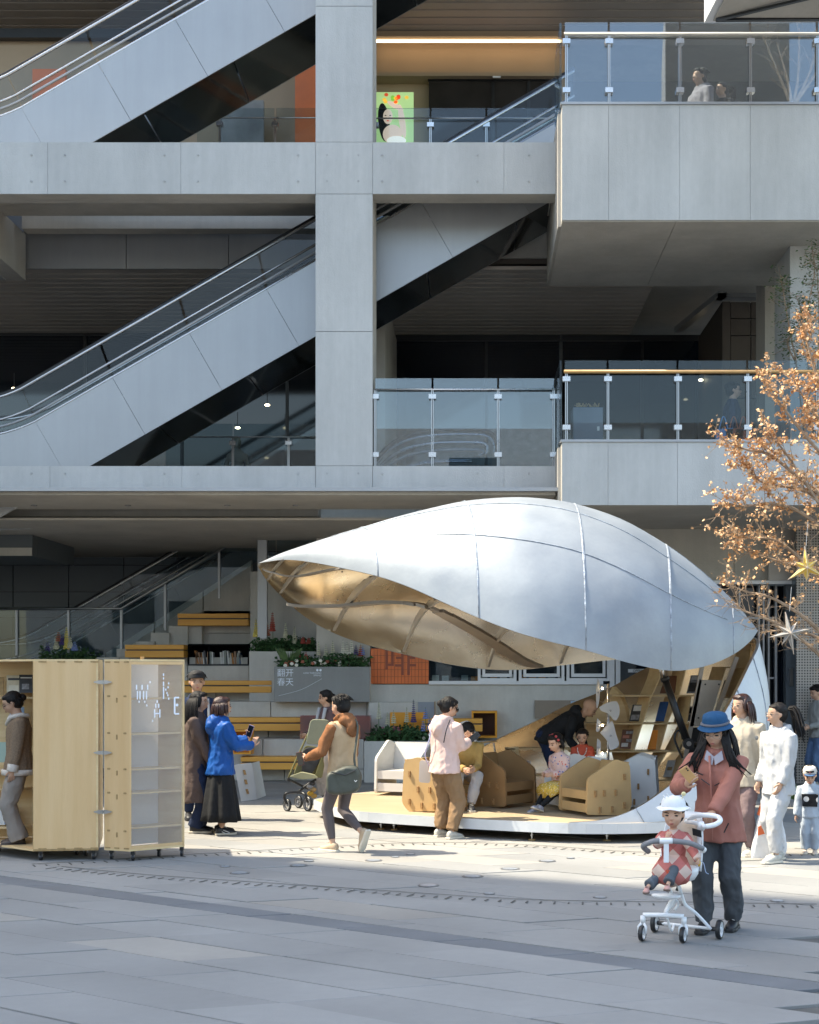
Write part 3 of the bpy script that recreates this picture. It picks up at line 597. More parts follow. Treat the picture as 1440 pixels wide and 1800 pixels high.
# sloping balustrade wall + glass with posts
YG = 27.9
t = thing('stair_balustrade', 'sloping concrete balustrade with glass beside the terrace stair', 'balustrade', P(165, 1165, YG)); pts = [(60, 1230), (165, 1160), (443, 982), (443, 1100), (330, 1180), (150, 1230)]
for i in range(4):
    f0, f1 = i/4+.003, (i+1)/4-.003; A, B = V((100, 1203)), V((443, 984)); C, D = V((100, 1300)), V((443, 1130))
    p, q = A.lerp(B, f0), A.lerp(B, f1); r, s2 = C.lerp(D, f1), C.lerp(D, f0); MB().prism([(X(e[0], YG+.3), Z(e[1], YG+.3)) for e in (p, q, r, s2)], (0, YG+.3, 0), (1, 0, 0), (0, 0, 1), (0, .2, 0)).build('stone_panel', CONC_D, t)
for i, (a, b) in enumerate([(213, 290), (290, 385), (385, 452)]):
    Yg = 27.7; y = lambda x: 1070-(x-213)*.60; yb = lambda x: 1145-(x-213)*.66
    MB().prism([(X(a+1, Yg), Z(y(a), Yg)), (X(b-1, Yg), Z(y(b), Yg)), (X(b-1, Yg), Z(yb(b), Yg)), (X(a+1, Yg), Z(yb(a), Yg))], (0, Yg, 0), (1, 0, 0), (0, 0, 1), (0, .02, 0)).build('glass_pane', GLSD, t)
for a in (29, 120, 213, 290, 385): 
    Yg = 27.65; y = 1070-(max(a, 213)-213)*.58; MB().box(X(a-2, Yg), X(a+2, Yg), Yg, Yg+.05, Z(y+82, Yg), Z(y-2, Yg)).build('post', ALU, t)
MB().tube([P(-20, 1070, 27.6), P(213, 1070, 27.6), P(452, 928, 27.6)], .025, 8).build('hand_rail', STEEL, t, True)
for a, b in ((-10, 28), (31, 119), (122, 212)): MB().box(X(a, 27.7), X(b, 27.7), 27.7, 27.72, Z(1158, 27.7), Z(1071, 27.7)).build('glass_pane', GLSD, t)
MB().box(-12, X(215, 27.9), 27.9, 28.3, 0, Z(1160, 27.9)).build('base_wall', CONC_D, t)
t = thing('glass_railing', 'glass panes at the stair head left of the pavilion tip', 'glass railing', P(470, 990, 26)); 
for a, b in ((470, 484), (486, 556)): MB().box(X(a, 26), X(b, 26), 26.05, 26.07, Z(985, 26), Z(925, 26)).build('glass_pane', GLSD, t)
MB().tube([P(468, 924, 26), P(558, 924, 26)], .02, 8).build('hand_rail', STEEL, t, True)

# ---- walls and planters
W = thing('stone_wall', 'grey stone wall behind the pavilion carrying the cafe windows', 'wall', (0, 25.5, 0))
YW1 = 25.6
MB().box(X(443, 27), X(560, 27), 26.8, 27.6, 0, Z(1006, 27)).build('wall_left', CONC_D, W)
for a, b, z0, z1 in [(556, 651, 0, 4.3), (651, 1128, 0, Z(1203, YW1)), (1128, 1190, 0, Z(1203, YW1)), (651, 960, Z(1050, YW1), 4.3), (960, 1260, Z(1090, YW1), 4.3)]:
    MB().box(X(a, YW1)+.004, X(b, YW1)-.004, YW1, YW1+.4, z0, z1).build('wall_panel', CONC_W if z1 == 4.3 else CONC_D, W)
MB().box(X(651, YW1), X(770, YW1), YW1-.35, YW1-.004, 0, Z(1234, YW1)).build('low_block', CONC_D, W)
MB().box(X(760, 25.2), X(1075, 25.2), 25.2, YW1-.004, 0, Z(1302, 25.2)).build('ledge', CONC_D, W, bev=.01)
for a, b in ((1120, 1280),): pass
# right wall above the storefront
YX = 24.0
MB().box(X(1000, YX), X(1290, YX), YX, YX+.3, Z(1022, YX), 4.3).build('upper_wall', CONC_W, W); MB().box(X(1290, YX)+.01, X(1352, YX), YX, YX+.3, Z(1022, YX), 4.3).build('upper_wall', CONC_W, W)
MB().box(X(1240, YX), X(1390, YX), YX-.1, YX-.001, Z(1027, YX), Z(1021, YX)).build('head_trim', WHITEP, W)
# right storefront with door frames
t = thing('shop_entrance', 'dark glass shop entrance with slim steel mullions behind the orange tree', 'entrance', (X(1330, YX), YX, 0))
MB().box(X(1150, YX), X(1392, YX), YX+.5, YX+.53, 0, Z(1027, YX)).build('glass_pane', BLACKG, t)
for a, w_ in ((1272, 3), (1306, 3), (1341, 3), (1349, 3), (1358, 3), (1371, 4), (1392, 8)): MB().box(X(a-w_/2, YX), X(a+w_/2, YX), YX+.3, YX+.4, 0, Z(1027, YX)).build('mullion', ALU, t)
for y in (1085, 1192, 1290): MB().box(X(1306, YX), X(1371, YX), YX+.32, YX+.36, Z(y+1.5, YX), Z(y-1.5, YX)).build('transom', ALU, t)
MB().box(X(1384, YX), X(1402, YX), YX+.1, YX+.3, 0, Z(1027, YX)).build('door_jamb', mat('blue_grey_metal', (.10, .12, .14), .4), t)
MB().box(X(1390, YX), X(1396, YX), YX+.07, YX+.1, Z(1206, YX), Z(1175, YX)).build('door_handle', STEEL, t)
# perforated metal cladding
PERF = mat('perforated_metal', (.36, .33, .30), .45, .3, var=.03, scale=.8); n = PERF.node_tree.nodes; l = PERF.node_tree.links
tc = N(PERF, 'ShaderNodeTexCoord'); mp = N(PERF, 'ShaderNodeMapping'); mp.inputs['Scale'].default_value = (22, 22, 22); l.new(tc.outputs['Object'], mp.inputs[0])
vo = N(PERF, 'ShaderNodeTexVoronoi'); vo.inputs['Randomness'].default_value = 0; vo.inputs['Scale'].default_value = 1; l.new(mp.outputs[0], vo.inputs[0])
gt = N(PERF, 'ShaderNodeMath', operation='GREATER_THAN'); gt.inputs[1].default_value = .29; l.new(vo.outputs['Distance'], gt.inputs[0])
mxx = N(PERF, 'ShaderNodeMix', data_type='RGBA'); mxx.inputs[6].default_value = (.05, .048, .045, 1); bs = n['Principled BSDF']; s0 = bs.inputs['Base Color'].links[0].from_socket
l.new(gt.outputs[0], mxx.inputs[0]); l.new(s0, mxx.inputs[7]); l.new(mxx.outputs[2], bs.inputs['Base Color'])
t = thing('perforated_cladding', 'perforated warm grey metal cladding at the right edge', 'cladding', (X(1410, 23.5), 23.5, 0))
for a, b in ((1399, 1500),):
    MB().box(X(a, 23.5)+.01, X(b, 23.5), 23.5, 23.54, .05, Z(895, 23.5)).build('metal_panel', PERF, t)
MB().box(X(1350, 23.9), X(1397, 23.9), 23.85, 23.89, Z(1020, 23.85), Z(895, 23.85)).build('metal_panel', PERF, t)

# planters
LEAF = mat('leaf_green', (.035, .095, .03), .6, var=.35, scale=9); LEAF2 = mat('leaf_light_green', (.10, .17, .06), .6, var=.3, scale=9)
FLC = {k: mat(k+'_flower', c, .6, var=.15, scale=20) for k, c in dict(yellow=(.75, .62, .16), purple=(.07, .05, .20), red=(.38, .07, .05), rust=(.36, .12, .07), blue=(.20, .27, .55), cream=(.62, .60, .45), white=(.8, .78, .68), pink=(.5, .15, .22)).items()}
def foliage(x0, x1, y0, y1, z, h, n, name='leaves', m=LEAF, par=None):
    b = MB()
    for i in range(n):
        c = V((random.uniform(x0, x1), random.uniform(y0, y1), 0)); k = .55+.45*noise.noise(c*3.1); c.z = z+random.random()**.8*h*max(.25, k); a = random.uniform(0, 2*pi); el = random.uniform(-.4, 1.0)
        d = V((cos(a)*cos(el), sin(a)*cos(el), sin(el))); s = d.orthogonal().normalized(); L_ = random.uniform(.05, .11); w_ = L_*random.uniform(.18, .35); bb = V((0, 0, -L_*.18))
        b.add([c, c+d*L_*.5+s*w_, c+d*L_+bb, c+d*L_*.5-s*w_], [(0, 1, 2, 3)])
    return b.build(name, m, par, label=None) if False else b.build(name, m, par)
def lupin(px, ytop, ybot, Y, col, lab, r=.035, zb=None):
    q = P(px, ytop, Y); zt = q.z; zf = Z(ybot, Y); zb = zb if zb is not None else zf-.35
    t = thing('lupin', lab, 'flower', (q.x, Y, zb), 0, 'lupin flower spikes in the planters'); r *= 1.35; lean = random.uniform(-.03, .03)
    MB().tube([(q.x-lean, Y, zb), (q.x-lean*.5, Y, (zb+zf)/2), (q.x, Y, zt)], [.008, .007, .003], 5).build('stem', LEAF2, t)
    b = MB(); H = zt-zf; k = max(5, int(H/.032))
    for i in range(k):
        f = i/k; rr = r*(1-f*.72)*(.9+.2*random.random())
        for j in range(6):
            a = j*pi/3+i*.5; c = V((q.x+cos(a)*rr*.62, Y+sin(a)*rr*.62, zf+H*f)); b.ell(c, (rr*.45, rr*.45, rr*.36), None, 5, 4)
    b.build('flower_spike', FLC[col], t, kind='stuff'); return t
def planter(lab, px0, px1, ytop, Y, zb, d, fol=True, h=.3, n=900):
    t = thing('planter', lab, 'planter', (X(px0, Y), Y, zb)); zt = Z(ytop, Y); x0, x1 = X(px0, Y), X(px1, Y)
    MB().box(x0, x1, Y, Y+.06, zb, zt).build('front_panel', CONC_D, t, bev=.006); MB().box(x0, x0+.06, Y+.061, Y+d, zb, zt).build('side_panel', CONC_D, t); MB().box(x1-.06, x1, Y+.061, Y+d, zb, zt).build('side_panel', CONC_D, t)
    MB().box(x0+.06, x1-.06, Y+.06, Y+d, zb, zt-.06).build('soil', mat('soil', (.05, .035, .02), .95), t)
    o = foliage(x0+.04, x1-.04, Y+.06, Y+d-.05, zt-.04, h, n, 'ground_cover'); o['label'] = 'dense green leaves filling the '+lab.split(' planter')[0]+' planter'; o['category'] = 'plants'; o['kind'] = 'stuff'
    return t, x0, x1, zt
pA = planter('plain grey stone planter below the tallest dark lupins', 438, 556, 1145, 25.9, .6, .7, h=.42, n=1500)
pB = planter('grey stone planter with white Chinese lettering', 482, 650, 1172, 25.2, Z(1232, 25.2)-.02, .75, h=.36, n=1700)
pC = planter('low grey stone planter behind the white cardboard chair', 640, 830, 1303, 24.25, 0, .9, h=.36, n=2600)
pD = planter('hidden grey planter behind the plywood cabinets', 60, 165, 1166, 26.9, Z(1200, 26.9), .6, h=.5, n=700)
MB().box(X(500, 25.2), X(645, 25.2), 25.2+.36, 25.8, 0, Z(1233, 25.5)).build('pier', CONC_D, None, label='stone pier carrying the lettered planter', category='pier')
for px, yt, yb, c, lab in [(450, 1087, 1118, 'yellow', 'pale yellow lupin leftmost in the plain planter'), (460, 1068, 1112, 'purple', 'tallest dark purple lupin in the plain planter'), (470, 1096, 1116, 'rust', 'rust red lupin between two others in the plain planter'), (479, 1075, 1108, 'red', 'tall red lupin right of the dark purple one'), (465, 1092, 1115, 'rust', 'short rust lupin beneath the dark purple one'),
        (502, 1094, 1125, 'cream', 'green budded lupin in the middle of the plain planter'), (518, 1101, 1130, 'cream', 'green budded lupin right in the plain planter'), (533, 1118, 1130, 'red', 'small red lupin at the right of the plain planter'), (543, 1120, 1132, 'red', 'smallest red lupin far right of the plain planter')]: lupin(px, yt, yb, 26.1, c, lab, .042)
for px, yt, yb, c, lab in [(560, 1128, 1150, 'cream', 'green budded lupin leftmost over the lettered planter'), (573, 1132, 1152, 'cream', 'second green budded lupin over the lettered planter'), (585, 1126, 1150, 'cream', 'third green budded lupin over the lettered planter'), (603, 1124, 1150, 'white', 'first white lupin over the lettered planter'), (610, 1128, 1150, 'white', 'second white lupin over the lettered planter'), (618, 1124, 1148, 'white', 'tall white lupin over the lettered planter'), (626, 1132, 1150, 'purple', 'dark purple lupin at the right end of the lettered planter'), (634, 1132, 1152, 'red', 'red lupin at the right end of the lettered planter'), (638, 1134, 1150, 'blue', 'blue lupin at the right end of the lettered planter'),
        (538, 1145, 1158, 'red', 'small red lupin above the lettering'), (519, 1148, 1162, 'red', 'small red lupin at the left of the lettered planter'), (527, 1150, 1160, 'red', 'tiny red lupin at the left of the lettered planter')]: lupin(px, yt, yb, 25.5, c, lab, .034)
for px, yt, yb, c, lab in [(727, 1229, 1268, 'purple', 'tall dark blue lupin in front of the orange square'), (748, 1243, 1262, 'blue', 'blue and white lupin right of the orange square'), (666, 1234, 1262, 'cream', 'tall green budded lupin leftmost in the low planter'), (681, 1252, 1272, 'cream', 'green budded lupin left of the orange square'), (692, 1248, 1270, 'cream', 'green budded lupin before the orange square’s left edge'), (715, 1243, 1268, 'cream', 'green budded lupin before the orange square’s middle'), (744, 1265, 1284, 'blue', 'low blue lupin behind the pink hoodie woman'), (755, 1260, 1282, 'blue', 'lowest blue lupin beside the pink hoodie woman'), (673, 1276, 1290, 'pink', 'small pink spike in the low planter at left'), (693, 1274, 1288, 'pink', 'small pink spike before the orange square'), (700, 1276, 1290, 'pink', 'second small pink spike before the orange square')]: lupin(px, yt, yb, 24.6, c, lab, .036)
for px, yt, yb, c, lab in [(84, 1127, 1147, 'purple', 'dark lupin leftmost above the plywood cabinets'), (99, 1116, 1140, 'cream', 'cream lupin above the plywood cabinets'), (103, 1109, 1126, 'rust', 'rust lupin above the plywood cabinets'), (117, 1101, 1140, 'yellow', 'tall yellow lupin above the plywood cabinets'), (110, 1113, 1132, 'purple', 'dark lupin left of the yellow one above the cabinets'), (123, 1117, 1138, 'cream', 'cream lupin right of the yellow one above the cabinets'), (131, 1126, 1142, 'blue', 'light blue lupin rightmost above the cabinets')]: lupin(px, yt, yb, 27.1, c, lab, .045)
def daisies(px0, px1, y0, y1, Y, cols, n, lab):
    b = {c: MB() for c in cols}
    for i in range(n):
        q = P(random.uniform(px0, px1), random.uniform(y0, y1), Y+random.uniform(0, .2)); c = random.choice(cols)
        for k in range(7): a = 2*pi*k/7; b[c].ell(q+V((cos(a)*.022, -.01, sin(a)*.018)), (.014, .006, .012), None, 5, 4)
        b[c].ell(q+V((0, -.014, 0)), .010, None, 6, 4)
    o = None
    t = thing('daisies', lab, 'flowers', P(px0, y1, Y), kind='stuff')
    for c in cols: b[c].build(c+'_daisy', FLC[c], t, kind='stuff')
daisies(490, 600, 1160, 1170, 25.2, ['white', 'rust'], 22, 'small white and orange daisies along the lettered planter edge'); daisies(780, 800, 1290, 1300, 24.3, ['white', 'rust'], 7, 'small daisies in the low planter'); daisies(745, 778, 1290, 1300, 24.3, ['white', 'rust'], 7, 'white and orange daisies left of the pink hoodie woman')
# ornamental grass tuft
b = MB(); 
for i in range(160):
    a = random.uniform(0, 2*pi); o = P(508, 1172, 25.4); L_ = random.uniform(.2, .42); d = V((cos(a)*.5, sin(a)*.5, 1)).normalized(); b.add([o, o+d*L_*.6+V((.004, 0, 0)), o+d*L_+V((cos(a)*.08, 0, -.02))], [(0, 1, 2)])
b.build('grass_tuft', LEAF2, None, label='fine grass tuft at the left of the lettered planter', category='grass', kind='stuff')
# lettering on planter B
PLC = mat('dark_planter_stone', (.27, .275, .27), .7, var=.08, scale=1.8, bump=.15, bscale=60, fine=.05, streak=.06)
for o_ in pB[0].children:
    if o_.name.startswith('front_panel'): o_.data.materials[0] = PLC
LT = mat('white_lettering', (.80, .86, .95), .6, var=.02)
tB = pB[0]; yb_ = 25.2-.003
textmesh('翻开', .148*2.0*.5*1.0, 'lettering', LT, tB, front((X(487, yb_), yb_, Z(1188, yb_))), .001, sx=1.0)
textmesh('春天', .148*2.0*.5*1.0, 'lettering', LT, tB, front((X(487, yb_), yb_, Z(1204, yb_))), .001)
textmesh('LOW THROUGH\nSPRING', .042, 'lettering', LT, tB, front((X(565, yb_), yb_, Z(1184.5, yb_))), .001, 'RIGHT')
for px in (558, 563.5): c = V((X(px, yb_), yb_, Z(1178, yb_))); MB().tube([c, c+V((0, -.003, 0))], .022, 14).build('round_mark', LT, tB)
MB().tube(cr([P(490, 1223, yb_), P(530, 1212, yb_), P(566, 1193, yb_)], 6), .003, 4).build('thin_curve', LT, tB)
# orange things
ot = thing('cafe_sign', 'orange red tiled panel with a darker Chinese character for coffee', 'sign', (X(652, YW1), YW1, Z(1203, YW1)))
xa, xb, za, zb = X(652, YW1), X(754, YW1), Z(1202, YW1), Z(1140, YW1)
MB().box(xa, xb, YW1-.03, YW1-.001, za, zb).build('backing', REDOR2, ot); nx, nz = 17, 5; pr = None
for i in range(nx):
    for j in range(nz):
        a = xa+(xb-xa)*i/nx; c = za+(zb-za)*j/nz; MB().box(a+.003, a+(xb-xa)/nx-.003, YW1-.05, YW1-.03, c+.003, c+(zb-za)/nz-.003).build('tile', REDOR, ot)
textmesh('啡', .62, 'character', REDOR2, ot, front((X(673, YW1-.052), YW1-.052, Z(1182, YW1))), .001)
t = thing('orange_square_panel', 'flat orange square panel behind the tall blue lupin', 'panel', (X(686, 25.2), 25.2, Z(1290, 25.2))); MB().box(X(686, 25.2), X(748, 25.2), 25.15, 25.19, Z(1294, 25.2), Z(1252, 25.2)).build('panel_board', ORANGE, t)
t = thing('grey_board', 'grey board with a brown edge behind the low planter', 'board', (X(735, 25.2), 25.2, 1)); MB().box(X(735, 25.22), X(764, 25.22), 25.21, 25.235, Z(1302, 25.2), Z(1234, 25.2)).build('board', mat('grey_board', (.25, .28, .33), .5), t); MB().box(X(764, 25.22), X(765.5, 25.22), 25.2, 25.24, Z(1302, 25.2), Z(1233, 25.2)).build('edge', PLYE, t)
def openbox(lab, px0, px1, y0, y1, Y, d, inner, m=ORANGE, nm='display_box', th=.03):
    t = thing(nm, lab, 'box', (X(px0, Y), Y, Z(y1, Y))); a, b, c, e = X(px0, Y), X(px1, Y), Z(y1, Y), Z(y0, Y)
    MB().box(a, b, Y, Y+d, e-th, e).build('top', m, t); MB().box(a, b, Y, Y+d, c, c+th).build('bottom', m, t); MB().box(a, a+th, Y+.001, Y+d, c+th, e-th).build('side', m, t); MB().box(b-th, b, Y+.001, Y+d, c+th, e-th).build('side', m, t); MB().box(a+th, b-th, Y+d-.02, Y+d, c+th, e-th).build('back', inner, t); return t
openbox('open orange cube with dark brown inside on the stone ledge', 829, 874, 1250, 1297, 25.22, .36, mat('dark_brown', (.09, .045, .03), .6), th=.035)
t = openbox('orange display box behind the blue jacket woman', 408, 441, 1283, 1326, 24.2, .35, ORANGE)
t = openbox('translucent orange acrylic book box on the terrace bench', 528, 651, 1258, 1298, 24.75, .3, ORACR, ORACR, th=.02)
MB().box(X(528, 24.74), X(651, 24.74), 24.73, 24.74, Z(1298, 24.7), Z(1258, 24.7)).build('front_sheet', ORACR, t)
for i in range(5): MB().box(X(624+i*4, 24.85), X(627+i*4, 24.85), 24.8, 24.95, Z(1296, 24.8), Z(1276+random.random()*4, 24.8)).build('book', BK[(i*2+1) % 9], None, label='book standing inside the orange acrylic box', category='book', group='books in the orange acrylic box')
t = thing('wall_board', 'flat brown board fixed to the wall behind the bending man', 'board', (X(940, YW1), YW1, Z(1263, YW1))); MB().box(X(940, YW1), X(1010, YW1), YW1-.04, YW1-.001, Z(1263, YW1), Z(1231, YW1)).build('board', mat('taupe_board', (.26, .21, .165), .6), t); MB().box(X(1003, YW1), X(1032, YW1), YW1-.06, YW1-.041, Z(1241, YW1), Z(1232, YW1)).build('paper', mat('blue_paper', (.35, .48, .62), .5), t)
t = thing('magazine', 'open pale magazine lying on the stone ledge', 'magazine', (X(880, 25.3), 25.3, Z(1302, 25.2))); MB().box(X(878, 25.3), X(914, 25.3), 25.25, 25.5, Z(1302, 25.2)+.002, Z(1302, 25.2)+.02).build('pages', WHITE, t); MB().box(X(909, 25.3), X(918, 25.3), 25.4, 25.45, Z(1302, 25.2)+.021, Z(1302, 25.2)+.1).build('tent_card', BK[4], t)
# cafe windows
t = thing('cafe_windows', 'row of white framed cafe windows under the pavilion shell', 'windows', (X(753, YW1), YW1, Z(1203, YW1)))
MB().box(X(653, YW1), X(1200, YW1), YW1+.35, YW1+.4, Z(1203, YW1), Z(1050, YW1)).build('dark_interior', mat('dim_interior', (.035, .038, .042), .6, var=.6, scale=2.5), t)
MB().box(X(754, YW1), X(1060, YW1), YW1-.06, YW1+.05, Z(1203, YW1), Z(1197, YW1)).build('sill', WHITEP, t)
MB().box(X(757, YW1), X(836, YW1), YW1+.06, YW1+.08, Z(1197, YW1), Z(1080, YW1)).build('pane', GLSD, t)
for a, b in ((840, 908), (912, 992), (996, 1072)):
    w_ = MB(); 
    for (p, q, r, s3) in ((a, a+5, 1080, 1197), (b-5, b, 1080, 1197), (a+5, b-5, 1192, 1197)): w_.box(X(p, YW1), X(q, YW1), YW1-.03, YW1+.07, Z(s3, YW1), Z(r, YW1))
    f = w_.build('window_frame', WHITEP, t); w_ = MB()
    for (p, q, r, s3) in ((a+8, a+13, 1080, 1190), (b-13, b-8, 1080, 1190), (a+13, b-13, 1184, 1190)): w_.box(X(p, YW1), X(q, YW1), YW1-.05, YW1+.0, Z(s3, YW1), Z(r, YW1))
    w_.build('sash', WHITEP, f); MB().box(X(a+12, YW1), X(b-12, YW1), YW1+.01, YW1+.02, Z(1186, YW1), Z(1080, YW1)).build('pane', GLSD, f)
for a in (1076, 1086): MB().box(X(a-4, YW1), X(a+4, YW1), YW1-.05, YW1+.06, Z(1260, YW1), Z(1080, YW1)).build('door_post', WHITEP, t)
MB().box(X(1091, YW1), X(1190, YW1), YW1-.02, YW1-.005, Z(1260, YW1), Z(1120, YW1)).build('door_glass', BLACKG, t)
MB().box(X(1104, YW1), X(1142, YW1), YW1-.035, YW1-.022, Z(1182, YW1), Z(1176, YW1)).build('open_sign', WHITEP, t)
textmesh('OPEN', .062, 'lettering', BLACKM, t, front((X(1112, YW1), YW1-.038, Z(1181.3, YW1))), .001)
for i in range(14): MB().box(X(760+i*17, YW1+.3), X(772+i*17, YW1+.3), YW1+.25, YW1+.32, Z(1197, YW1), Z(1180+random.random()*10, YW1)).build('counter_item', random.choice(BK), t)
# ================================================================ THE SHELL PAVILION
def shellmat(name, c1, c2, rough, metal, warm=False):
    m = mat(name, c1, rough, metal, scale=1.6, col2=c2, fine=.05, bump=.22, bscale=2.4, detail=9)
    for nd in m.node_tree.nodes:
        if nd.type == 'BUMP': nd.inputs['Distance'].default_value = .05
    return m
SHELL = shellmat('galvanised_sheet', (.25, .28, .315), (.335, .365, .395), .53, .22)
SEAM = mat('weld_seam', (.34, .38, .43), .5, .3, var=.35, scale=14, bump=.6, bscale=30)
GOLDTINT = shellmat('gold_tinted_sheet', (.74, .64, .49), (.86, .77, .62), .27, .95)  # mirror lining; the wooden deck's golden reflection is partly tinted into the base
for nd in GOLDTINT.node_tree.nodes:
    if nd.type == 'BUMP': nd.inputs['Strength'].default_value = .10
RIBM = mat('inner_rib', (.34, .29, .24), .5, .4, var=.1, scale=4)
WSKIN = shellmat('white_skirt_sheet', (.52, .545, .57), (.60, .62, .64), .5, .15)
pav = thing('shell_pavilion', 'giant half open metal seashell pavilion with gold tinted inside and raised upper shell', 'pavilion', (.6, 18, 0))
# --- upper shell: stations (near rim px,py,Y) (far rim px,py,Y) crown height in metres
ST = [((453, 990, 18.4), (453, 995, 18.42), 0.00), ((500, 984, 17.9), (470, 1022, 18.75), 0.17), ((546, 988, 17.5), (492, 1046, 19.0), 0.36), ((604, 999, 17.1), (535, 1084, 19.3), 0.65), ((665, 1013, 16.75), (586, 1113, 19.5), 0.93), ((720, 1032, 16.5), (645, 1134, 19.7), 1.21), ((776, 1057, 16.3), (709, 1150, 19.85), 1.48),
      ((842, 1086, 16.1), (784, 1167, 19.95), 1.76), ((908, 1111, 15.95), (858, 1177, 20.0), 1.93), ((968, 1128, 15.9), (920, 1177, 20.05), 1.98), ((1030, 1143, 15.92), (985, 1170, 20.1), 1.94), ((1105, 1165, 16.0), (1075, 1160, 20.0), 1.79), ((1180, 1179, 16.25), (1160, 1155, 19.8), 1.50), ((1240, 1171, 16.6), (1230, 1150, 19.5), 1.11), ((1290, 1150, 17.05), (1282, 1142, 19.1), 0.66), ((1320, 1126, 17.55), (1316, 1126, 18.7), 0.26), ((1333, 1108, 18.1), (1333, 1109, 18.12), 0.00)]
NP = cr([P(*a[0]) for a in ST], 4); FP = cr([P(*a[1]) for a in ST], 4); HT = [max(0, v.x) for v in cr([V((a[2], 0, 0)) for a in ST], 4)]
def arc(N_, F_, h, k=28, inset=0):
    mid = (N_+F_)/2; e = (F_-N_)/2; out = []; up = V((0, 0, 1)); up = (up-e.normalized()*up.dot(e.normalized())).normalized() if e.length > .05 else V((0, 0, 1))
    for i in range(k+1):
        a = pi*i/k; ca, sa = cos(a), sin(a); ex = .86
        out.append(mid-e*(1 if ca > 0 else -1)*abs(ca)**.95*(1-inset)+up*(h*(1-inset))*abs(sa)**ex)
    return out
rows = [arc(a, b, h) for a, b, h in zip(NP, FP, HT)]; rows_in = [arc(a, b, h, 28, .012) for a, b, h in zip(NP, FP, HT)]
us = thing('x', 'x', 'x'); bpy.data.objects.remove(us)
def sheet(name, rs, m, par, flip=False):
    b = MB().grid([r if not flip else r[::-1] for r in rs]); return b.build(name, m, par, True)
upper = MB().grid([r[::-1] for r in rows]).build('upper_shell', SHELL, pav, True)
MB().grid(rows_in).build('lining', GOLDTINT, upper, True)
e = MB()
for R_ in ((0, 0), (-1, -1)):
    pts = [r[R_[0]] for r in rows]; q = [r[R_[1]] for r in rows_in]; e.grid([pts, q])
e.build('rim_edge', STEEL, upper)
# standing seams: across (meridian) and along
sm = MB()
def seam(pts, w_=.02, lift=.008, k=MB):
    for i in range(len(pts)-1):
        pass
for st in (16, 28, 40, 48, 56):
    sm.tube([p+V((random.uniform(-.004, .004), -.002, .004)) for p in rows[st]], .006, 6)
for c, s0, s1 in ((9, 12, 60), (5, 24, 56), (14, 4, 60)): sm.tube([rows[i][c]+V((0, -.002, .003)) for i in range(s0, s1)], .0055, 5)
sm.build('welded_seams', SEAM, upper, True)
for st in (16, 28, 40, 48):                  # flat strap under the bold seams
    r0 = rows[st]; st_ = []; 
    for dd in (-.012, .012): st_.append([p+V((dd, -.004, .0035)) for p in r0[1:-1]])
    MB().grid(st_).build('seam_strap', SEAM, upper, True)
# inner ribs
def rib(name, pts, w_, hgt, m=RIBM):
    b = MB(); pts = [V(p) for p in pts]
    for i in range(len(pts)-1):
        t_ = (pts[i+1]-pts[i]); s_2 = t_.cross(V((0, 0, 1))).normalized()*w_; b.ob(pts[i]-s_2/2, t_, s_2, (0, 0, -hgt))
    return b.build(name, m, upper)
RB = mat('rib_metal', (.56, .51, .44), .35, .6)
def BP(st, t, arch=.10):
    i = max(0, min(len(NP)-1, st)); i0 = int(i); i1 = min(len(NP)-1, i0+1); f = i-i0
    n_, f_, h_ = NP[i0].lerp(NP[i1], f), FP[i0].lerp(FP[i1], f), HT[i0]*(1-f)+HT[i1]*f
    return n_.lerp(f_, t)+V((0, 0, arch*h_*sin(pi*t)+.01))
def web(name, pts, w_, hgt, m):
    b = MB(); U = V((0, 0, 1))
    for i in range(len(pts)-1):
        t_ = pts[i+1]-pts[i]; s_2 = t_.cross(U).normalized()*w_; f = (i+.5)/(len(pts)-1); b.ob(pts[i]-s_2/2, t_*1.001, s_2, (0, 0, hgt*(1 if name != 'rib' else sin(pi*f)**.7)))
    return b.build(name, m, upper)
for st in (4, 8, 16, 24, 32, 40): web('rib', [BP(st, .02+.96*k/8) for k in range(9)], .035, min(.10, HT[st]*.15), RB)
kk = [V((a, b_, 0)) for a, b_ in ((10, 1.0), (13, .78), (16, .62), (20, .40), (24, .28), (28, .42), (32, .66), (35, .85), (37.5, .99))]
web('long_rib', [BP(q.x, q.y)+V((0, 0, -.012)) for q in cr(kk, 4)], .21, .04, RIBM)
kk = [V((a, b_, 0)) for a, b_ in ((1.5, .8), (4, .66), (8, .52), (11, .12), (12, .02))]
web('long_rib', [BP(q.x, q.y)+V((0, 0, -.012)) for q in cr(kk, 4)], .09, .02, RIBM)
sc_ = MB()
for st in (16, 24, 32, 40):
    for k in range(4, 25, 4): sc_.ell(rows_in[st][k]+V((.05, 0, -.02)), .014, None, 6, 4)
sc_.build('rivets', STEEL, upper, kind='stuff')

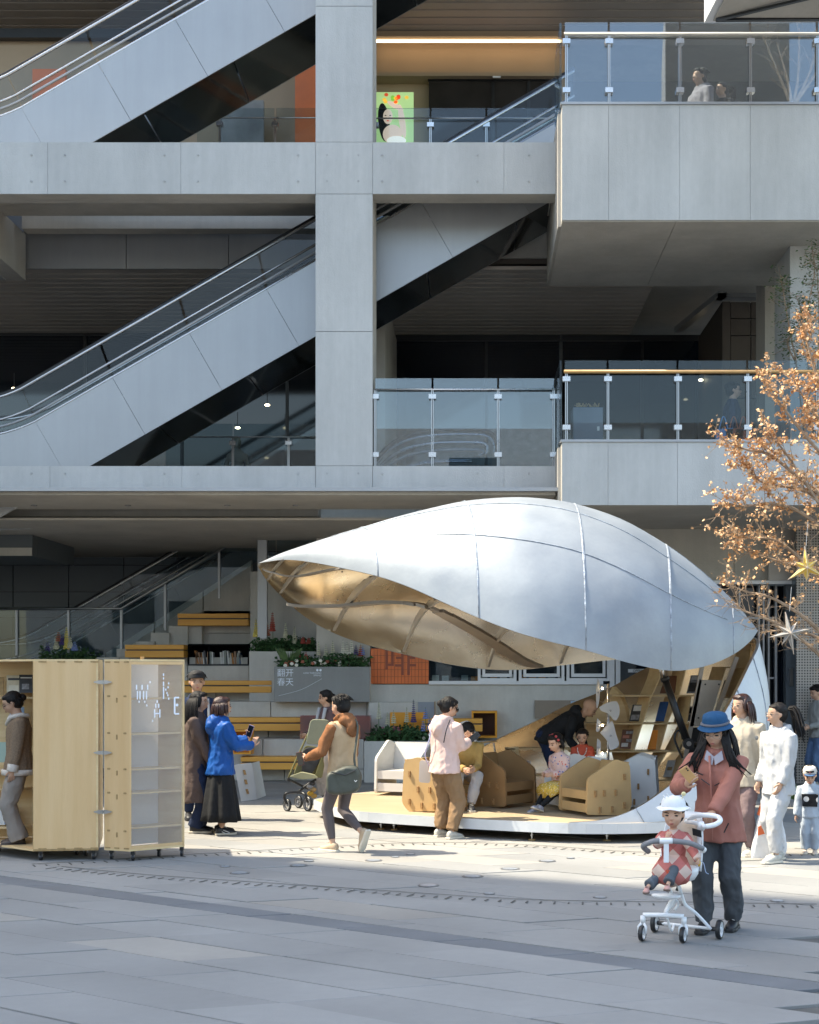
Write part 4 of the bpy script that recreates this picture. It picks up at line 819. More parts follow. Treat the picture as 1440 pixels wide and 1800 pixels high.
# --- deck (leaf-shaped wooden floor on levelling feet)
ZT = .22; ZU = .105
def dk(px, py, z=ZT): return G(px, py, z)
near = [dk(553, 1406), dk(575, 1415), dk(620, 1425), dk(680, 1430), dk(740, 1434), dk(860, 1441), dk(1000, 1447), V((1.75, 15.72, ZT)), V((2.35, 15.95, ZT)), V((2.9, 16.5, ZT)), V((3.25, 17.3, ZT)), V((3.35, 18.1, ZT))]
farr = [V((3.2, 18.9, ZT)), V((2.7, 19.6, ZT)), V((1.8, 20.1, ZT)), V((.6, 20.5, ZT)), V((-.4, 20.5, ZT)), V((-1.15, 20.1, ZT)), V((-1.75, 19.4, ZT)), V((-2.02, 18.8, ZT))]
loop = cr(near+farr+[near[0]], 4)[:-1]
MB().prism([(p.x, p.y) for p in loop], (0, 0, ZT-.02), (1, 0, 0), (0, 1, 0), (0, 0, .02)).build('deck', DECK, pav)
dk_in = [(p.x*.985+.01, p.y*.985+.27) for p in loop]
MB().prism(dk_in, (0, 0, ZU), (1, 0, 0), (0, 1, 0), (0, 0, ZT-.02-ZU-.001)).build('deck_core', PLYE, pav)
ed = MB(); 
nn = len(loop)
for i in range(nn):
    p, q = loop[i], loop[(i+1) % nn]; d = (q-p); nr = V((d.y, -d.x, 0)).normalized(); ed.ob(V((p.x, p.y, ZU)), d, nr*.012, (0, 0, ZT-ZU+.002))
ed.build('edge_strip', WSKIN, pav)
# levelling feet and ballast bags
for px, py in [(572, 1431), (670, 1458), (693, 1459), (704, 1453), (935, 1477), (1067, 1478), (740, 1455), (1180, 1476)]:
    c = G(px, py); t = thing('levelling_foot', 'x', 'foot', c) if False else None
    b = MB(); b.tube([c+V((0, .0, .015)), c+V((0, 0, ZU+.03))], .009, 8); f = b.build('levelling_foot', STEEL, pav); MB().tube([c, c+V((0, 0, .016))], [.045, .038], 12).build('foot_pad', PLYE, f); MB().tube([c+V((0, 0, .05)), c+V((0, 0, .065))], .022, 6).build('lock_nut', STEEL, f)
BAGM = mat('sand_bag', (.10, .085, .05), .9, var=.2, scale=6, bump=.5, bscale=12)
for i, (px, py, w_) in enumerate([(735, 1462, .35), (765, 1461, .3), (800, 1464, .3), (845, 1466, .32), (905, 1469, .4), (985, 1470, .42), (1030, 1471, .35), (1085, 1471, .45), (1135, 1471, .4), (640, 1441, .25)]):
    c = G(px, py); c.y += .45; b = MB().ell(c+V((0, 0, .045)), (w_*.55, .2, .05), None, 14, 8); 
    b.v = [tuple(V(p)+noise.noise_vector(V(p)*6)*.018+V((0, 0, .0))) for p in b.v]; b.v = [(p[0], p[1], max(.002, p[2])) for p in b.v]
    b.build('ballast_bag', BAGM, None, True, label='olive ballast bag under the deck, '+['left of the pink hoodie woman’s legs', 'touching the pink hoodie woman’s left leg', 'between the pink hoodie woman’s legs', 'just right of the pink hoodie woman', 'left of the middle levelling foot', 'just right of the middle levelling foot', 'fourth from the right', 'beside the right levelling foot', 'farthest right behind the stroller', 'smallest, right of the walking woman'][i], category='sandbag')
# --- lower shell: rim loop over a base loop
rimn = [P(1000, 1446, 15.70), P(1060, 1441, 15.72), P(1110, 1425, 15.82), P(1155, 1398, 16.0), P(1200, 1360, 16.25), P(1245, 1300, 16.6), P(1285, 1234, 17.1), P(1315, 1175, 17.55), P(1335, 1129, 18.1)]
rimb = [P(1310, 1120, 18.9), P(1250, 1135, 19.5), P(1190, 1153, 19.9), P(1130, 1178, 20.1), P(1070, 1210, 20.3), P(1000, 1238, 20.4), P(940, 1268, 20.45), P(870, 1301, 20.5), P(790, 1345, 20.5), P(700, 1388, 20.3)]
rim = cr(rimn+rimb, 6)
base = [V((1.06, 15.72, ZU)), V((1.5, 15.72, ZU)), V((1.9, 15.8, ZU)), V((2.25, 15.95, ZU)), V((2.6, 16.2, ZU)), V((2.95, 16.6, ZU)), V((3.2, 17.1, ZU)), V((3.33, 17.6, ZU)), V((3.36, 18.1, ZU)),
        V((3.22, 18.9, ZU)), V((2.95, 19.4, ZU)), V((2.6, 19.7, ZU)), V((2.2, 19.95, ZU)), V((1.7, 20.2, ZU)), V((1.2, 20.38, ZU)), V((.7, 20.48, ZU)), V((.2, 20.5, ZU)), V((-.4, 20.5, ZU)), V((-1.05, 20.3, ZU))]
base = cr(base, 6); k = 14; rs = []; ri = []
cen = V((1.3, 18, 0))
for a, b in zip(rim, base):
    col = []; h = a.z-b.z; od = (b-cen); od.z = 0; od.normalize()
    for j in range(k+1):
        f = j/k; p = b.lerp(a, f)+od*(sin(pi*f)*.12*h*min(1, h)); p.z = b.z+h*f; col.append(p)
    rs.append(col); ri.append([p-od*.035 for p in col])
low = MB().grid(rs).build('lower_shell', WSKIN, pav, True); MB().grid([r[::-1] for r in ri]).build('lining', GOLDTINT, low, True)
MB().grid([[r[-1] for r in rs], [r[-1] for r in ri]]).build('rim_edge', STEEL, low)
sm = MB()
for i in (13, 22, 30, 38, 44): sm.tube([p+V((.003, -.004, 0)) for p in rs[i]], .006, 5)
sm.tube([rs[i][7]+V((0, -.004, 0)) for i in range(24, 54)], .005, 5)
sm.build('welded_seams', SEAM, low, True)
# --- shelving inside the shell
def X_(px, Y=18.7): return X(px, Y)
YSH, DP = 18.55, .36
SZ = [Z(y, YSH) for y in (1222, 1271, 1320, 1370, 1172)]
sh = thing('shell_bookcase', 'slanting plywood bookcase fitted inside the right of the shell', 'bookcase', (2.5, YSH, ZT))
for (a, b), y in zip(((1073, 1228), (1020, 1222), (1000, 1214), (1085, 1180), (1168, 1232)), (1222, 1271, 1320, 1370, 1172)): MB().box(X_(a), X_(b), YSH-.02, YSH+DP, Z(y+2.4, YSH), Z(y, YSH)).build('shelf_board', PLYD, sh)
for (a, b), y in zip(((1270, 1330), (1272, 1305)), (1172, 1225)): MB().box(X_(a), X_(b), YSH-.02, YSH+DP, Z(y+2.4, YSH), Z(y, YSH)).build('shelf_board', PLYD, sh)
def divider(x0, y0, x1, y1, curve=0, d=DP, m=PLYD, back=.55):
    a, b = P(x0, y0, YSH), P(x1, y1, YSH); n_ = 6; 
    rws = []
    for i in range(n_+1):
        f = i/n_; p = a.lerp(b, f)+V((curve*sin(pi*f), 0, 0)); rws.append(p)
    bb = MB()
    for i in range(n_): bb.ob(rws[i], rws[i+1]-rws[i], (-back*d*.55, d, 0), (.018, 0, 0))
    return bb.build('divider', m, sh)
divider(1165, 1165, 1145, 1222, .02); divider(1145, 1222, 1128, 1271); divider(1128, 1271, 1113, 1320); divider(1125, 1320, 1108, 1370); divider(1148, 1370, 1128, 1420) 
divider(1208, 1165, 1192, 1222); divider(1192, 1222, 1172, 1271); divider(1172, 1271, 1158, 1320); divider(1172, 1320, 1143, 1370); divider(1108, 1370, 1096, 1400)
divider(1214, 1222, 1206, 1271); divider(1216, 1271, 1190, 1320); divider(1222, 1320, 1186, 1370); divider(1318, 1132, 1298, 1225, .03); divider(1275, 1172, 1258, 1225)
# wing panels (curved ribs seen at left)
def wing(pts, Y, th=.02, m=PLYD): MB().prism([(X(a, Y), Z(b, Y)) for a, b in pts], (0, Y, 0), (1, 0, 0), (0, 0, 1), (.05, th, 0)).build('curved_rib', m, sh)
wing([(1077, 1207), (1090, 1220), (1099, 1245), (1104, 1270), (1104, 1300), (1096, 1322), (1060, 1322), (1030, 1330), (1030, 1262), (1058, 1240)], 18.95)
wing([(888, 1316), (905, 1312), (908, 1330), (909, 1360), (906, 1394), (900, 1394), (902, 1360)], 19.4)
wing([(1075, 1322), (1108, 1322), (1112, 1420), (1096, 1400)], 18.9)
MB().box(X(888, 19.5), X(1050, 19.5), 19.4, 19.75, Z(1317, 19.5), Z(1315, 19.5)).build('shelf_board', PLYD, sh); MB().box(X(900, 19.5), X(1000, 19.5), 19.4, 19.75, Z(1364, 19.5), Z(1361.5, 19.5)).build('shelf_board', PLYD, sh)
MB().box(X(1020, 19.1), X(1100, 19.1), 18.9, 19.1, Z(1271, 18.9)-.02, Z(1271, 18.9)).build('shelf_board', PLYD, sh)
# books on the shelves
def leanbook(px0, px1, ytop, ybot, lean, m, lab, Y=YSH+.1, print_=None, tk=.02):
    a = P(px0, ybot, Y); w_ = X(px1, Y)-X(px0, Y); h = Z(ytop, Y)-Z(ybot, Y); lx = lean*Y/F
    b = MB(); b.ob(a, (w_, 0, 0), (lx, .09, h), (0, tk, 0)); o = b.build('book', m, None, label=lab, category='book')
    if print_:
        for (u0, u1, v0, v1, pm) in print_:
            q = a+V((w_*u0, -.002, 0))+V((lx, .09, h))*v0; MB().ob(q+V((0, -.003, 0)), (w_*(u1-u0), 0, 0), V((lx, .09, h))*(v1-v0), (0, .004, 0)).build('cover_print', pm, o)
    return o
BLK = mat('black_cover', (.03, .03, .032), .5, var=.5, scale=12); GRYC = mat('grey_cover', (.25, .25, .26), .5, var=.5, scale=25); BLUC = mat('blue_cover', (.015, .075, .24), .5, var=.1); ORC = mat('orange_cover', (.75, .26, .03), .5, var=.05); BRC = mat('brown_cover', (.16, .07, .04), .5); WHC = mat('white_cover', (.62, .61, .58), .6, var=.1, scale=30)
leanbook(1106, 1124, 1239, 1268, 8, BLK, 'black and white patterned book on the second shelf at left', print_=[(.15, .95, .62, .95, WHC), (.1, .9, .1, .4, GRYC)]); leanbook(1124, 1132, 1238, 1268, 8, GRYC, 'grey photograph book beside the patterned black one', YSH+.14)
leanbook(1152, 1171, 1234, 1268, 10, BLUC, 'plain royal blue book on the second shelf'); leanbook(1169, 1176, 1240, 1268, 9, PLYE, 'thin brown spine right of the blue book', YSH+.14)
leanbook(1160, 1186, 1188, 1219, 12, BRC, 'large brown book on the top shelf'); leanbook(1207, 1222, 1187, 1219, 10, GRYC, 'black and white magazine at the top right shelf', print_=[(.1, .9, .75, .95, WHC), (.1, .9, .1, .6, BLK)])
leanbook(1198, 1213, 1242, 1268, 8, WHC, 'white picture grid book right of the hydraulic arm', print_=[(.08, .45, .1, .45, BLK), (.55, .92, .1, .45, GRYC), (.08, .45, .55, .9, GRYC), (.55, .92, .55, .9, BLK)])
leanbook(1089, 1112, 1283, 1316, 7, BRC, 'dark book with pale zigzag print on the third shelf', print_=[(.1, .6, .1, .3, WHC), (.4, .9, .35, .5, GRYC), (.1, .6, .55, .7, mat('salmon_print', (.5, .2, .14), .5)), (.3, .9, .78, .92, GRYC)]); leanbook(1110, 1117, 1284, 1316, 7, BLK, 'thin black book behind the zigzag print one', YSH+.14)
leanbook(1138, 1158, 1284, 1317, 11, ORC, 'bright orange book on the third shelf'); leanbook(1166, 1180, 1337, 1366, 10, WHC, 'cream book leaning on the lowest shelf', print_=[(.2, .8, .4, .6, PLYE)])
leanbook(912, 926, 1339, 1360, 3, mat('multicolour_cover', (.45, .2, .2), .5, col2=(.12, .2, .5), scale=22), 'multicoloured paperback on the low shelf behind the bending man', 19.5); leanbook(926, 932, 1338, 1360, 2, WHC, 'white spine beside the multicoloured paperback', 19.52)
leanbook(1188, 1198, 1285, 1318, 8, WHC, 'pale book in a wire rack left of the strut'); leanbook(1298, 1306, 1192, 1222, 9, BLK, 'black book on the far right shelf', print_=None); leanbook(1304, 1308, 1194, 1222, 9, ORC, 'narrow orange book on the far right shelf', YSH+.13); leanbook(1037, 1050, 1290, 1318, 4, BLK, 'black square book behind the lamp petals', 18.95); leanbook(1055, 1066, 1254, 1270, 0, mat('blue_red_cover', (.12, .12, .35), .5, col2=(.5, .1, .1), scale=20), 'small blue and red book behind the lamp pole', 19.0)
for i in range(4): MB().cb(P(1131+i, 1364-i*2.2, YSH+.12), (.20-.01*i, .16, .014), random.uniform(-.3, .3)).build('magazine', random.choice([WHC, BK[2], mat('lemon_cover', (.6, .55, .15), .6)]), None, label='magazine in the loose pile on the lowest shelf', category='magazine', group='loose pile of magazines on the lowest shelf')
# --- hinge plate, rails, hydraulic arm
hg = thing('lifting_gear', 'black hydraulic arm and metal hinge plate holding up the upper shell', 'lifting mechanism', (3, 17.9, ZT))
YH = 17.9; 
def bar(x0, y0, x1, y1, w_, Y, m, nm, d=.05, par=None):
    a, b = P(x0, y0, Y), P(x1, y1, Y); t_ = (b-a); s_2 = V((t_.z, 0, -t_.x)).normalized()*w_*Y/F; return MB().ob(a-s_2/2, t_, s_2, (0, d, 0)).build(nm, m, par or hg)
TAUPE = mat('taupe_metal', (.40, .37, .33), .35, .5, var=.08)
bar(1236, 1165, 1203, 1345, 7, 18.1, TAUPE, 'rail'); bar(1296, 1155, 1250, 1280, 7, 18.1, TAUPE, 'rail'); bar(1276, 1196, 1247, 1290, 3, 18.2, BLACKM, 'slot')
MB().prism([(X(a, YH), Z(b, YH)) for a, b in ((1234, 1195), (1274, 1196), (1250, 1278), (1217, 1278))], (0, YH+.2, 0), (1, 0, 0), (0, 0, 1), (0, .03, 0)).build('hinge_plate', TAUPE, hg)
for a, b in ((1240, 1203), (1264, 1203), (1228, 1262), (1250, 1262)): p = P(a, b, YH+.19); MB().tube([p, p+V((0, .02, 0))], .012, 8).build('bolt', BLACKM, hg)
MB().prism([(X(a, YH), Z(b, YH)) for a, b in ((1217, 1280), (1240, 1280), (1225, 1345), (1205, 1345))], (0, YH+.25, 0), (1, 0, 0), (0, 0, 1), (0, .03, 0)).build('lower_plate', BLACKM, hg)
YA = 17.3
MB().tube([P(1160, 1160, YA), P(1169, 1195, YA)], .017, 10).build('piston_rod', CHROME, hg, True); MB().tube([P(1156, 1160, YA+.1), P(1163, 1192, YA+.1)], .008, 8).build('piston_rod', CHROME, hg, True)
MB().tube([P(1169, 1193, YA), P(1190, 1254, YA), P(1208, 1302, YA)], [.042, .044, .046], 16).build('cylinder', BLACKM, hg, True); MB().tube([P(1168, 1190, YA), P(1170.5, 1197, YA)], .056, 16).build('cylinder_cap', BLACKM, hg, True)
p = P(1210, 1307, YA); MB().tube([p+V((0, -.05, 0)), p+V((0, .05, 0))], .07, 20).build('pivot', BLACKM, hg); MB().tube([p+V((0, -.06, 0)), p+V((0, -.05, 0))], .03, 14).build('pivot_bolt', STEEL, hg)
MB().tube([p, P(1240, 1312, YA+.2)], .035, 12).build('link_arm', BLACKM, hg); MB().tube(cr([P(1188, 1288, YA-.02), P(1186, 1300, YA-.02), P(1194, 1320, YA-.02), P(1200, 1333, YA-.02)], 5), .014, 8).build('hose', RUBBER, hg, True)
MB().tube(cr([P(1188, 1288, YA), P(1193, 1284, YA), P(1198, 1290, YA), P(1200, 1300, YA)], 5), .012, 8).build('hose', RUBBER, hg, True)

# ================================================================ PETAL LAMP
YL = 17.6
lp = thing('floor_lamp', 'slim floor lamp with white petal shades and tiny warm bulbs', 'lamp', (X(1069, YL), YL, ZT))
MB().tube([(X(1069, YL), YL, ZT), (X(1069, YL), YL, Z(1202, YL))], .018, 12).build('pole', CHROME, lp, True)
PET = glass('milky_petal', (.9, .85, .75), .6, .2, .8); 
def petal(pts, Y, ang=0, nm='petal'):
    q = cr([V((a, b, 0)) for a, b in pts]+[V((pts[0][0], pts[0][1], 0))], 4)[:-1]; c = P(sum(a for a, b in pts)/len(pts), sum(b for a, b in pts)/len(pts), Y)
    rr = [c]; vs = []
    for th in (0, .008):
        for v in q:
            p = P(v.x, v.y, Y); d = p-c; vs.append(V((c.x+d.x*cos(ang), c.y+d.x*sin(ang)+th-(d.length**2)*.25, p.z)))
    k = len(q); b = MB(); b.add(vs, [tuple(range(k-1, -1, -1)), tuple(range(k, 2*k))]+[(i, (i+1) % k, k+(i+1) % k, k+i) for i in range(k)]); o = b.build(nm, PET, lp)
    MB().ell(c+V((0, -.02, 0)), .012, None, 8, 6).build('petal_screw', STEEL, o)
petal([(1053, 1243), (1066, 1236), (1084, 1233), (1090, 1248), (1087, 1262), (1080, 1266), (1070, 1255), (1056, 1249)], YL-.12, .2)
petal([(1055, 1288), (1070, 1272), (1077, 1269), (1083, 1290), (1088, 1310), (1073, 1318), (1068, 1303)], YL-.12, -.15)
petal([(1050, 1192), (1054, 1200), (1054, 1230), (1049, 1245), (1048, 1220)], YL-.05, 0); petal([(1050, 1262), (1056, 1270), (1054, 1284), (1048, 1285)], YL-.05); petal([(1050, 1298), (1056, 1305), (1055, 1325), (1049, 1327)], YL-.05)
BULB = emit('warm_bulb', (1, .82, .55), 14)
for y in (1210, 1275, 1324): c = P(1059, y, YL-.03); MB().ell(c, .013, None, 8, 6).build('bulb', BULB, lp); MB().tube([c, (X(1069, YL), YL, c.z)], .005, 6).build('bulb_arm', CHROME, lp)

# ================================================================ CARDBOARD CHAIRS
def cardboard_chair(lab, mside, mslat, loc, rz, sc=1, group='flat pack cardboard chairs'):
    """local: seat faces -Y; width along X"""
    t = thing('cardboard_chair', lab, 'chair', (0, 0, 0), 0, group); Wd, Dp, Ht = .62, .62, .62
    prof = smoothpoly([(-.30, 0.03), (.24, 0), (.33, .10), (.30, .60), (.10, .66), (-.28, .45)], .05)
    for sx in (-Wd/2, Wd/2-.03):
        MB().prism(prof, (sx, 0, 0), (0, 1, 0), (0, 0, 1), (.03, 0, 0)).build('side_panel', mside, t)
    MB().box(-Wd/2+.031, Wd/2-.031, -.24, .22, .27, .30).build('seat', mslat, t)
    MB().ob((-Wd/2+.031, .22, .30), (Wd-.062, 0, 0), (0, .06, .32), (0, .03, 0)).build('backrest', mslat, t)
    for z in (.05, .2): MB().box(-Wd/2+.031, Wd/2-.031, -.27, -.245, z, z+.10).build('front_slat', mslat, t)
    tb = MB()
    for sx in (-Wd/2-.025, Wd/2):
        for (a, b) in ((-.18, .27), (-.06, .27), (.10, .27), (.22, .45), (.22, .12), (-.12, .08), (.05, .08)): tb.box(sx, sx+.025, a-.012, a+.012, b-.035, b+.035)
    tb.build('tabs', CARDE, t, kind='stuff')
    t.location = loc; t.rotation_euler = (0, 0, rz); t.scale = (sc,)*3; return t
def on(px, py, z=ZT): return G(px, py, z)
cardboard_chair('white cardboard bench with open slatted front at the left of the deck', CARDW, CARDW, on(716, 1396), radians(-20), 1.12)
cardboard_chair('tan cardboard chair behind the pink hoodie woman’s legs', CARDL, CARDL, V((-.42, 17.2, ZT)), radians(62), 1.0)
cardboard_chair('dark brown cardboard chair right of the pink hoodie woman', CARD, CARD, V((.35, 17.75, ZT)), radians(52), 1.05)
cardboard_chair('white cardboard chair carrying the girl in the pink coat', CARDW, CARDW, V((1.25, 17.45, ZT)), radians(-72), 1.0)
cardboard_chair('tan cardboard chair nearest the front of the deck', CARDL, CARDL, V((1.42, 16.75, ZT)), radians(-62), 1.0)
cardboard_chair('white cardboard chair tilted against the bookcase', CARDW, CARDW, V((1.98, 17.75, ZT)), radians(-100), 1.0)
# folded white cardboard stool left
t = thing('cardboard_stand', 'white folded cardboard stand behind the blue jacket woman', 'stand', G(448, 1408))
q = [G(424, 1409), G(452, 1405), G(467, 1399)]; H_ = .53
for i in range(2):
    a, b = q[i], q[i+1]; MB().ob(a, b-a, (0, .03, 0), (-.10+.0*i, 0, H_)).build('side_panel', CARDW, t)
MB().ob(q[0]+V((0, .031, 0)), q[1]-q[0], (-.06, .3, .0), (-.08, 0, H_-.01)).build('side_panel', CARDW, t)
for i in range(3): MB().ob(q[0].lerp(q[1], .45)+V((-.02*i-.02, -.02, .1+.14*i)), (.035, 0, .0), (0, .02, 0), (-.02, 0, .07)).build('tab', CARDE, t)
# white folding lounge chair on the deck
t = thing('folding_chair', 'white folding lounge chair with wooden arms behind the pink hoodie woman', 'chair', V((0, 19.3, ZT))); Yc = 19.3
MB().tube(cr([P(800, 1330, Yc), P(806, 1280, Yc), P(814, 1270, Yc), P(826, 1270, Yc), P(833, 1282, Yc), P(842, 1330, Yc)], 5), .014, 8).build('back_frame', WPLAS, t, True)
MB().prism([(X(a, Yc), Z(b, Yc)) for a, b in ((808, 1284), (831, 1284), (842, 1324), (804, 1324))], (0, Yc+.02, 0), (1, 0, 0), (0, 0, 1), (0, .02, 0)).build('back_sheet', WHITE, t)
for yy in (0, .4): MB().ob(P(826, 1309, Yc+yy-.3), P(874, 1304, Yc+yy-.3)-P(826, 1309, Yc+yy-.3), (0, .05, 0), (0, 0, .02)).build('arm_rest', RAILW, t); MB().tube([P(846, 1309, Yc+yy-.3), P(853, 1345, Yc+yy-.3), P(840, 1385, Yc+yy-.3)], .012, 8).build('leg', CHROME, t); MB().tube([P(868, 1306, Yc+yy-.3), P(874, 1345, Yc+yy-.3), P(880, 1385, Yc+yy-.3)], .012, 8).build('leg', CHROME, t)
GRIPM = mat('wire_frame', (.25, .2, .16), .4, .5)
# ================================================================ PEOPLE
TMPS = bpy.data.scenes.new('scratch'); TVL = TMPS.view_layers[0]
def remesh(mb, name, mats, par, voxel=.014, smooth=4, wr=0, wf=7, loc=None, extra=None):
    me = mb.mesh('tmp', [], V((0, 0, 0))); o = bpy.data.objects.new('tmp', me); TMPS.collection.objects.link(o)
    r = o.modifiers.new('r', 'REMESH'); r.mode = 'VOXEL'; r.voxel_size = voxel; r.use_smooth_shade = True
    if smooth: s = o.modifiers.new('s', 'SMOOTH'); s.factor = .5; s.iterations = smooth
    TVL.update(); dg = TVL.depsgraph; me2 = bpy.data.meshes.new_from_object(o.evaluated_get(dg)); bpy.data.objects.remove(o); bpy.data.meshes.remove(me)
    if wr:
        n_ = len(me2.vertices); co = np.empty(n_*3, 'f'); me2.vertices.foreach_get('co', co); nr = np.empty(n_*3, 'f'); me2.vertex_normals.foreach_get('vector', nr); co = co.reshape(-1, 3); nr = nr.reshape(-1, 3)
        hh = np.empty(n_, 'f')
        for i, (x, y, z) in enumerate(co.tolist()): q = V((x*wf*1.3, y*wf*1.3, z*wf*.8+x*wf*.5)); hh[i] = noise.noise(q)+.5*noise.noise(q*2.1)+.5*max(0, .25-abs(noise.noise(q*1.3+V((7, 3, 1)))))*4-.5
        co += nr*(hh*wr*1.15)[:, None]; me2.vertices.foreach_set('co', co.ravel()); me2.update()
    if extra:
        bm = bmesh.new(); bm.from_mesh(me2); m3 = extra.mesh('t', [], V((0, 0, 0))); bm.from_mesh(m3); bm.to_mesh(me2); bm.free(); bpy.data.meshes.remove(m3)
    me2.materials.clear(); me2.materials.append(mats); me2.name = name
    me2.polygons.foreach_set('use_smooth', [True]*len(me2.polygons)); me2.update()
    ob = bpy.data.objects.new(name, me2); COL.objects.link(ob); ob.parent = par; return ob
def ik(a, b, l1, l2, pole):
    d = b-a; D = min(d.length, (l1+l2)*.999); d = d.normalized(); x = (l1*l1-l2*l2+D*D)/(2*D); h = sqrt(max(0, l1*l1-x*x)); p = pole-d*pole.dot(d)
    p = p.normalized() if p.length > 1e-5 else d.orthogonal().normalized(); return a+d*x+p*h, a+d*D
def ring(c, rx, ry, ax, ay, n=14, f=None): return [c+ax*rx*cos(2*pi*k/n)*(f(2*pi*k/n) if f else 1)+ay*ry*sin(2*pi*k/n)*(f(2*pi*k/n) if f else 1) for k in range(n)]
def hand(mb, fing, wr, fdir, pdir, s, curl=.6, grip=False):
    """palm into mb (remeshed); fingers into fing. fdir: finger direction, pdir: palm normal"""
    fdir = fdir.normalized(); pdir = (pdir-fdir*pdir.dot(fdir)).normalized(); sd = fdir.cross(pdir)
    m = Matrix((sd, pdir, fdir)).transposed(); c = wr+fdir*.045*s; mb.ell(c, (.037*s, .017*s, .046*s), m, 10, 8)
    for i, (o, L_) in enumerate([(-.027, .066), (-.009, .074), (.009, .070), (.026, .055)]):
        p = wr+fdir*.078*s+sd*o*s; d = fdir.copy(); pts = [p-fdir*.02*s, p]
        for j, q in enumerate((.45, .32, .23)):
            a = curl*(.7+.25*j)*(1+.08*i); d = (d*cos(a)+pdir*sin(a)).normalized(); pts.append(pts[-1]+d*L_*s*q)
        fing.tube(pts, [.0088*s, .0085*s, .008*s, .0072*s, .0058*s], 6)
    p = wr+fdir*.025*s-sd*.03*s; d = (fdir*.7-sd*.6+pdir*.45).normalized(); p2 = p+d*.034*s; d2 = (fdir*.9-sd*.05+pdir*(.4+curl*.4)).normalized(); fing.tube([p-d*.015*s, p, p2, p2+d2*.028*s], [.012*s, .011*s, .0095*s, .007*s], 6)
def person(label, loc, ang, H=1.62, lean=0, yaw=0, pitch=0, roll=0, hl=None, hr=None, fl=None, fr=None, pl=None, pr=None, sit=None, child=False,
           top=None, bottom=None, shoes=None, hair=('short', HAIR), skin=None, build=1.0, eye=True, glasses=None, hc=(.5, .5), vox=.014, twist=0, footpitch=(0, 0), name='person', kneepole=None, extras=None):
    skin = skin or SKIN
    t = thing(name, label, 'person', (0, 0, 0)); U = V((0, 0, 1))
    def L(a, b, c): return V((-a*H, -b*H, c*H))           # right, forward, up (fractions of H)
    hs = (1.38 if H > .8 else 1.92) if child else 1.0
    hip = L(0, 0, .52) if sit is None else L(0, 0, 0)+V((0, 0, sit)); leg = H*(.2435 if not child else .21); shin = H*(.2335 if not child else .19)
    if child and sit is None: hip = L(0, 0, .455)
    ax = V((-1, 0, 0))
    Rm = Matrix.Rotation(twist, 3, 'Z')@Matrix.Rotation(lean, 3, 'X')  # lean forward towards -Y
    tl = .30*H
    def S(a, b, c): return hip+Rm@V((-a*H, -b*H, c*H))     # torso frame, c from the hip
    shc = S(0, 0, .295); neck = S(0, .004, .33); 
    sw = .108*build if not child else .10
    sl, sr = S(-sw, 0, .285), S(sw, 0, .285)
    Rh = Matrix.Rotation(twist+yaw, 3, 'Z')@Matrix.Rotation(lean*.35+pitch, 3, 'X')@Matrix.Rotation(roll, 3, 'Y')
    hd = neck+Rm@V((0, 0, .02*H))+Rh@V((0, -.012*H, .072*H*hs)); k = H*.0625*hs
    def HD(x, y, z): return hd+Rh@V((x*k, -y*k, z*k))      # x: image-right when facing camera; y forward
    body = MB(); fing = MB()
    # head
    body.ell(HD(0, -.12, .28), (k*.80, k*1.0, k*.86), Rh, 16, 12); body.ell(HD(0, .25, -.18), (k*.66, k*.66, k*.82), Rh, 16, 12); body.ell(HD(0, .45, -.62), (k*.36, k*.36, k*.34), Rh, 12, 8)
    body.ell(HD(0, .5, -.35), (k*.46, k*.42, k*.45), Rh, 12, 8); body.loft([ring(HD(0, .98, .05), k*.05, k*.05, Rh@V((1, 0, 0)), Rh@V((0, -1, 0)), 8), ring(HD(0, 1.0, -.22), k*.14, k*.2, Rh@V((1, 0, 0)), Rh@V((0, -1, 0)), 8), ring(HD(0, .9, -.30), k*.12, k*.12, Rh@V((1, 0, 0)), Rh@V((0, -1, 0)), 8)])
    for s in (-1, 1): body.ell(HD(s*.80, -.05, -.08), (k*.10, k*.18, k*.27), Rh, 8, 8); body.ell(HD(s*.33, .62, -.28), (k*.26, k*.22, k*.22), Rh, 8, 8)
    body.ell(HD(0, .86, -.56), (k*.22, k*.1, k*.09), Rh, 8, 6)
    body.tube([neck-Rm@V((0, 0, .03*H)), neck.lerp(hd, .35), HD(0, -.15, -.35)], [.040*H*(1.05 if child else 1), .033*H, .034*H], 12)
    # torso
    X_a, Y_a = Rm@V((1, 0, 0)), Rm@V((0, 1, 0)); b_ = build
    body.loft([ring(S(0, 0, c), w_*H*b_, d_*H*b_, X_a, Y_a) for c, w_, d_ in [(-.06, .070, .055), (-.02, .095, .068), (.04, .092, .066), (.11, .078, .056), (.18, .088, .064), (.24, .098, .066), (.28, .085, .055), (.32, .05, .045), (.335, .03, .03)]])
    # arms
    ua, fa = .168*H, .15*H; arms = []
    for side, (sp, h, pole) in enumerate(((sl, hl, pl), (sr, hr, pr))):
        sg = -1 if side == 0 else 1
        tgt = L(*h[:3]) if h else S(sg*.135, .03, -.03)
        pole = V((-pole[0], -pole[1], pole[2])) if pole else V((-sg*.25, .9, -.5)); el, wr = ik(sp, tgt, ua, fa, pole); arms.append((sp, el, wr))
        body.tube([sp, sp.lerp(el, .5), el, el.lerp(wr, .3), wr], [.030*H, .026*H, .021*H, .021*H, .0155*H], 10)
        fd = (wr-el).normalized(); opt = h[3] if h and len(h) > 3 else {}
        fdir = V((-opt['f'][0], -opt['f'][1], opt['f'][2])) if 'f' in opt else fd; pdir = V((-opt['p'][0], -opt['p'][1], opt['p'][2])) if 'p' in opt else V((sg, -.3, -.2))
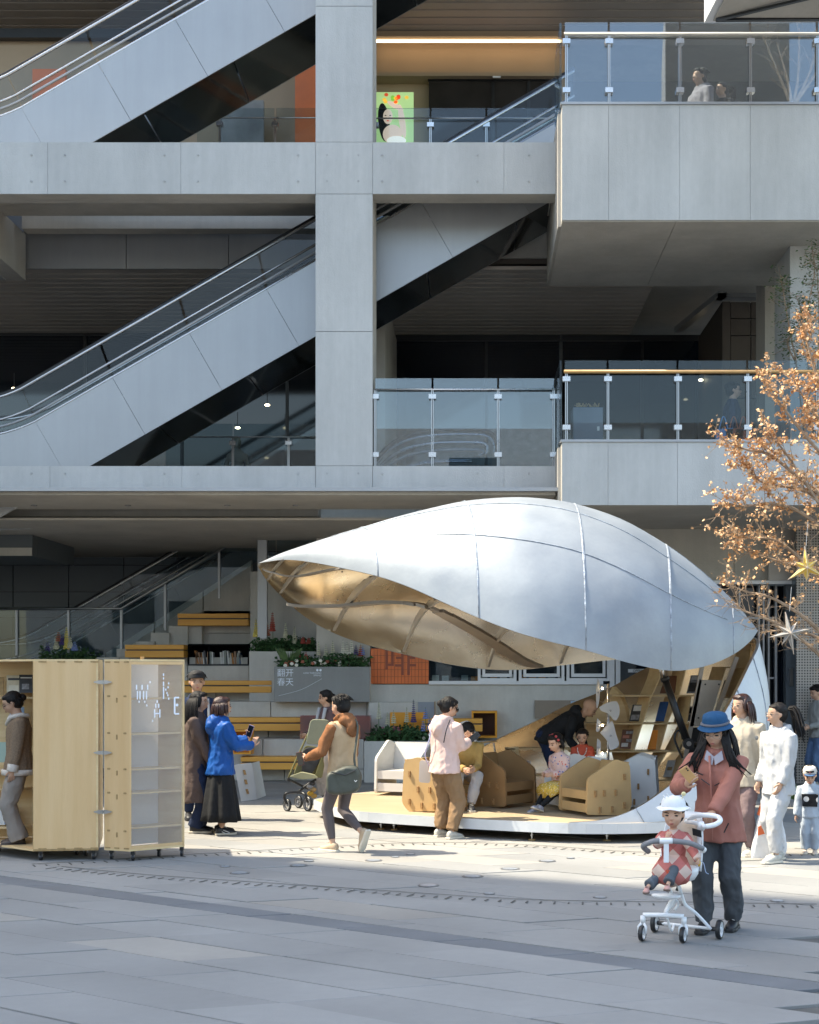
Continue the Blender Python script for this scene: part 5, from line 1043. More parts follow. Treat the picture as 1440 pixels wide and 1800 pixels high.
        hand(body, fing, wr-fdir.normalized()*.01*H, fdir, pdir, H/1.62*(1.0 if not child else 1.05), opt.get('c', .45))
    # legs
    legs = []
    for side, (ft, sg) in enumerate(((fl, -1), (fr, 1))):
        hp = hip+V((-sg*.052*H, 0, -.02*H)); f = L(*ft[:3]) if ft else L(sg*.055, 0, .045)
        kp = V((-kneepole[0], -kneepole[1], kneepole[2])) if kneepole else V((-sg*.1, -1, .15)); kn, an = ik(hp, f, leg, shin, kp); legs.append((hp, kn, an))
        body.tube([hp, hp.lerp(kn, .5), kn, kn.lerp(an, .3), an, an-V((0, 0, .02*H))], [.047*H*b_, .039*H*b_, .028*H, .027*H, .018*H, .018*H], 10)
    remesh(body, 'body', skin, t, min(vox, .0125 if not child else .0085), 3, extra=fing)
    # face
    if eye:
        e = MB(); ex = .40
        for s in (-1, 1): e.ell(HD(s*ex*.9, .80, .02), (k*.155, k*.1, k*.055), Rh, 10, 6)
        e.build('eyes', DARK, t, True); e = MB()
        for s in (-1, 1): e.tube([HD(s*.2, .87, .20), HD(s*.42, .82, .26), HD(s*.62, .66, .2)], [k*.03, k*.035, k*.02], 5)
        e.build('eyebrows', hair[1] if hair and hair[0] != 'bald' else DARK, t, True)
        e = MB(); e.ell(HD(0, .945, -.56), (k*.20, k*.07, k*.035), Rh, 10, 6); e.ell(HD(0, .93, -.64), (k*.16, k*.07, k*.04), Rh, 10, 6); e.build('lips', LIP, t, True)
    if glasses:
        e = MB()
        for s in (-1, 1):
            c = [HD(s*.40+.30*cos(a), .98-.12*abs(s*.4+.3*cos(a)), .0+.22*sin(a)) for a in [2*pi*i/14 for i in range(15)]]; e.tube(c, k*.014, 5)
            e.tube([HD(s*.70, .88, .06), HD(s*.84, .0, .02)], k*.014, 5)
            if glasses == 'sun': e.loft([c[:-1], [p+Rh@V((0, -k*.03, 0)) for p in c[:-1]]])
        e.tube([HD(-.1, 1.02, .03), HD(.1, 1.02, .03)], k*.02, 5); e.build('glasses', BLACKM if glasses in ('sun', 'dark') else GRIPM, t)
    # hair
    hk, hm = hair[0], hair[1]; rnd = random.Random(len(label)*7+int(H*100))
    if hk != 'bald' or True:
        hb = MB(); sc_ = 1.0
        if hk == 'bald':
            hb = None
        else:
            hb.ell(HD(0, -.24, .36), (k*.90, k*.98, k*.90), Rh, 18, 12)
            hb.ell(HD(0, -.42, -.05), (k*.84, k*.78, k*.85), Rh, 16, 10)
            if hk not in ('back', 'bun', 'pony'): hb.ell(HD(0, .36, .80), (k*.68, k*.52, k*.36), Rh, 14, 8)
            if hk in ('bun', 'back'): hb.ell(HD(0, .30, .78), (k*.70, k*.50, k*.33), Rh, 14, 8)
            if hk == 'bun': hb.ell(HD(0, -1.25, .1), (k*.38, k*.38, k*.42), Rh, 12, 8)
            if hk == 'topbun': hb.ell(HD(0, -.1, 1.35), (k*.4, k*.4, k*.3), Rh, 12, 8)
            if hk == 'bob':
                hb.ell(HD(0, -.35, -.35), (k*1.0, k*.80, k*.75), Rh, 16, 10)
                for s in (-1, 1): hb.ell(HD(s*.82, .05, -.15), (k*.22, k*.45, k*.72), Rh, 10, 8)
            if hk in ('long', 'longwind'):
                for s in (-1, 1): hb.ell(HD(s*.80, .05, .0), (k*.2, k*.42, k*.75), Rh, 10, 8)
                hb.ell(HD(0, -.62, -.75), (k*.85, k*.42, k*.95), Rh, 14, 10)
            if hk == 'pony': hb.ell(HD(0, .2, .74), (k*.74, k*.58, k*.34), Rh, 14, 8)
            if hk == 'pigtail': 
                for s in (-1, 1): hb.ell(HD(s*.95, -.25, .3), (k*.28,)*3, Rh, 10, 8); hb.tube([HD(s*.95, -.25, .2), HD(s*1.15, -.2, -.4), HD(s*1.05, 0, -1.2)], [k*.22, k*.2, k*.05], 8)
            ho = remesh(hb, 'hair', hm, t, max(.008, k*.09), 2, wr=k*.03, wf=30)
            cl = MB()
            def strand(a0, len_, r0, out=.04, sway=0, front=False):
                st = HD(sin(a0)*.86, -cos(a0)*.9-.12, .45); pts = [st]; d = Rh@V((sin(a0)*.35*k, cos(a0)*.35*k, -.5*k)); p = st
                nseg = 6
                for i in range(nseg):
                    f = (i+1)/nseg; d = d.lerp(V((sway*.25*f*len_+rnd.uniform(-.1, .1)*.02, .0, -1))*len_/nseg, .45) if i else d*len_/nseg/max(1e-6, d.length); d = d.normalized()*len_/nseg; p = p+d; pts.append(p)
                cl.tube(pts, [r0*.6, r0, r0, r0*.9, r0*.7, r0*.45, r0*.12], 5)
            if hk in ('long', 'longwind'):
                LL = hair[2] if len(hair) > 2 else .3
                for i in range(90):
                    a0 = rnd.uniform(-1.75, 1.75); strand(a0, LL*rnd.uniform(.75, 1.05), k*.085, sway=(1.6 if hk == 'longwind' else .15)*rnd.uniform(.2, 1))
            elif hk == 'bob':
                for i in range(70): a0 = rnd.uniform(-1.95, 1.95); strand(a0, k*1.75*rnd.uniform(.9, 1.05), k*.09)
            elif hk == 'pony':
                LL = hair[2] if len(hair) > 2 else .28; r_ = HD(0, -1.2, .45)
                for i in range(40):
                    o = V((rnd.uniform(-.3, .3), rnd.uniform(-.2, .2), rnd.uniform(-.3, .3)))*k; d0 = Rh@V((0, k*1.0, k*.15)); w_ = hair[3] if len(hair) > 3 else 0
                    pts = [r_, r_+d0*.6+o, r_+d0*.9+o*1.6+V((w_*.25, 0, -LL*.35)), r_+d0*.9+o*2.0+V((w_*.55, 0, -LL*.75)), r_+d0*.7+o*2.2+V((w_, 0, -LL*rnd.uniform(.9, 1.1)))]; cl.tube(cr(pts, 2), [k*.05, k*.07, k*.1, k*.11, k*.11, k*.1, k*.08, k*.05, k*.02], 5)
            elif hk == 'short':
                for i in range(110):
                    th = rnd.uniform(0, 2*pi); ph = rnd.uniform(.0, 1.25); x_, y_, z_ = sin(ph)*cos(th), sin(ph)*sin(th), cos(ph)
                    p = HD(x_*.88, y_*.93-.22, z_*.9+.34); d = Rh@V((x_, -y_*.3+.6, z_*.2-.35)).normalized()*k*.5; cl.tube([p, p+d*.5, p+d+V((0, 0, -k*.12))], [k*.08, k*.07, k*.01], 4)
            else:
                for i in range(26):
                    a0 = rnd.uniform(-2.6, 2.6); p = HD(sin(a0)*.9, -cos(a0)*.9-.15, .3+rnd.uniform(-.2, .5)); cl.tube([p, p+Rh@V((sin(a0)*.1*k, cos(a0)*.15*k, -.25*k)), p+Rh@V((sin(a0)*.12*k, cos(a0)*.1*k, -.55*k))], [k*.04, k*.035, k*.008], 4)
            if cl.v: cl.build('hair_strands', hm, t, True)
    # garments
    if bottom:
        kind, bm_ = bottom[0], bottom[1]; o = bottom[2] if len(bottom) > 2 else {}
        g_ = MB(); fat = o.get('fat', 1.0)
        if kind == 'trousers':
            g_.loft([ring(S(0, 0, c), w_*H*b_*1.06, d_*H*b_*1.08, X_a, Y_a) for c, w_, d_ in [(-.075, .06, .05), (-.05, .090, .068), (-.02, .104, .078), (.04, .098, .072), (.075, .088, .064)]])
            for hp, kn, an in legs:
                e = an+(kn-an)*o.get('up', .06); dr = (an-kn).normalized()
                g_.tube([hp+V((0, 0, .02*H)), hp.lerp(kn, .45), kn, kn.lerp(e, .5), e, e+dr*.004], [.058*H*b_*fat**.3, .054*H*fat, .045*H*fat, .042*H*fat, o.get('cuff', .034)*H*fat, o.get('cuff', .034)*H*fat*.9], 14)
            remesh(g_, o.get('name', 'trousers'), bm_, t, vox, 3, wr=o.get('wr', .008)*H/1.6, wf=9)
        elif kind == 'skirt':
            hem = o.get('hem', .1); n = 48; rr = []; zt = S(0, 0, .06)
            for i in range(9):
                f = i/8; c = zt.lerp(V((0+o.get('dx', 0), 0, hem*H)), f); amp = .03+.10*f; w_ = (.085+(o.get('w', .17)-.085)*f**.8)*H
                rr.append([c+V((cos(2*pi*q/n)*w_*(1+amp*sin(q*2*pi*9/n+1)+.03*sin(q*2*pi*4/n)), sin(2*pi*q/n)*w_*.72*(1+amp*sin(q*2*pi*9/n+1)), 0)) for q in range(n)])
            MB().loft(rr).build('skirt', bm_, t, True)
    if top:
        tm = top[0]; o = top[1] if len(top) > 1 else {}; hem = o.get('hem', -.07); fl_ = o.get('flare', 1.12); bk = o.get('bulk', 1.0); g_ = MB()
        cs = [(hem, .100*fl_, .080*fl_), ((hem+.1)/2, .1*(fl_+1)/2, .076*(fl_+1)/2), (.10, .098, .074), (.18, .104, .078), (.24, .112, .078), (.285, .104, .064), (.315, .068, .052), (.345, .046, .046)]
        if hem < -.15: cs = [(hem, .105*fl_, .085*fl_), (hem*.66, .104*fl_**.8, .082*fl_**.8), (hem*.33, .104*fl_**.5, .08)]+cs[1:]
        rg = []
        for c, w_, d_ in cs:
            cc = S(0, 0, c) if c > -.02 or o.get('stiff') else S(0, 0, -.02)+V((0, 0, (c+.02)*H)); rg.append(ring(cc, w_*H*bk*b_, d_*H*bk*b_, X_a, Y_a if c > -.02 else Y_a.lerp(V((0, 1, 0)), .6)))
        g_.loft(rg)
        sl_ = o.get('sleeve', 1.0)
        for (sp, el, wr) in arms:
            if o.get('vest'): g_.ell(sp, (.036*H, .036*H, .04*H)); continue
            e = wr+(el-wr)*o.get('cuffback', .02)
            g_.tube([sp.lerp(shc, .3), sp, sp.lerp(el, .5), el, el.lerp(e, .5), e, e+(e-el).normalized()*.003], [.036*H*bk, .040*H*bk*sl_**.5, .038*H*bk*sl_, .034*H*bk*sl_, .031*H*bk*sl_, .026*H*bk*sl_, .024*H*bk*sl_], 12)
        if o.get('hood'):
            g_.ell(S(0, -.055, .315), (.072*H, .045*H, .05*H), Rm, 14, 8); g_.tube([S(-.05, .02, .33), S(-.062, -.03, .345), S(0, -.07, .345), S(.062, -.03, .345), S(.05, .02, .33)], .020*H, 8)
        if o.get('hoodback'): g_.ell(S(0, -.085, .275), (.058*H, .034*H, .07*H), Rm, 14, 8)
        if o.get('collar'):
            for a in (-1, 1): g_.tube([S(a*.012, .055, .31), S(a*.045, .02, .345), S(a*.05, -.03, .35), S(0, -.055, .35)], .016*H, 8)
        remesh(g_, o.get('name', 'jacket'), tm, t, vox, 3, wr=o.get('wr', .009)*H/1.6, wf=o.get('wf', 8))
        if o.get('zip'): 
            q = MB(); pts = [S(0, .077*bk*b_+.010+(0.012 if c < .05 else 0)*fl_, c) for c in (max(hem, -.02), .08, .16, .24, .29)]; q.tube(pts, .006, 6); q.build('zip', o['zip'], t)
        if o.get('under'):
            u = MB(); 
            for (sp, el, wr) in arms: u.tube([sp.lerp(shc, .2), sp, sp.lerp(el, .5), el, el.lerp(wr, .6), wr], [.040*H, .043*H, .045*H, .042*H, .036*H, .024*H], 12)
            u.ell(S(0, -.045, .325), (.078*H, .05*H, .045*H), Rm, 14, 8); u.ell(S(0, -.085, .28), (.06*H, .03*H, .06*H), Rm, 12, 8); u.tube([S(-.05, .03, .33), S(-.06, -.02, .36), S(0, -.05, .365), S(.06, -.02, .36), S(.05, .03, .33)], .018*H, 8)
            remesh(u, 'hoodie', o['under'], t, vox, 3, wr=.009, wf=9)
    if shoes:
        for i, (hp, kn, an) in enumerate(legs):
            fp = footpitch[i]; fa_ = (fl, fr)[i]; ya = fa_[3] if fa_ and len(fa_) > 3 else 0
            R = Matrix.Rotation(ya, 3, 'Z')@Matrix.Rotation(fp, 3, 'X'); s = H/1.62*(1.05 if child else 1); n = 14
            def fr_(y, w_, z0, z1): c = an+R@V((0, -y*s, (z0+z1)/2*s-.068*s)); return [c+R@V((cos(2*pi*q/n)*w_*s, 0, sin(2*pi*q/n)*(z1-z0)/2*s)) for q in range(n)]
            u = MB().loft([fr_(-.062, .012, .01, .05), fr_(-.055, .030, .0, .085), (fr_(-.02, .036, .0, .10)), fr_(.03, .037, .0, .092), fr_(.08, .042, .0, .068), fr_(.13, .043, .0, .055), fr_(.165, .034, .0, .045), fr_(.185, .014, .008, .03)])
            sh_ = u.build('shoe', shoes[0], t, True)
            pl_ = [(-.034, -.07), (.034, -.07), (.044, -.02), (.040, .04), (.05, .10), (.047, .15), (.028, .19), (-.028, .19), (-.047, .15), (-.05, .10), (-.040, .04), (-.044, -.02)]
            MB().prism([(a*s, -b*s) for a, b in pl_], an+R@V((0, 0, -.072*s)), R@V((1, 0, 0)), R@V((0, 1, 0)), R@V((0, 0, .024*s))).build('sole', shoes[1], sh_, bev=.005)
            MB().tube([an+R@V((sx*.02*s, -yy*s, zz*s)) for sx, yy, zz in ((-1, .04, .024), (1, .055, .020), (-1, .07, .012), (1, .085, .006))], .003*s, 4).build('laces', shoes[2] if len(shoes) > 2 else shoes[1], sh_)
    t.location = loc; t.rotation_euler = (0, 0, ang)
    R3 = Matrix.Rotation(ang, 4, 'Z'); R3.translation = V(loc)
    info = dict(root=t, S=S, HD=HD, hd=hd, k=k, arms=arms, legs=legs, Rh=Rh, Rm=Rm, W=lambda p: R3@p, H=H, hip=hip)
    if extras: extras(info)
    return info
def part(info, mb, name, m, smooth=False): 
    o = bpy.data.objects.new(name, mb.mesh(name, m, V((0, 0, 0)), smooth)); COL.objects.link(o); o.parent = info['root']; return o
def cap(info, m, kind='cap', brim=None):
    k, HD, Rh = info['k'], info['HD'], info['Rh']; b = MB(); n = 24
    if kind == 'bucket':
        prof = [(.02, 1.58, .0), (.55, 1.56, 0), (.86, 1.42, 0), (.98, 1.18, 0), (1.02, .78, 0), (1.04, .68, 0), (1.40, .38, 0), (1.38, .35, 0), (1.02, .64, 0)]
    elif kind == 'sun': prof = [(.02, 1.42, 0), (.5, 1.36, 0), (.82, 1.18, 0), (.97, .88, 0), (1.0, .62, 0), (1.40, .46, 0), (1.38, .42, 0), (.98, .58, 0)]
    else: prof = [(.02, 1.30, 0), (.5, 1.24, 0), (.8, 1.05, 0), (.95, .7, 0), (.98, .38, 0), (.93, .38, 0)]
    rr = []
    for r, z, _ in prof:
        rr.append([HD(cos(2*pi*q/n)*r*.97, sin(2*pi*q/n)*r*1.02-.12, z-.1*(-sin(2*pi*q/n))*.5+(.07*sin(q*2*pi*5/n) if kind == 'sun' and r > 1.3 else 0)+(.035*sin(q*2*pi*3/n) if kind == 'bucket' and r > 1.3 else 0)) for q in range(n)])
    b.loft(rr[::-1], True)
    o = part(info, b, 'hat', m, 'auto')
    if kind == 'cap':
        q = MB(); q.prism([(cos(a)*.72*k, -sin(a)*.75*k) for a in [pi*i/12 for i in range(13)]], HD(0, .62, .42), Rh@V((1, 0, 0)), Rh@V((0, 1, -.0))+V((0, 0, -.12)), Rh@V((0, 0, k*.07))); part(info, q, 'brim', brim or m)
    return o
cm = cloth
C_BLUE = cm('blue_jacket', (.004, .075, .30), .5, .15, .5, 4, 9); C_BLK = cm('black_cloth', (.014, .015, .017)); C_BRN = cm('brown_wool_coat', (.10, .070, .060), .95, .1, .3, 9, 40)
C_TAN = cm('tan_teddy_fleece', (.24, .17, .115), .98, .18, .8, 60, 120); C_CRM = cm('cream_fleece', (.62, .56, .50), .98, .06, .6, 50, 90); C_GRY = cm('greige_trousers', (.27, .235, .205), .9, .06, .3)
C_PINK = cm('pale_pink_hoodie', (.66, .47, .42), .9, .05, .4, 3, 8); C_KHK = cm('khaki_trousers', (.25, .155, .085), .9, .08, .5); C_RUST = cm('brown_hoodie', (.25, .105, .045), .9, .1, .5); C_VEST = cm('beige_vest', (.50, .34, .20), .7, .06, .6, 4, 8)
C_LEG = cm('taupe_leggings', (.105, .085, .085), .7, .06, .12); C_DUSTY = cm('dusty_pink_jacket', (.36, .145, .11), .7, .08, .6, 4, 7); C_SLATE = cm('slate_trousers', (.070, .078, .088), .8, .1, .6, 4, 6); C_IVORY = cm('ivory_jacket', (.44, .38, .30), .75, .05, .6, 4, 7)
C_WHT = cm('white_cloth', (.42, .425, .435), .85, .03, .5, 4, 8); C_NAVY = cm('navy_cloth', (.012, .022, .055), .8); C_JEAN = cm('blue_denim', (.10, .17, .30), .85, .25, .3, 6, 30); C_RED = cm('red_puffer', (.50, .085, .045), .6, .1, .7, 9, 10); C_GREYH = cm('grey_hoodie', (.30, .31, .30), .9, .08, .5); C_LILAC = cm('grey_lilac_jacket', (.27, .25, .28), .8); C_YEL = cm('yellow_floral_skirt', (.62, .42, .08), .85, .2, .3, 25, 20); C_LGREY = cm('light_grey_trousers', (.36, .36, .37), .9, .06, .4); C_LBLUE = cm('pale_blue_cloth', (.42, .48, .55), .85, .08, .5)
S_WHT = mat('white_trainer', (.46, .44, .39), .6, var=.12, scale=30); S_BLK = mat('black_trainer', (.015, .016, .02), .5); S_TAN = mat('tan_shoe', (.45, .33, .22), .7); SOLE = mat('cream_sole', (.62, .56, .46), .7, var=.05); S_BRN = mat('brown_loafer', (.05, .035, .03), .5)
def gp(px, py, z=0): return G(px, py, z)
def rel(info, wp):  # world point -> fractions (right, forward, up) for a person placed already
    pass
# pink floral coat: printed spots
def spots(base, cols, scale, thr, name):
    m = base.copy(); m.name = name; n = m.node_tree.nodes; l = m.node_tree.links; bs = n['Principled BSDF']; src = bs.inputs['Base Color'].links[0].from_socket
    tc = n.new('ShaderNodeTexCoord'); vo = n.new('ShaderNodeTexVoronoi'); vo.inputs['Scale'].default_value = scale; l.new(tc.outputs['Object'], vo.inputs[0]); lt = n.new('ShaderNodeMath'); lt.operation = 'LESS_THAN'; lt.inputs[1].default_value = thr; l.new(vo.outputs['Distance'], lt.inputs[0])
    sp = n.new('ShaderNodeSeparateColor'); l.new(vo.outputs['Color'], sp.inputs[0]); rp = n.new('ShaderNodeValToRGB'); rp.color_ramp.interpolation = 'CONSTANT'; rp.color_ramp.elements[0].color = (*cols[0], 1); rp.color_ramp.elements[1].color = (*cols[1], 1); rp.color_ramp.elements[1].position = .5; l.new(sp.outputs[0], rp.inputs[0])
    mx = n.new('ShaderNodeMix'); mx.data_type = 'RGBA'; l.new(lt.outputs[0], mx.inputs[0]); l.new(src, mx.inputs[6]); l.new(rp.outputs[0], mx.inputs[7]); l.new(mx.outputs[2], bs.inputs['Base Color']); return m
C_FLOR = spots(cm('pink_coat', (.68, .48, .43), .85, .05, .5), [(.12, .16, .35), (.6, .15, .12)], 26, .28, 'pink_floral_coat'); C_YEL = spots(C_YEL, [(.75, .72, .6), (.4, .25, .05)], 60, .35, 'yellow_floral_skirt')
def check(name, c1, c2, c3, s):
    m = cm(name, c1, .95, .05, .3); n = m.node_tree.nodes; l = m.node_tree.links; bs = n['Principled BSDF']; tc = n.new('ShaderNodeTexCoord'); outs = []
    mp = n.new('ShaderNodeMapping'); mp.inputs['Rotation'].default_value = (0, radians(45), 0); l.new(tc.outputs['Object'], mp.inputs[0]); sx = n.new('ShaderNodeSeparateXYZ'); l.new(mp.outputs[0], sx.inputs[0])
    for ax in ('X', 'Z'):
        a = n.new('ShaderNodeMath'); a.operation = 'MULTIPLY'; a.inputs[1].default_value = s; l.new(sx.outputs[ax], a.inputs[0]); f = n.new('ShaderNodeMath'); f.operation = 'FRACT'; l.new(a.outputs[0], f.inputs[0]); g_ = n.new('ShaderNodeMath'); g_.operation = 'GREATER_THAN'; g_.inputs[1].default_value = .5; l.new(f.outputs[0], g_.inputs[0]); outs.append(g_)
    ad = n.new('ShaderNodeMath'); ad.operation = 'ADD'; l.new(outs[0].outputs[0], ad.inputs[0]); l.new(outs[1].outputs[0], ad.inputs[1]); dv = n.new('ShaderNodeMath'); dv.operation = 'MULTIPLY'; dv.inputs[1].default_value = .5; l.new(ad.outputs[0], dv.inputs[0])
    rp = n.new('ShaderNodeValToRGB'); rp.color_ramp.interpolation = 'CONSTANT'; rp.color_ramp.elements[0].color = (*c1, 1); rp.color_ramp.elements[1].color = (*c2, 1); rp.color_ramp.elements[1].position = .25; e = rp.color_ramp.elements.new(.75); e.color = (*c3, 1); l.new(dv.outputs[0], rp.inputs[0]); l.new(rp.outputs[0], bs.inputs['Base Color']); return m
C_CHK = check('pink_checked_dress', (.66, .50, .42), (.52, .17, .15), (.40, .12, .10), 7.5)

def phone(info, i, lab, m, d=(0, -.3, 1), off=(0, 0, 0), ang=0, flip=False):
    sp, el, wr = info['arms'][i]; p = info['W'](wr)+V(off); t = thing('phone', lab, 'phone', p); u_ = V(d).normalized(); s_ = u_.cross(V((.3, 1, .1))).normalized(); n_ = u_.cross(s_)*(-1 if flip else 1)
    MB().ob(p-u_*.07-s_*.035, u_*.145, s_*.07, n_*.009).build('case', m, t, bev=.004); MB().ob(p-u_*.065-s_*.031+n_*.0095, u_*.135, s_*.062, n_*.001).build('screen', mat('dark_screen', (.01, .012, .016), .08), t)
    for q in (0, .016): MB().tube([p+u_*(.055-q)-s_*.02-n_*.003, p+u_*(.055-q)-s_*.02], .006, 8).build('camera_lens', BLACKM, t)
# 1 woman in the cabinet
w1 = person('woman in a tan fleece jacket with cream collar inside the plywood cabinet', V((-4.98+.27, 14.75, .10)), radians(-72), 1.58, pitch=.42, top=(C_TAN, dict(hem=-.05, flare=1.22, sleeve=1.15, bulk=1.1, name='fleece_jacket', cuffback=.1, wr=.006)), bottom=('trousers', C_GRY, dict(fat=1.28, cuff=.052, up=-.02)), shoes=(S_BRN, S_BRN), hair=('bun', HAIR), glasses='dark', hl=(-.13, .05, .44, dict(f=(0, .1, -1), c=.5)), hr=(.13, .05, .44, dict(f=(0, .1, -1), c=.5)))
b = MB(); S = w1['S']; 
b.tube([S(0, .075, .27), S(.05, .055, .32), S(.062, -.01, .335), S(.04, -.055, .325), S(-.04, -.055, .325), S(-.062, -.01, .335), S(-.05, .055, .32), S(0, .075, .27)], .024, 10); part(w1, b, 'collar', C_CRM, True)
b = MB(); X_a = V((1, 0, 0)); b.loft([ring(S(0, 0, c), .137*1.58, .112*1.58, X_a, V((0, 1, 0)), 24) for c in (-.058, -.022)]); part(w1, b, 'hem_band', C_CRM, True)
for i in (0, 1):
    sp, el, wr = w1['arms'][i]; d = (wr-el).normalized(); b = MB().tube([wr-d*.075, wr-d*.07, wr-d*.0, wr+d*.004], [.05, .058, .058, .05], 14); part(w1, b, 'cuff', C_CRM, True)
b = MB(); HD = w1['HD']
for i in range(5): b.tube([HD(-.25, -1.0-.02*i, .55-i*.22), HD(0, -1.18, .48-i*.22), HD(.3, -1.0, .55-i*.22)], .006, 5)
part(w1, b, 'hair_claw', mat('clear_claw', (.5, .42, .40), .2))
# 2 man with black cap, 3 woman in brown coat, 4 woman in blue jacket
w2 = person('man in a black cap and navy top half hidden behind the brown coat woman', gp(346, 1440), radians(15), 1.87, top=(C_NAVY, dict(hem=-.05)), bottom=('trousers', C_NAVY), shoes=(S_BLK, S_BLK), hair=('short', HAIR)); cap(w2, mat('black_cap', (.012, .012, .013), .8))
b = MB(); q = w2['HD'](0, .78, .72); b.ell(q, (.012, .004, .014), None, 8, 6); part(w2, b, 'cap_badge', mat('badge', (.6, .5, .3), .5))
b = MB(); S = w2['S']; b.tube([S(-.07, .082, .31), S(-.075, .09, .2), S(-.08, .085, .08)], .014, 6); part(w2, b, 'bag_strap', C_WHT)
w3 = person('woman with glasses in a long brown coat left of the blue jacket woman', gp(346, 1463), radians(88), 1.64, pitch=.05, top=(C_BRN, dict(hem=-.30, flare=1.30, sleeve=1.1, bulk=1.12, name='coat', collar=True, wr=.008)), bottom=('trousers', C_NAVY, dict(fat=1.15, cuff=.05, up=0)), shoes=(S_BLK, SOLE), hair=('long', HAIR, .36), glasses='wire', hl=(-.09, .11, .50), hr=(.09, .13, .50))
w4 = person('woman in a bright blue hooded jacket holding up a phone', gp(388, 1466), radians(118), 1.58, top=(C_BLUE, dict(hem=-.085, flare=1.22, sleeve=1.22, bulk=1.16, hood=True, hoodback=True, name='jacket', wr=.013, collar=True)), bottom=('skirt', C_BLK, dict(hem=.10, w=.185)), shoes=(S_BLK, SOLE, WHITE), hair=('bob', HAIRB), hl=(-.07, .235, .69, dict(f=(0, .15, 1), p=(.4, -.6, 0), c=.6)), hr=(.10, .22, .655, dict(f=(0, .2, 1), p=(-.5, .6, 0), c=.7)), fl=(-.075, .015, .045), fr=(.065, -.02, .045))
phone(w4, 0, 'pale purple phone held up by the blue jacket woman', mat('lilac_phone', (.28, .24, .42), .3), d=(.35, -.1, 1), off=(.03, -.03, .10))
b = MB()
for i in (0, 1):      # plain pale swoosh-like side stripe on the trainers
    an = w4['legs'][i][2]
    for sx in (-1, 1): b.tube(cr([an+V((sx*.041, .0, -.03)), an+V((sx*.044, -.05, -.052)), an+V((sx*.046, -.09, -.045)), an+V((sx*.036, -.02, -.012))], 3), .0045, 5)
part(w4, b, 'side_stripes', WHITE)
# 5 woman behind the olive stroller
w5 = person('woman in white and brown looking left behind the olive stroller', gp(576, 1405), radians(-62), 1.60, pitch=.1, yaw=-.25, top=(cm('mauve_knit', (.12, .075, .075), .9), dict(hem=-.03, bulk=1.02)), bottom=('trousers', cm('beige_trousers', (.50, .40, .32), .9), dict(fat=1.3, cuff=.05, up=0)), shoes=(S_WHT, SOLE), hair=('bun', HAIR), hl=(-.1, .16, .58), hr=(.1, .18, .60))
b = MB(); S = w5['S']; b.tube([S(-.07, .05, .33), S(-.075, .075, .22), S(-.07, .07, .1)], .028, 8); b.tube([S(.07, .05, .33), S(.075, .075, .22), S(.07, .07, .1)], .028, 8); b.tube([S(-.06, -.03, .34), S(0, -.06, .34), S(.06, -.03, .34)], .026, 8); part(w5, b, 'white_collar', C_WHT, True)
# 6 walking woman with bag
w6 = person('walking woman with short hair, beige vest over brown hoodie and grey leggings', gp(603, 1497), radians(-128), 1.63, yaw=.05, pitch=.12, top=(C_VEST, dict(hem=-.03, flare=1.1, bulk=1.12, vest=True, name='vest', under=C_RUST, wr=.007)), bottom=('trousers', C_LEG, dict(fat=.86, cuff=.027, up=.16, wr=.001, name='leggings')), shoes=(S_TAN, SOLE), hair=('short', HAIR), hl=(-.15, .19, .60, dict(f=(-.3, 1, .1), c=.8)), hr=(.13, .08, .50), fl=(-.045, .045, .045), fr=(.045, -.13, .125), footpitch=(0, 1.15), build=.97)
sp, el, wr = w6['arms'][0]; phone(w6, 0, 'dark red phone held low by the walking woman', mat('dark_red_phone', (.10, .02, .025), .35), d=(-.2, .1, 1), off=(-.05, -.03, .0))
def shoulder_bag(info, lab):
    S, W = info['S'], info['W']; c = W(S(0, 0, -.035)); c = c+V((.03, -.22, .0)); t = thing('shoulder_bag', lab, 'bag', c); OL = mat('olive_nylon', (.065, .068, .052), .6, bump=.6, bscale=10, var=.15)
    m = MB(); pts = [(-.19, .02), (-.185, -.13), (-.11, -.16), (.10, -.155), (.175, -.12), (.19, .04), (.15, .13), (.03, .15), (-.10, .10), (-.17, .08)]
    rr = []
    for y, s in ((-.09, .82), (-.07, .95), (0, 1.0), (.07, .95), (.09, .8)): rr.append([c+V((a*s, y, b_*s-.01+a*.06)) for a, b_ in smoothpoly(pts, .05, 3)])
    m.loft(rr); remesh_world(m, 'bag_body', OL, t, .014, 3, .006)
    b = MB(); b.tube([c+V((-.12, -.1, .07)), c+V((.02, -.105, .04)), c+V((.13, -.1, .09))], .006, 5); b.build('zip_line', BLACKM, t); b = MB(); b.prism([(-.20, -.02), (-.02, -.03), (-.03, -.13), (-.19, -.12)], c+V((.02, -.10, 0)), (1, 0, 0), (0, 0, 1), (0, .01, 0)); 
    b = MB(); k_ = c+V((.13, -.1, -.03)); b.tube([k_+V((-.014, 0, .016)), k_, k_+V((.014, 0, .016))], .004, 5); b.build('tick_mark', WHITE, t)
    s1, s2 = W(S(-.02, -.075, .335)), W(S(.075, -.085, .30)); b = MB(); h0 = W(S(.02, -.105, .30)); b.tube(cr([c+V((.12, -.0, .09)), c.lerp(h0, .45)+V((.05, -.03, 0)), h0+V((.01, -.03, -.02)), W(S(.04, -.05, .345)), W(S(.05, .03, .335))], 4), .012, 8); b.build('strap', OL, t, True)
    return t
def remesh_world(mb, name, m, par, vox, sm, wr=0):
    o = off_of(par); mb.v = [tuple(V(p)-o) for p in mb.v]; return remesh(mb, name, m, par, vox, sm, wr, 8)
shoulder_bag(w6, 'large olive shoulder bag hanging at the walking woman’s hip')
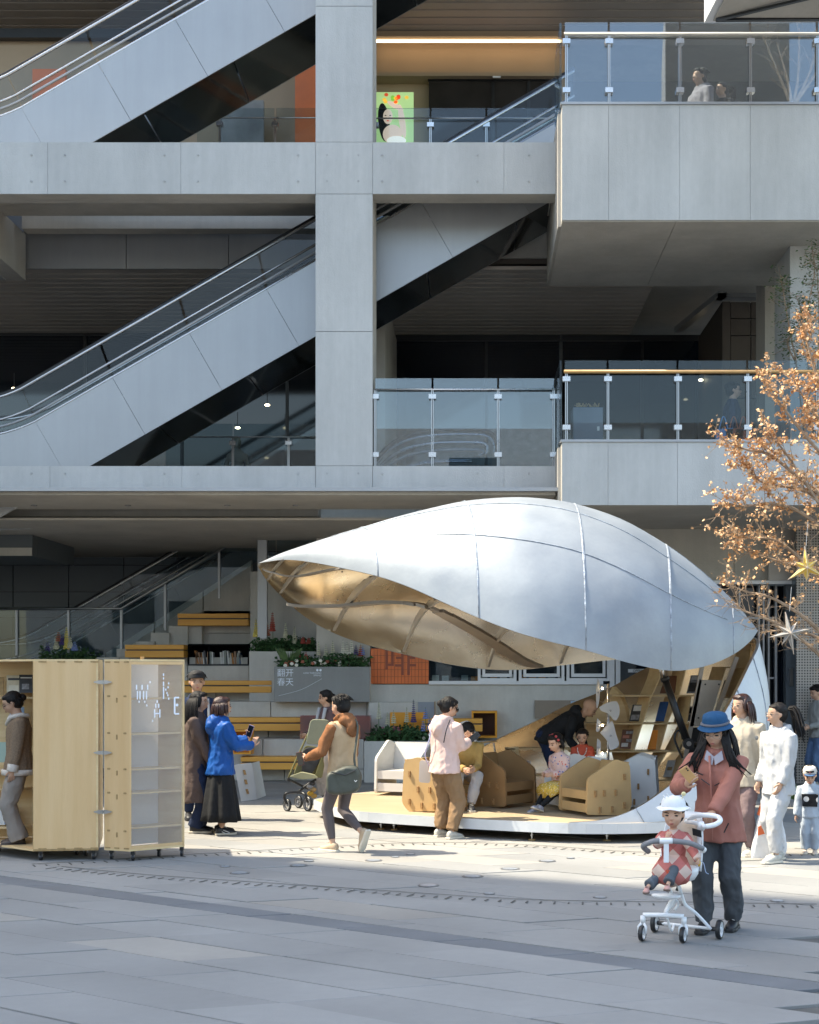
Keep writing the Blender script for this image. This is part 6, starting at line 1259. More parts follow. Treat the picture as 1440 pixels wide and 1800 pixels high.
# 7 pink hoodie woman on phone
w7 = person('woman in a pale pink hoodie looking down at her phone beside the deck', gp(782, 1473), radians(138), 1.59, pitch=.32, yaw=-.55, top=(C_PINK, dict(hem=-.055, flare=1.16, sleeve=1.2, bulk=1.14, hood=True, hoodback=True, name='hoodie', wr=.010)), bottom=('trousers', C_KHK, dict(fat=1.28, cuff=.036, up=.08, wr=.012)), shoes=(S_WHT, SOLE), hair=('bun', HAIR), glasses='sun', hl=(-.01, .20, .70, dict(f=(.2, .7, .5), p=(.6, 0, .6), c=.7)), hr=(.05, .20, .685, dict(f=(-.1, .8, .4), p=(-.3, 0, .8), c=.7)), fl=(-.075, .02, .045), fr=(.085, -.02, .045))
phone(w7, 1, 'black phone in the pink hoodie woman’s hands', mat('black_phone', (.015, .015, .017), .3), d=(.8, .1, .6), off=(.06, -.02, .05))
b = MB(); q = w7['HD'](0, -.98, .30); b.ell(q, (.03, .02, .03), None, 10, 6); part(w7, b, 'scrunchie', C_WHT)
b = MB(); S = w7['S']; b.tube(cr([S(-.05, .06, .33), S(-.06, -.06, .33), S(-.05, -.102, .2), S(-.10, -.10, .08), S(-.13, -.02, -.02)], 4), .008, 6); part(w7, b, 'lilac_strap', mat('lilac', (.45, .45, .62), .6)); b = MB(); b.tube(cr([S(.08, -.03, .33), S(.10, -.09, .26), S(.085, -.102, .17)], 4), .006, 6); part(w7, b, 'black_strap', BLACKM)
t = thing('tote_bag', 'translucent white bag at the pink hoodie woman’s left hip', 'bag', w7['W'](S(-.15, -.04, -.06))); c = w7['W'](S(-.15, -.05, -.05)); MB().prism(smoothpoly([(-.07, -.12), (.06, -.13), (.07, .12), (-.06, .13)], .03), c, (1, 0, 0), (0, 0, 1), (0, .06, 0)).build('bag_body', glass('frosted', (.9, .9, .92), .8, .2, .5), t)
# 8 seated person in brown chair
w8 = person('person in light grey trousers seated in the brown cardboard chair, face hidden', V((-.12, 17.5, ZT)), radians(8), 1.58, sit=.40, lean=.55, pitch=.5, top=(cm('mustard_top', (.42, .28, .10), .9), dict(hem=0)), bottom=('trousers', C_LGREY, dict(fat=1.1, cuff=.032)), shoes=(S_BLK, S_WHT), hair=('bun', HAIR), fl=(-.02, .27, .045), fr=(.09, .25, .045), hl=(-.04, .30, .32), hr=(.03, .30, .32))
# 9 bald man bending
w9 = person('bald man in a black hooded jacket bending over the children', V((X(961, 18.4), 18.4, ZT)), radians(76), 1.60, lean=1.0, pitch=.35, build=1.1, top=(C_BLK, dict(hem=-.06, bulk=1.1, hood=True, name='jacket')), bottom=('trousers', C_NAVY), shoes=(S_BLK, S_BLK), hair=('bald', HAIR), hl=(-.05, .33, .38, dict(f=(0, .5, -1))), hr=(.12, .30, .40, dict(f=(0, .5, -1))), hc=(0, 0))
# 10 girl in pink floral coat sitting
w10 = person('small girl in a pink floral coat and yellow skirt seated on the white cardboard chair', V((X(987, 17.15), 17.15, ZT)), radians(-50), 1.12, sit=.33, child=True, lean=.1, pitch=.3, yaw=-.1, top=(C_FLOR, dict(hem=-.07, flare=1.3, bulk=1.12, sleeve=1.15, name='coat')), bottom=('trousers', C_BLK, dict(fat=.85, cuff=.03, name='tights')), shoes=(mat('grey_blue_trainer', (.35, .36, .42), .6, var=.4, scale=30), SOLE), hair=('pigtail', HAIR), vox=.010, fl=(-.04, .34, .065), fr=(.08, .30, .035), hl=(-.06, .19, .40), hr=(.06, .19, .40), skin=SKINB, footpitch=(-.3, 0))
b = MB(); S = w10['S']; b.loft([ring(S(0, .03+.1*i, -.02-.012*i), (.135+.01*i)*1.12, (.075+.005*i)*1.12, V((1, 0, 0)), V((0, .2, 1)).normalized(), 20) for i in range(3)]); part(w10, b, 'skirt', C_YEL, True)
b = MB(); HD = w10['HD']
for a, z in ((-.9, .45), (.9, .45), (-.55, .95), (.6, .9), (0, 1.1)): b.ell(HD(a, .1, z), .018, None, 8, 6)
part(w10, b, 'hair_clips', mat('red_clip', (.45, .05, .05), .3))
# 11 child in red jacket
w11 = person('smiling child in a red puffer jacket behind the white cardboard chair', V((X(1024, 17.9), 17.9, ZT)), radians(-8), .96, child=True, pitch=.3, top=(C_RED, dict(hem=-.05, flare=1.2, bulk=1.18, sleeve=1.3, wr=.012, name='puffer_jacket')), bottom=('trousers', C_NAVY), shoes=(S_WHT, SOLE), hair=('bun', HAIR), vox=.010, skin=SKINB, hl=(-.14, .1, .44), hr=(.12, .12, .45))
b = MB(); S = w11['S']
for i in range(15): a = pi*i/14; b.ell(S(cos(a)*.06, .085+.02*sin(a), .29-.10*sin(a)), .008, None, 6, 5)
part(w11, b, 'bead_necklace', WHITE)
# 12 woman with the blue hat pushing the stroller
w12 = person('woman in a blue bucket hat and dusty pink jacket pushing the white stroller', gp(1262, 1634), radians(-22), 1.55, pitch=.26, yaw=-.12, top=(C_DUSTY, dict(hem=-.10, flare=1.26, sleeve=1.18, bulk=1.08, collar=True, name='jacket', wr=.009, wf=6)), bottom=('trousers', C_SLATE, dict(fat=1.2, cuff=.040, up=.02, wr=.012)), shoes=(S_BLK, S_BLK, WHITE), hair=('longwind', HAIR, .36), glasses='wire', vox=.011,
             hl=(-.01, .23, .545, dict(f=(.3, .8, -.35), p=(0, -.1, -1), c=1.0)), hr=(.10, .20, .70, dict(f=(-.35, .5, .55), p=(-.5, .1, .5), c=.75)), fl=(-.065, -.06, .045), fr=(.05, .06, .045), pr=(.7, -.6, -.6), pl=(-.8, -.3, -.6))
cap(w12, cm('blue_hat_cloth', (.015, .075, .17), .8, .15, .6, 6, 14), 'bucket')
b = MB(); HD = w12['HD']; b.tube([HD(cos(a)*1.02, sin(a)*1.06-.12, .74+.05*sin(a)) for a in [2*pi*i/24 for i in range(25)]], .010, 6); part(w12, b, 'hat_band', mat('grey_band', (.12, .12, .14), .8))
phone(w12, 1, 'orange backed phone in the hand of the woman with the blue hat', mat('gold_phone', (.62, .36, .15), .3), d=(-.45, -.2, .5), off=(-.0, -.075, .07), flip=True)
b = MB(); S = w12['S']; b.tube([S(.02, .092, .31), S(.012, .104, .2), S(.004, .11, .1), S(0, .122, -.02), S(0, .135, -.09)], .009, 6); part(w12, b, 'storm_flap', C_DUSTY, True)
b = MB()
for sx in (-1, 1): b.tube([S(sx*.075, .115, .0), S(sx*.055, .122, -.045)], .005, 5)
b.tube([S(-.06, .090, .20), S(-.005, .100, .17)], .004, 5); b.tube([S(.06, .090, .20), S(.012, .100, .17)], .004, 5)
part(w12, b, 'pocket_seams', BLACKM)
b = MB()
for i_ in (0, 1): sp, el, wr = w12['arms'][i_]; d = (wr-el).normalized(); b.tube([wr-d*.05, wr-d*.045, wr-d*.01, wr-d*.005], [.040, .046, .044, .036], 14)
part(w12, b, 'cuffs', C_DUSTY, True)
b = MB(); b.ob(S(.085, .080, .235)+V((0, -.03, 0)), V((.055, -.002, -.022)), V((0, 0, -.008)), V((0, .02, 0))); part(w12, b, 'chest_pocket', BLACKM)
b = MB(); 
for s in (-1, 1): b.prism([(0, 0), (s*.055, .045), (s*.07, -.02), (s*.01, -.06)], S(0, .07, .305)+V((0, -.025, 0)), (1, 0, 0), (0, .2, 1), (0, .012, 0))
part(w12, b, 'shirt_collar', mat('lilac_grey', (.36, .34, .38), .8))
b = MB(); rnd = random.Random(5)
for i in range(34):
    a = rnd.choice([-1, 1])*rnd.uniform(.6, 1.2); p = HD(a*.8, .1, .1); w_ = 1 if a > 0 else -1
    b.tube(cr([p, p+V((.02*w_, -.03, -.09)), p+V((w_*rnd.uniform(.03, .09), -.05, -.19)), p+V((w_*rnd.uniform(.06, .20), -.04, -rnd.uniform(.24, .33)))], 2), [.014, .014, .013, .011, .009, .006, .002], 5)
part(w12, b, 'windblown_hair', HAIR, True)
# 14 woman in ivory jacket with tote, 15 woman in white, 16 toddler, 17 hooded person
w14 = person('woman with glasses in an ivory jacket carrying a white and orange tote bag', gp(1306, 1503), radians(-38), 1.64, yaw=-.35, top=(C_IVORY, dict(hem=-.085, flare=1.16, sleeve=1.2, bulk=1.14, collar=True, hood=True, wr=.010)), bottom=('trousers', cm('mauve_trousers', (.17, .12, .12), .9), dict(fat=1.1)), shoes=(S_WHT, SOLE), hair=('longwind', HAIRB, .26), glasses='wire', hl=(-.19, -.02, .44, dict(f=(0, 0, -1), c=1.2)), hr=(.13, .12, .52), fl=(-.06, .0, .045), fr=(.06, .03, .045))
sp, el, wr = w14['arms'][0]; hp = w14['W'](wr)
t = thing('tote_bag', 'white tote bag with orange block and orange handles held by the ivory jacket woman', 'bag', hp+V((0, 0, -.7))); c = hp+V((-.02, -.03, -.52)); pts = [(-.20, -.33), (-.10, -.36), (.14, -.33), (.20, -.22), (.13, .16), (-.10, .17)]; TB = mat('white_canvas', (.66, .66, .67), .6, bump=.5, bscale=8)
rr = [[c+V((a*s, y, b_*s)) for a, b_ in smoothpoly(pts, .05, 3)] for y, s in ((-.07, .85), (-.055, .96), (0, 1), (.055, .96), (.07, .85))]; remesh_world(MB().loft(rr), 'bag_body', TB, t, .013, 2, .006)
OBK = mat('orange_print', (.62, .13, .04), .6); MB().prism([(-.125, -.06), (.11, .0), (.125, .09), (-.12, .03)], c+V((-.0, -.078, .0)), (1, 0, 0), (0, 0, 1), (0, .012, 0)).build('orange_block', OBK, t)
for x0, x1 in ((-.10, -.03), (.10, .02)):
    for y in (-.04, .04): MB().ob(c+V((x0-.012, y, .14)), (.026, 0, 0), (0, .006, 0), hp+V((x1*.3, 0, -.05))-c-V((x0, 0, .14))).build('handle', OBK, t)
b = MB(); q = w14['arms'][0]; m_ = q[0].lerp(q[1], .45); b.ell(m_+V((-.02, -.075, .02)), (.024, .006, .024), None, 12, 8); part(w14, b, 'round_badge', mat('grey_badge', (.12, .13, .14), .5))
w15 = person('woman with a dark ponytail dressed all in white at the right', gp(1369, 1514), radians(-58), 1.56, yaw=-.3, top=(C_WHT, dict(hem=-.09, flare=1.2, sleeve=1.2, bulk=1.06, hood=True, wr=.012)), bottom=('trousers', C_WHT, dict(fat=1.2, cuff=.036, up=.10, wr=.010)), shoes=(S_WHT, SOLE), hair=('pony', HAIR, .26, .10), glasses='wire', hl=(-.09, .07, .50), hr=(.12, .06, .50), fl=(-.05, .07, .045), fr=(.06, -.06, .045))
w16 = person('toddler in a pale cap and blue grey tracksuit at the right edge', gp(1424, 1500), radians(-14), .92, child=True, pitch=.42, vox=.010, top=(C_LBLUE, dict(hem=-.05, bulk=1.12, sleeve=1.3, collar=True)), bottom=('trousers', C_LBLUE, dict(fat=1.2, cuff=.045)), shoes=(mat('toddler_shoe', (.52, .42, .34), .7), SOLE), hair=('short', HAIR), skin=SKINB, hl=(-.17, .05, .34), hr=(.17, .05, .34)); cap(w16, cm('ivory_cap', (.6, .55, .5), .8), 'cap', cm('blue_brim', (.05, .12, .25), .7))
b = MB(); S = w16['S']; b.prism([(-.075, -.07), (.075, -.07), (.085, .06), (-.085, .06)], S(0, .092, .16), (1, 0, 0), (0, 0, 1), (0, .03, 0)); part(w16, b, 'dark_panel', spots(C_BLK, [(.6, .6, .6), (.05, .05, .06)], 14, .4, 'dark_print'))
b = MB(); b.ell(w16['HD'](0, .80, .78), (.014, .005, .008), None, 10, 6); part(w16, b, 'cap_patch', mat('red_patch', (.5, .1, .1), .6))
w17 = person('person in a grey hoodie and blue jeans leaning at the far right edge', gp(1440, 1385), radians(-70), 1.66, pitch=.3, top=(C_GREYH, dict(hem=-.03, bulk=1.1, hood=True)), bottom=('trousers', C_JEAN, dict(fat=1.15)), shoes=(S_WHT, SOLE), hair=('short', HAIR), hl=(-.05, .15, .60), hr=(.10, .16, .58))
# 18-20 people on the balconies, mannequin
zu, zl = Z(184, YF), Z(777, YF)
w18 = person('man in a grey lilac hooded jacket behind the upper balcony glass', V((X(1232, 20.9), 20.9, zu-.98)), radians(-62), 1.72, top=(C_LILAC, dict(hem=-.06, bulk=1.1, hood=True, sleeve=1.15)), bottom=('trousers', C_NAVY), shoes=(S_BLK, S_BLK), hair=('short', HAIR), vox=.018)
w19 = person('girl with a ponytail in black behind the upper balcony glass', V((X(1271, 20.95), 20.95, zu-1.0)), radians(-62), 1.56, top=(C_BLK, dict(hem=-.05, bulk=1.06)), bottom=('trousers', C_NAVY), shoes=(S_BLK, S_BLK), hair=('pony', HAIR, .15), vox=.018)
w20 = person('man with glasses in a dark jacket carrying bags on the lower balcony', V((X(1287, 22.2), 22.2, zl-.55)), radians(82), 1.76, top=(C_NAVY, dict(hem=-.06, bulk=1.06)), bottom=('trousers', C_JEAN), shoes=(S_BLK, S_BLK), hair=('short', HAIR), glasses='dark', vox=.018, hr=(.12, .0, .46), hl=(-.12, .03, .46))
for px, col, nm in ((1273, (.10, .26, .50), 'light blue paper carrier bag on the lower balcony'), (1291, (.42, .10, .04), 'orange brown carrier bag hanging beside the man on the lower balcony'), (1308, (.42, .11, .05), 'rust orange bag right of the balcony post')):
    Yq = 21.9; c = P(px, 768, Yq); t = thing('carrier_bag', nm, 'bag', c); MB().prism([(-.12, -.12), (.12, -.12), (.14, .14), (-.13, .12)], c, (1, 0, 0), (0, 0, 1), (0, .1, 0)).build('bag_body', mat('bag_'+str(px), col, .6), t); MB().tube(cr([c+V((-.07, .05, .12)), c+V((-.02, .05, .3)), c+V((.02, .05, .3)), c+V((.07, .05, .12))], 4), .01, 6).build('handle', mat('hand_'+str(px), col, .6), t)
MAN = mat('pale_mannequin', (.45, .42, .36), .6)
t = thing('mannequin', 'pale headless style shop mannequin seen under the lower escalator', 'mannequin', P(417, 820, 26.5)); b = MB(); c = P(417, 800, 26.5)
b.ell(c+V((0, 0, .24)), (.08, .09, .11)); b.tube([c+V((0, 0, .2)), c+V((0, 0, .08))], .04, 8); b.ell(c+V((0, 0, -.02)), (.16, .10, .14)); b.ell(c+V((0, 0, -.25)), (.13, .10, .2))
for s in (-1, 1): b.tube([c+V((s*.14, 0, .02)), c+V((s*.2, 0, -.18)), c+V((s*.17, -.04, -.38))], [.05, .04, .03], 8)
remesh_world(b, 'figure', MAN, t, .018, 3)
# counter block on the lower balcony
t = thing('plinth', 'grey blue plinth with dried plants behind the lower balcony glass', 'plinth', P(1033, 775, 20.9)); MB().box(X(1008, 20.9), X(1060, 20.9), 20.9, 21.4, zl-.3, Z(716, 20.9)).build('plinth_body', mat('plinth_grey', (.20, .22, .26), .5), t); b = MB()
for i in range(40): q = P(random.choice([1022, 1045])+random.uniform(-9, 9), 715, 21.1); b.tube([q, q+V((random.uniform(-.05, .05), 0, random.uniform(.02, .06)))], .006, 4)
b.build('dried_plants', PLYE, t); MB().box(X(1050, 20.88), X(1054, 20.88), 20.88, 20.9, Z(757, 20.9), Z(750, 20.9)).build('price_tag', WHITE, t)
# ================================================================ PLYWOOD CABINETS
def V3(x, y, z=0): return V((x, y, z))
ZC0, ZC1 = .10, 2.0
C1, D1 = V3(-4.40, 14.22), V3(-3.77, 14.30); 
cb = thing('plywood_cabinet', 'large open plywood book cabinet on castors at the left edge', 'cabinet', C1)
def wallp(a, b, z0, z1, th, m, nm, par, side=1, **k): d = (b-a); n_ = V((-d.y, d.x, 0)).normalized()*th*side; return MB().ob(V((a.x, a.y, z0)), d, n_, (0, 0, z1-z0)).build(nm, m, par, **k)
wallp(C1, D1, ZC0+.02, ZC1, .02, PLY, 'front_panel', cb)
E1, F1 = V3(-4.0, 15.35), V3(-5.9, 15.2)
wallp(D1, E1, ZC0+.02, ZC1, .02, PLYD, 'side_panel', cb); wallp(F1, E1, ZC0+.02, ZC1, .02, PLYD, 'back_panel', cb)
MB().prism([(C1.x, C1.y), (D1.x, D1.y), (E1.x, E1.y), (F1.x, F1.y), (-5.4, 15.05)], (0, 0, ZC0), (1, 0, 0), (0, 1, 0), (0, 0, .018)).build('floor', PLYD, cb)
MB().prism([(C1.x, C1.y), (D1.x, D1.y), (E1.x, E1.y), (F1.x, F1.y), (-5.2, 14.9)], (0, 0, ZC1+.001), (1, 0, 0), (0, 1, 0), (0, 0, .02)).build('top', PLYD, cb)
Yk = 15.1
for y in (1225, 1352, 1385, 1452): MB().box(-5.9, X(56, Yk)+.35, Yk-.1, Yk+.12, Z(y+3, Yk), Z(y, Yk)).build('shelf_board', PLYD, cb)
for y in (1300,): pass
tabs = MB(); tb2 = MB(); dC = (D1-C1)
for f in (.13, .42, .68, .93): q = C1+dC*f; tabs.ob(V((q.x-.045, q.y-.004, ZC1-.012)), (.09, .0, 0), (0, .01, 0), (0, 0, .016)); tabs.ob(V((q.x-.045, q.y-.004, ZC0+.012)), (.09, 0, 0), (0, .01, 0), (0, 0, .018))
tabs.build('finger_joints', PLYE, cb, kind='stuff')
MB().ob(V((C1.x, C1.y-.002, ZC0)), dC, (0, .018, 0), (0, 0, .019)).build('bottom_edge', PLYE, cb); MB().ob(V((C1.x-.004, C1.y-.001, ZC0+.02)), (.005, 0, 0), (0, .02, 0), (0, 0, ZC1-ZC0-.02)).build('edge_band', PLYE, cb)
def castor(p, par):
    f = MB().box(p.x-.02, p.x+.02, p.y-.02, p.y+.02, .062, .10).build('castor', BLACKM, par); MB().tube([p+V((-.012, 0, .035)), p+V((.012, 0, .035))], .034, 14).build('castor_wheel', RUBBER, f); MB().box(p.x-.02, p.x+.02, p.y-.012, p.y+.03, .035, .065).build('castor_fork', STEEL, f)
for p in (C1+V3(.06, .06), C1+V3(.3, .5), D1+V3(-.06, .06), V3(-5.0, 15.0), C1+V3(.42, .4)): castor(p, cb)
def coverbook(px, py0, py1, w_, m, lab, Y=Yk-.02, ln=.06, print_=None):
    a = P(px, py1, Y); h = Z(py0, Y)-Z(py1, Y); t = MB().ob(a, (w_, 0, 0), (-.02, ln, h), (0, .015, 0)).build('book', m, None, label=lab, category='book')
    for (u0, u1, v0, v1, pm) in (print_ or []): MB().ob(a+V((w_*u0, -.004, 0))+V((-.02, ln, h))*v0, (w_*(u1-u0), 0, 0), V((-.02, ln, h))*(v1-v0), (0, .003, 0)).build('cover_print', pm, t)
coverbook(12, 1187, 1222, .15, mat('cream_cover', (.55, .48, .34), .6, var=.1, scale=20), 'cream magazine on the top shelf of the cabinet', print_=[(.1, .9, .75, .86, BLK), (.15, .85, .1, .5, BK[2])])
coverbook(34, 1186, 1218, .15, BLK, 'dark magazine with white drawing on the cabinet’s top shelf', print_=[(.1, .9, .8, .86, WHC), (.2, .7, .2, .5, GRYC)]); coverbook(-10, 1190, 1222, .1, PLYE, 'wooden coloured book at the very left edge of the cabinet')
coverbook(19, 1243, 1300, .15, mat('sky_blue_cover', (.30, .42, .55), .6, var=.35, scale=8), 'tall pale blue poster book behind the woman in the cabinet', ln=.03); coverbook(-2, 1305, 1340, .14, mat('mint_cover', (.32, .42, .34), .6), 'mint green book on the cabinet’s middle shelf'); coverbook(8, 1420, 1448, .1, BLUC, 'dark blue book low in the cabinet'); coverbook(-14, 1412, 1450, .14, WHC, 'white book leaning low at the left edge of the cabinet')
# second cabinet (polycarbonate front)
K2 = V3(-3.43, 14.20); u2 = V3(.766, .643)*.61; v2 = V3(-.643, .766)*.42
c2 = thing('plywood_cabinet', 'narrow plywood cabinet with a frosted front and white dashed lettering', 'cabinet', K2)
wallp(K2+v2*.001, K2+v2*.001+V3(-.285, .12), ZC0+.02, ZC1-.0, .018, PLY, 'side_panel', c2, -1)
Lf = K2+V3(-.285, .12)
wallp(K2+u2, Lf+u2, ZC0+.02, ZC1, .018, PLYD, 'side_panel', c2, 1)
PCB = glass('glow_back', (.95, .93, .9), .2, .25, .9)  # back sheet added so sunlight through it makes the cabinet glow
wallp(Lf, Lf+u2, ZC0+.03, ZC1-.01, .008, PCB, 'added_glow_sheet', c2, 1)
for z in (ZC0, ZC1+.001): MB().prism([(p.x, p.y) for p in (K2, K2+u2, Lf+u2, Lf)], (0, 0, z), (1, 0, 0), (0, 1, 0), (0, 0, .02)).build('top' if z > 1 else 'base', PLYD, c2)
nz = V((-u2.y, u2.x, 0)).normalized(); un = u2.normalized()
for y in (1229, 1290, 1351, 1392, 1452): z = 1.9+(1180-y)/172; MB().prism([(p.x, p.y) for p in (K2+u2*.032+nz*.016, K2+u2*.968+nz*.016, Lf+u2*.97-nz*.03, Lf+u2*.05)], (0, 0, z), (1, 0, 0), (0, 1, 0), (0, 0, .018)).build('shelf_board', PLYD, c2)
for a, b in ((0, .03), (.97, 1)): MB().ob(K2+u2*a+V((0, 0, ZC0+.021)), u2*(b-a), nz*.02, (0, 0, ZC1-ZC0-.022)).build('door_stile', PLY, c2)
for z in (ZC0+.021, ZC1-.032): MB().ob(K2+u2*.0301+V((0, 0, z)), u2*.94, nz*.02, (0, 0, .03)).build('door_rail', PLY, c2)
PC = glass('twinwall_polycarbonate', (.99, .98, .97), .2, .25, .16)
fp = MB().ob(K2+u2*.0301+nz*.006+V((0, 0, ZC0+.052)), u2*.939, nz*.006, (0, 0, ZC1-ZC0-.085)).build('frosted_sheet', PC, c2)
for nd in PC.node_tree.nodes:
    if nd.type == 'BSDF_DIFFUSE': nd.inputs[0].default_value = (.85, .80, .76, 1); dn = nd
    if nd.type == 'MIX_SHADER' and not nd.inputs[0].is_linked and abs(nd.inputs[0].default_value-.5) < .01: nd.inputs[0].default_value = .25
fl = MB(); 
for i in range(58): fl.ob(K2+u2*(.034+.0161*i)+nz*.0125+V((0, 0, ZC0+.053)), u2*.002, nz*.006, (0, 0, ZC1-ZC0-.087))
fl.build('flutes', glass('flute', (.98, .98, .98), .15, .3, .03), c2, kind='stuff')
LM = emit('lettering_white', (.72, .76, .84), .0)
def pill(cx, cy, w_, h, ): # in photo pixels on the front sheet
    u_ = (cx-232)/95.0; z = 1.9+(1180-cy)/(176-(u_)*5.5); ww, hh = w_/174, h/174; r = min(ww, hh)/2
    pts = smoothpoly([(-ww/2, -hh/2), (ww/2, -hh/2), (ww/2, hh/2), (-ww/2, hh/2)], r*.98, 3); lt_.prism(pts, K2+u2*u_+V((0, 0, z))-nz*.002, un, (0, 0, 1), nz*.003)
lt_ = MB()
for x, y, h in [(243.5, 1208, 9), (253, 1208, 9), (262.5, 1208, 9), (266.7, 1199, 4)]: pill(x, y, 2.6, h)
for x, y, h in [(245, 1222, 15), (249.5, 1222, 15), (255.5, 1222, 15), (260.5, 1222, 15), (248, 1233.5, 4), (257.5, 1233.5, 4), (261, 1240, 4)]: pill(x, y, 2.4, h)
for x, y, h in [(290, 1186, 5), (290, 1192.5, 4), (290, 1202, 8), (290, 1218, 22), (299, 1201, 4), (298, 1208, 4), (294, 1212, 4), (296, 1218, 4), (297.5, 1222, 4), (299, 1228, 4)]: pill(x, y, 2.4, h)
for x, y, h in [(279, 1233, 5), (276.5, 1240.5, 8), (281.5, 1240.5, 8), (274.5, 1254, 15), (283.5, 1254, 15), (271, 1267, 4)]: pill(x, y, 2.4, h)
pill(279, 1254, 9, 2.4)
pill(309.5, 1240, 3.2, 30); pill(313.5, 1226, 9, 3); pill(313.5, 1254.5, 9, 3); pill(313.8, 1239, 5, 5)
lt_.build('dashed_letters', mat('letter_white', (.85, .88, .95), .5, var=.01), c2, kind='stuff')
fj = MB(); sv = V3(-.285, .12); svn = sv.normalized()
for z, f, w_, h in [(z0, f, w_, h) for z0 in (1.65, 1.28, .92, .68, .30) for f, w_, h in ((.18, .035, .018), (.82, .035, .018))]+[(z0-.04, .5, .017, .05) for z0 in (1.65, 1.28, .92, .68, .30)]: fj.prism(smoothpoly([(-w_/2, -h/2), (w_/2, -h/2), (w_/2, h/2), (-w_/2, h/2)], .006, 2), K2+sv*f+V((0, 0, z-.0))+V((-.0016, -.0035, 0)), svn, (0, 0, 1), V((.001, .004, 0)))
for f in (.12, .5, .85): 
    for z in (ZC0+.02, ZC1-.014): fj.ob(K2+sv*f-svn*.03+V((-.0016, -.0035, z)), svn*.06, (.001, .006, 0), (0, 0, .014))
fj.build('finger_joints', PLYE, c2, kind='stuff')
for p in (K2+V3(.02, .06), Lf+V3(.06, .06), K2+u2*.94+V3(0, .03), K2+u2*.45+V3(0, .2)): castor(p, c2)
MB().tube([K2+u2*.4+v2*.5+V((0, 0, ZC1+.02)), K2+u2*.4+v2*.5+V((0, 0, ZC1+.05))], .02, 12).build('top_knob', RAILW, c2)
for i, y in enumerate((1199, 1323, 1427)):
    p = V((X(181, 14.27), 14.27, Z(y, 14.27))); t = thing('strap_hinge', ['top steel hinge joining the two plywood cabinets', 'middle steel hinge joining the two plywood cabinets', 'lowest steel hinge joining the two plywood cabinets'][i], 'hinge', p)
    for s in (-1, 1): MB().prism([(0, -.017), (s*.03, -.019), (s*.085, -.004), (s*.085, .004), (s*.03, .019), (0, .017)], p+V((s*.004, -.008+s*.002, 0)), (1, 0, 0), (0, 0, 1), (0, -.003, 0)).build('hinge_leaf', STEEL, t)
    MB().tube([p+V((0, -.012, -.022)), p+V((0, -.012, .022))], .007, 8).build('hinge_pin', STEEL, t)

# ================================================================ WHITE STROLLER WITH BABY
def wheel(par, c, ax, r, w_, spokes=8, tm=None, rm=None, nm='wheel'):
    ax = V(ax).normalized(); a = ax.orthogonal().normalized(); b_ = ax.cross(a); n = 28
    q = MB(); prof = [(-w_/2, r*.80), (-w_/2, r*.93), (-w_*.3, r), (w_*.3, r), (w_/2, r*.93), (w_/2, r*.80)]
    rr = [[c+ax*o+(a*cos(2*pi*i/n)+b_*sin(2*pi*i/n))*rad for i in range(n)] for o, rad in prof]; q.loft(rr+[rr[0]], False); o = q.build(nm, tm or RUBBER, par, 'auto')
    q = MB(); rr = [[c+ax*of+(a*cos(2*pi*i/n)+b_*sin(2*pi*i/n))*rad for i in range(n)] for of, rad in [(-w_*.42, r*.68), (-w_*.42, r*.815), (w_*.42, r*.815), (w_*.42, r*.68)]]; q.loft(rr+[rr[0]], False); q.tube([c-ax*w_*.5, c+ax*w_*.5], r*.2, 14)
    for i in range(spokes): d = a*cos(2*pi*i/spokes)+b_*sin(2*pi*i/spokes); q.tube([c+d*r*.15, c+d*r*.72], r*.055, 6)
    q.build('rim', rm or WPLAS, o, 'auto')
st = thing('stroller', 'white light stroller with grey bumper bar and a baby in it', 'stroller', G(1190, 1652)); TYRE = mat('grey_tyre', (.07, .068, .065), .6); GRIP = mat('grey_grip', (.20, .20, .21), .6, var=.05)
rzs = radians(-24); FW = V((sin(rzs), -cos(rzs), 0)); RT = V((cos(rzs), sin(rzs), 0)); O = V((X(1200, 10.08), 10.08, 0))
def Sl(r_, f, z): return O+RT*r_+FW*f+V((0, 0, z))
wf1, wf2, wr1, wr2 = G(1129, 1654)+V((0, 0, .055)), G(1201, 1657)+V((0, 0, .055)), G(1155, 1643)+V((0, .12, .066)), G(1265, 1650)+V((0, 0, .066))
axw = RT
wheel(st, wf1, axw, .055, .032); wheel(st, wf2, axw, .055, .032); wheel(st, wr1, axw, .068, .034, 10); wheel(st, wr2, axw, .068, .034, 10)
for w_ in (wf1, wf2):
    q = MB(); top_ = w_+V((-FW.x*.02, -FW.y*.02, .10)); 
    for s in (-1, 1): q.tube([w_+axw*s*.024, w_+axw*s*.026+V((0, 0, .045)), top_+V((0, 0, -.02))], .010, 8)
    q.tube([top_+V((0, 0, -.03)), top_+V((0, 0, .02))], .019, 12); q.build('castor_fork', WPLAS, st, True)
tube = lambda pts, r, nm='frame_tube', m=WPLAS, n=12: MB().tube(cr(pts, 5), r, n).build(nm, m, st, True)
fa, fb = wf1+V((-FW.x*.02, -FW.y*.02, .125)), wf2+V((-FW.x*.02, -FW.y*.02, .125))
tube([fa, fa.lerp(fb, .5)+V((0, -.01, .006)), fb], .017, 'front_crossbar'); mid = fa.lerp(fb, .55)
Yc = 10.12
tube([mid, P(1172, 1600, Yc), P(1184, 1578, Yc)], .016); tube([P(1186, 1600, Yc+.03), P(1192, 1588, Yc+.03), P(1182, 1575, Yc)], .010)
tube([P(1198, 1572, Yc), P(1205, 1590, Yc), P(1222, 1604, Yc), P(1234, 1616, Yc), wr2+V((-.06, 0, .0))], .012); tube([P(1190, 1575, Yc+.15), P(1182, 1592, Yc+.2), wr1+V((.05, .0, .04))], .011)
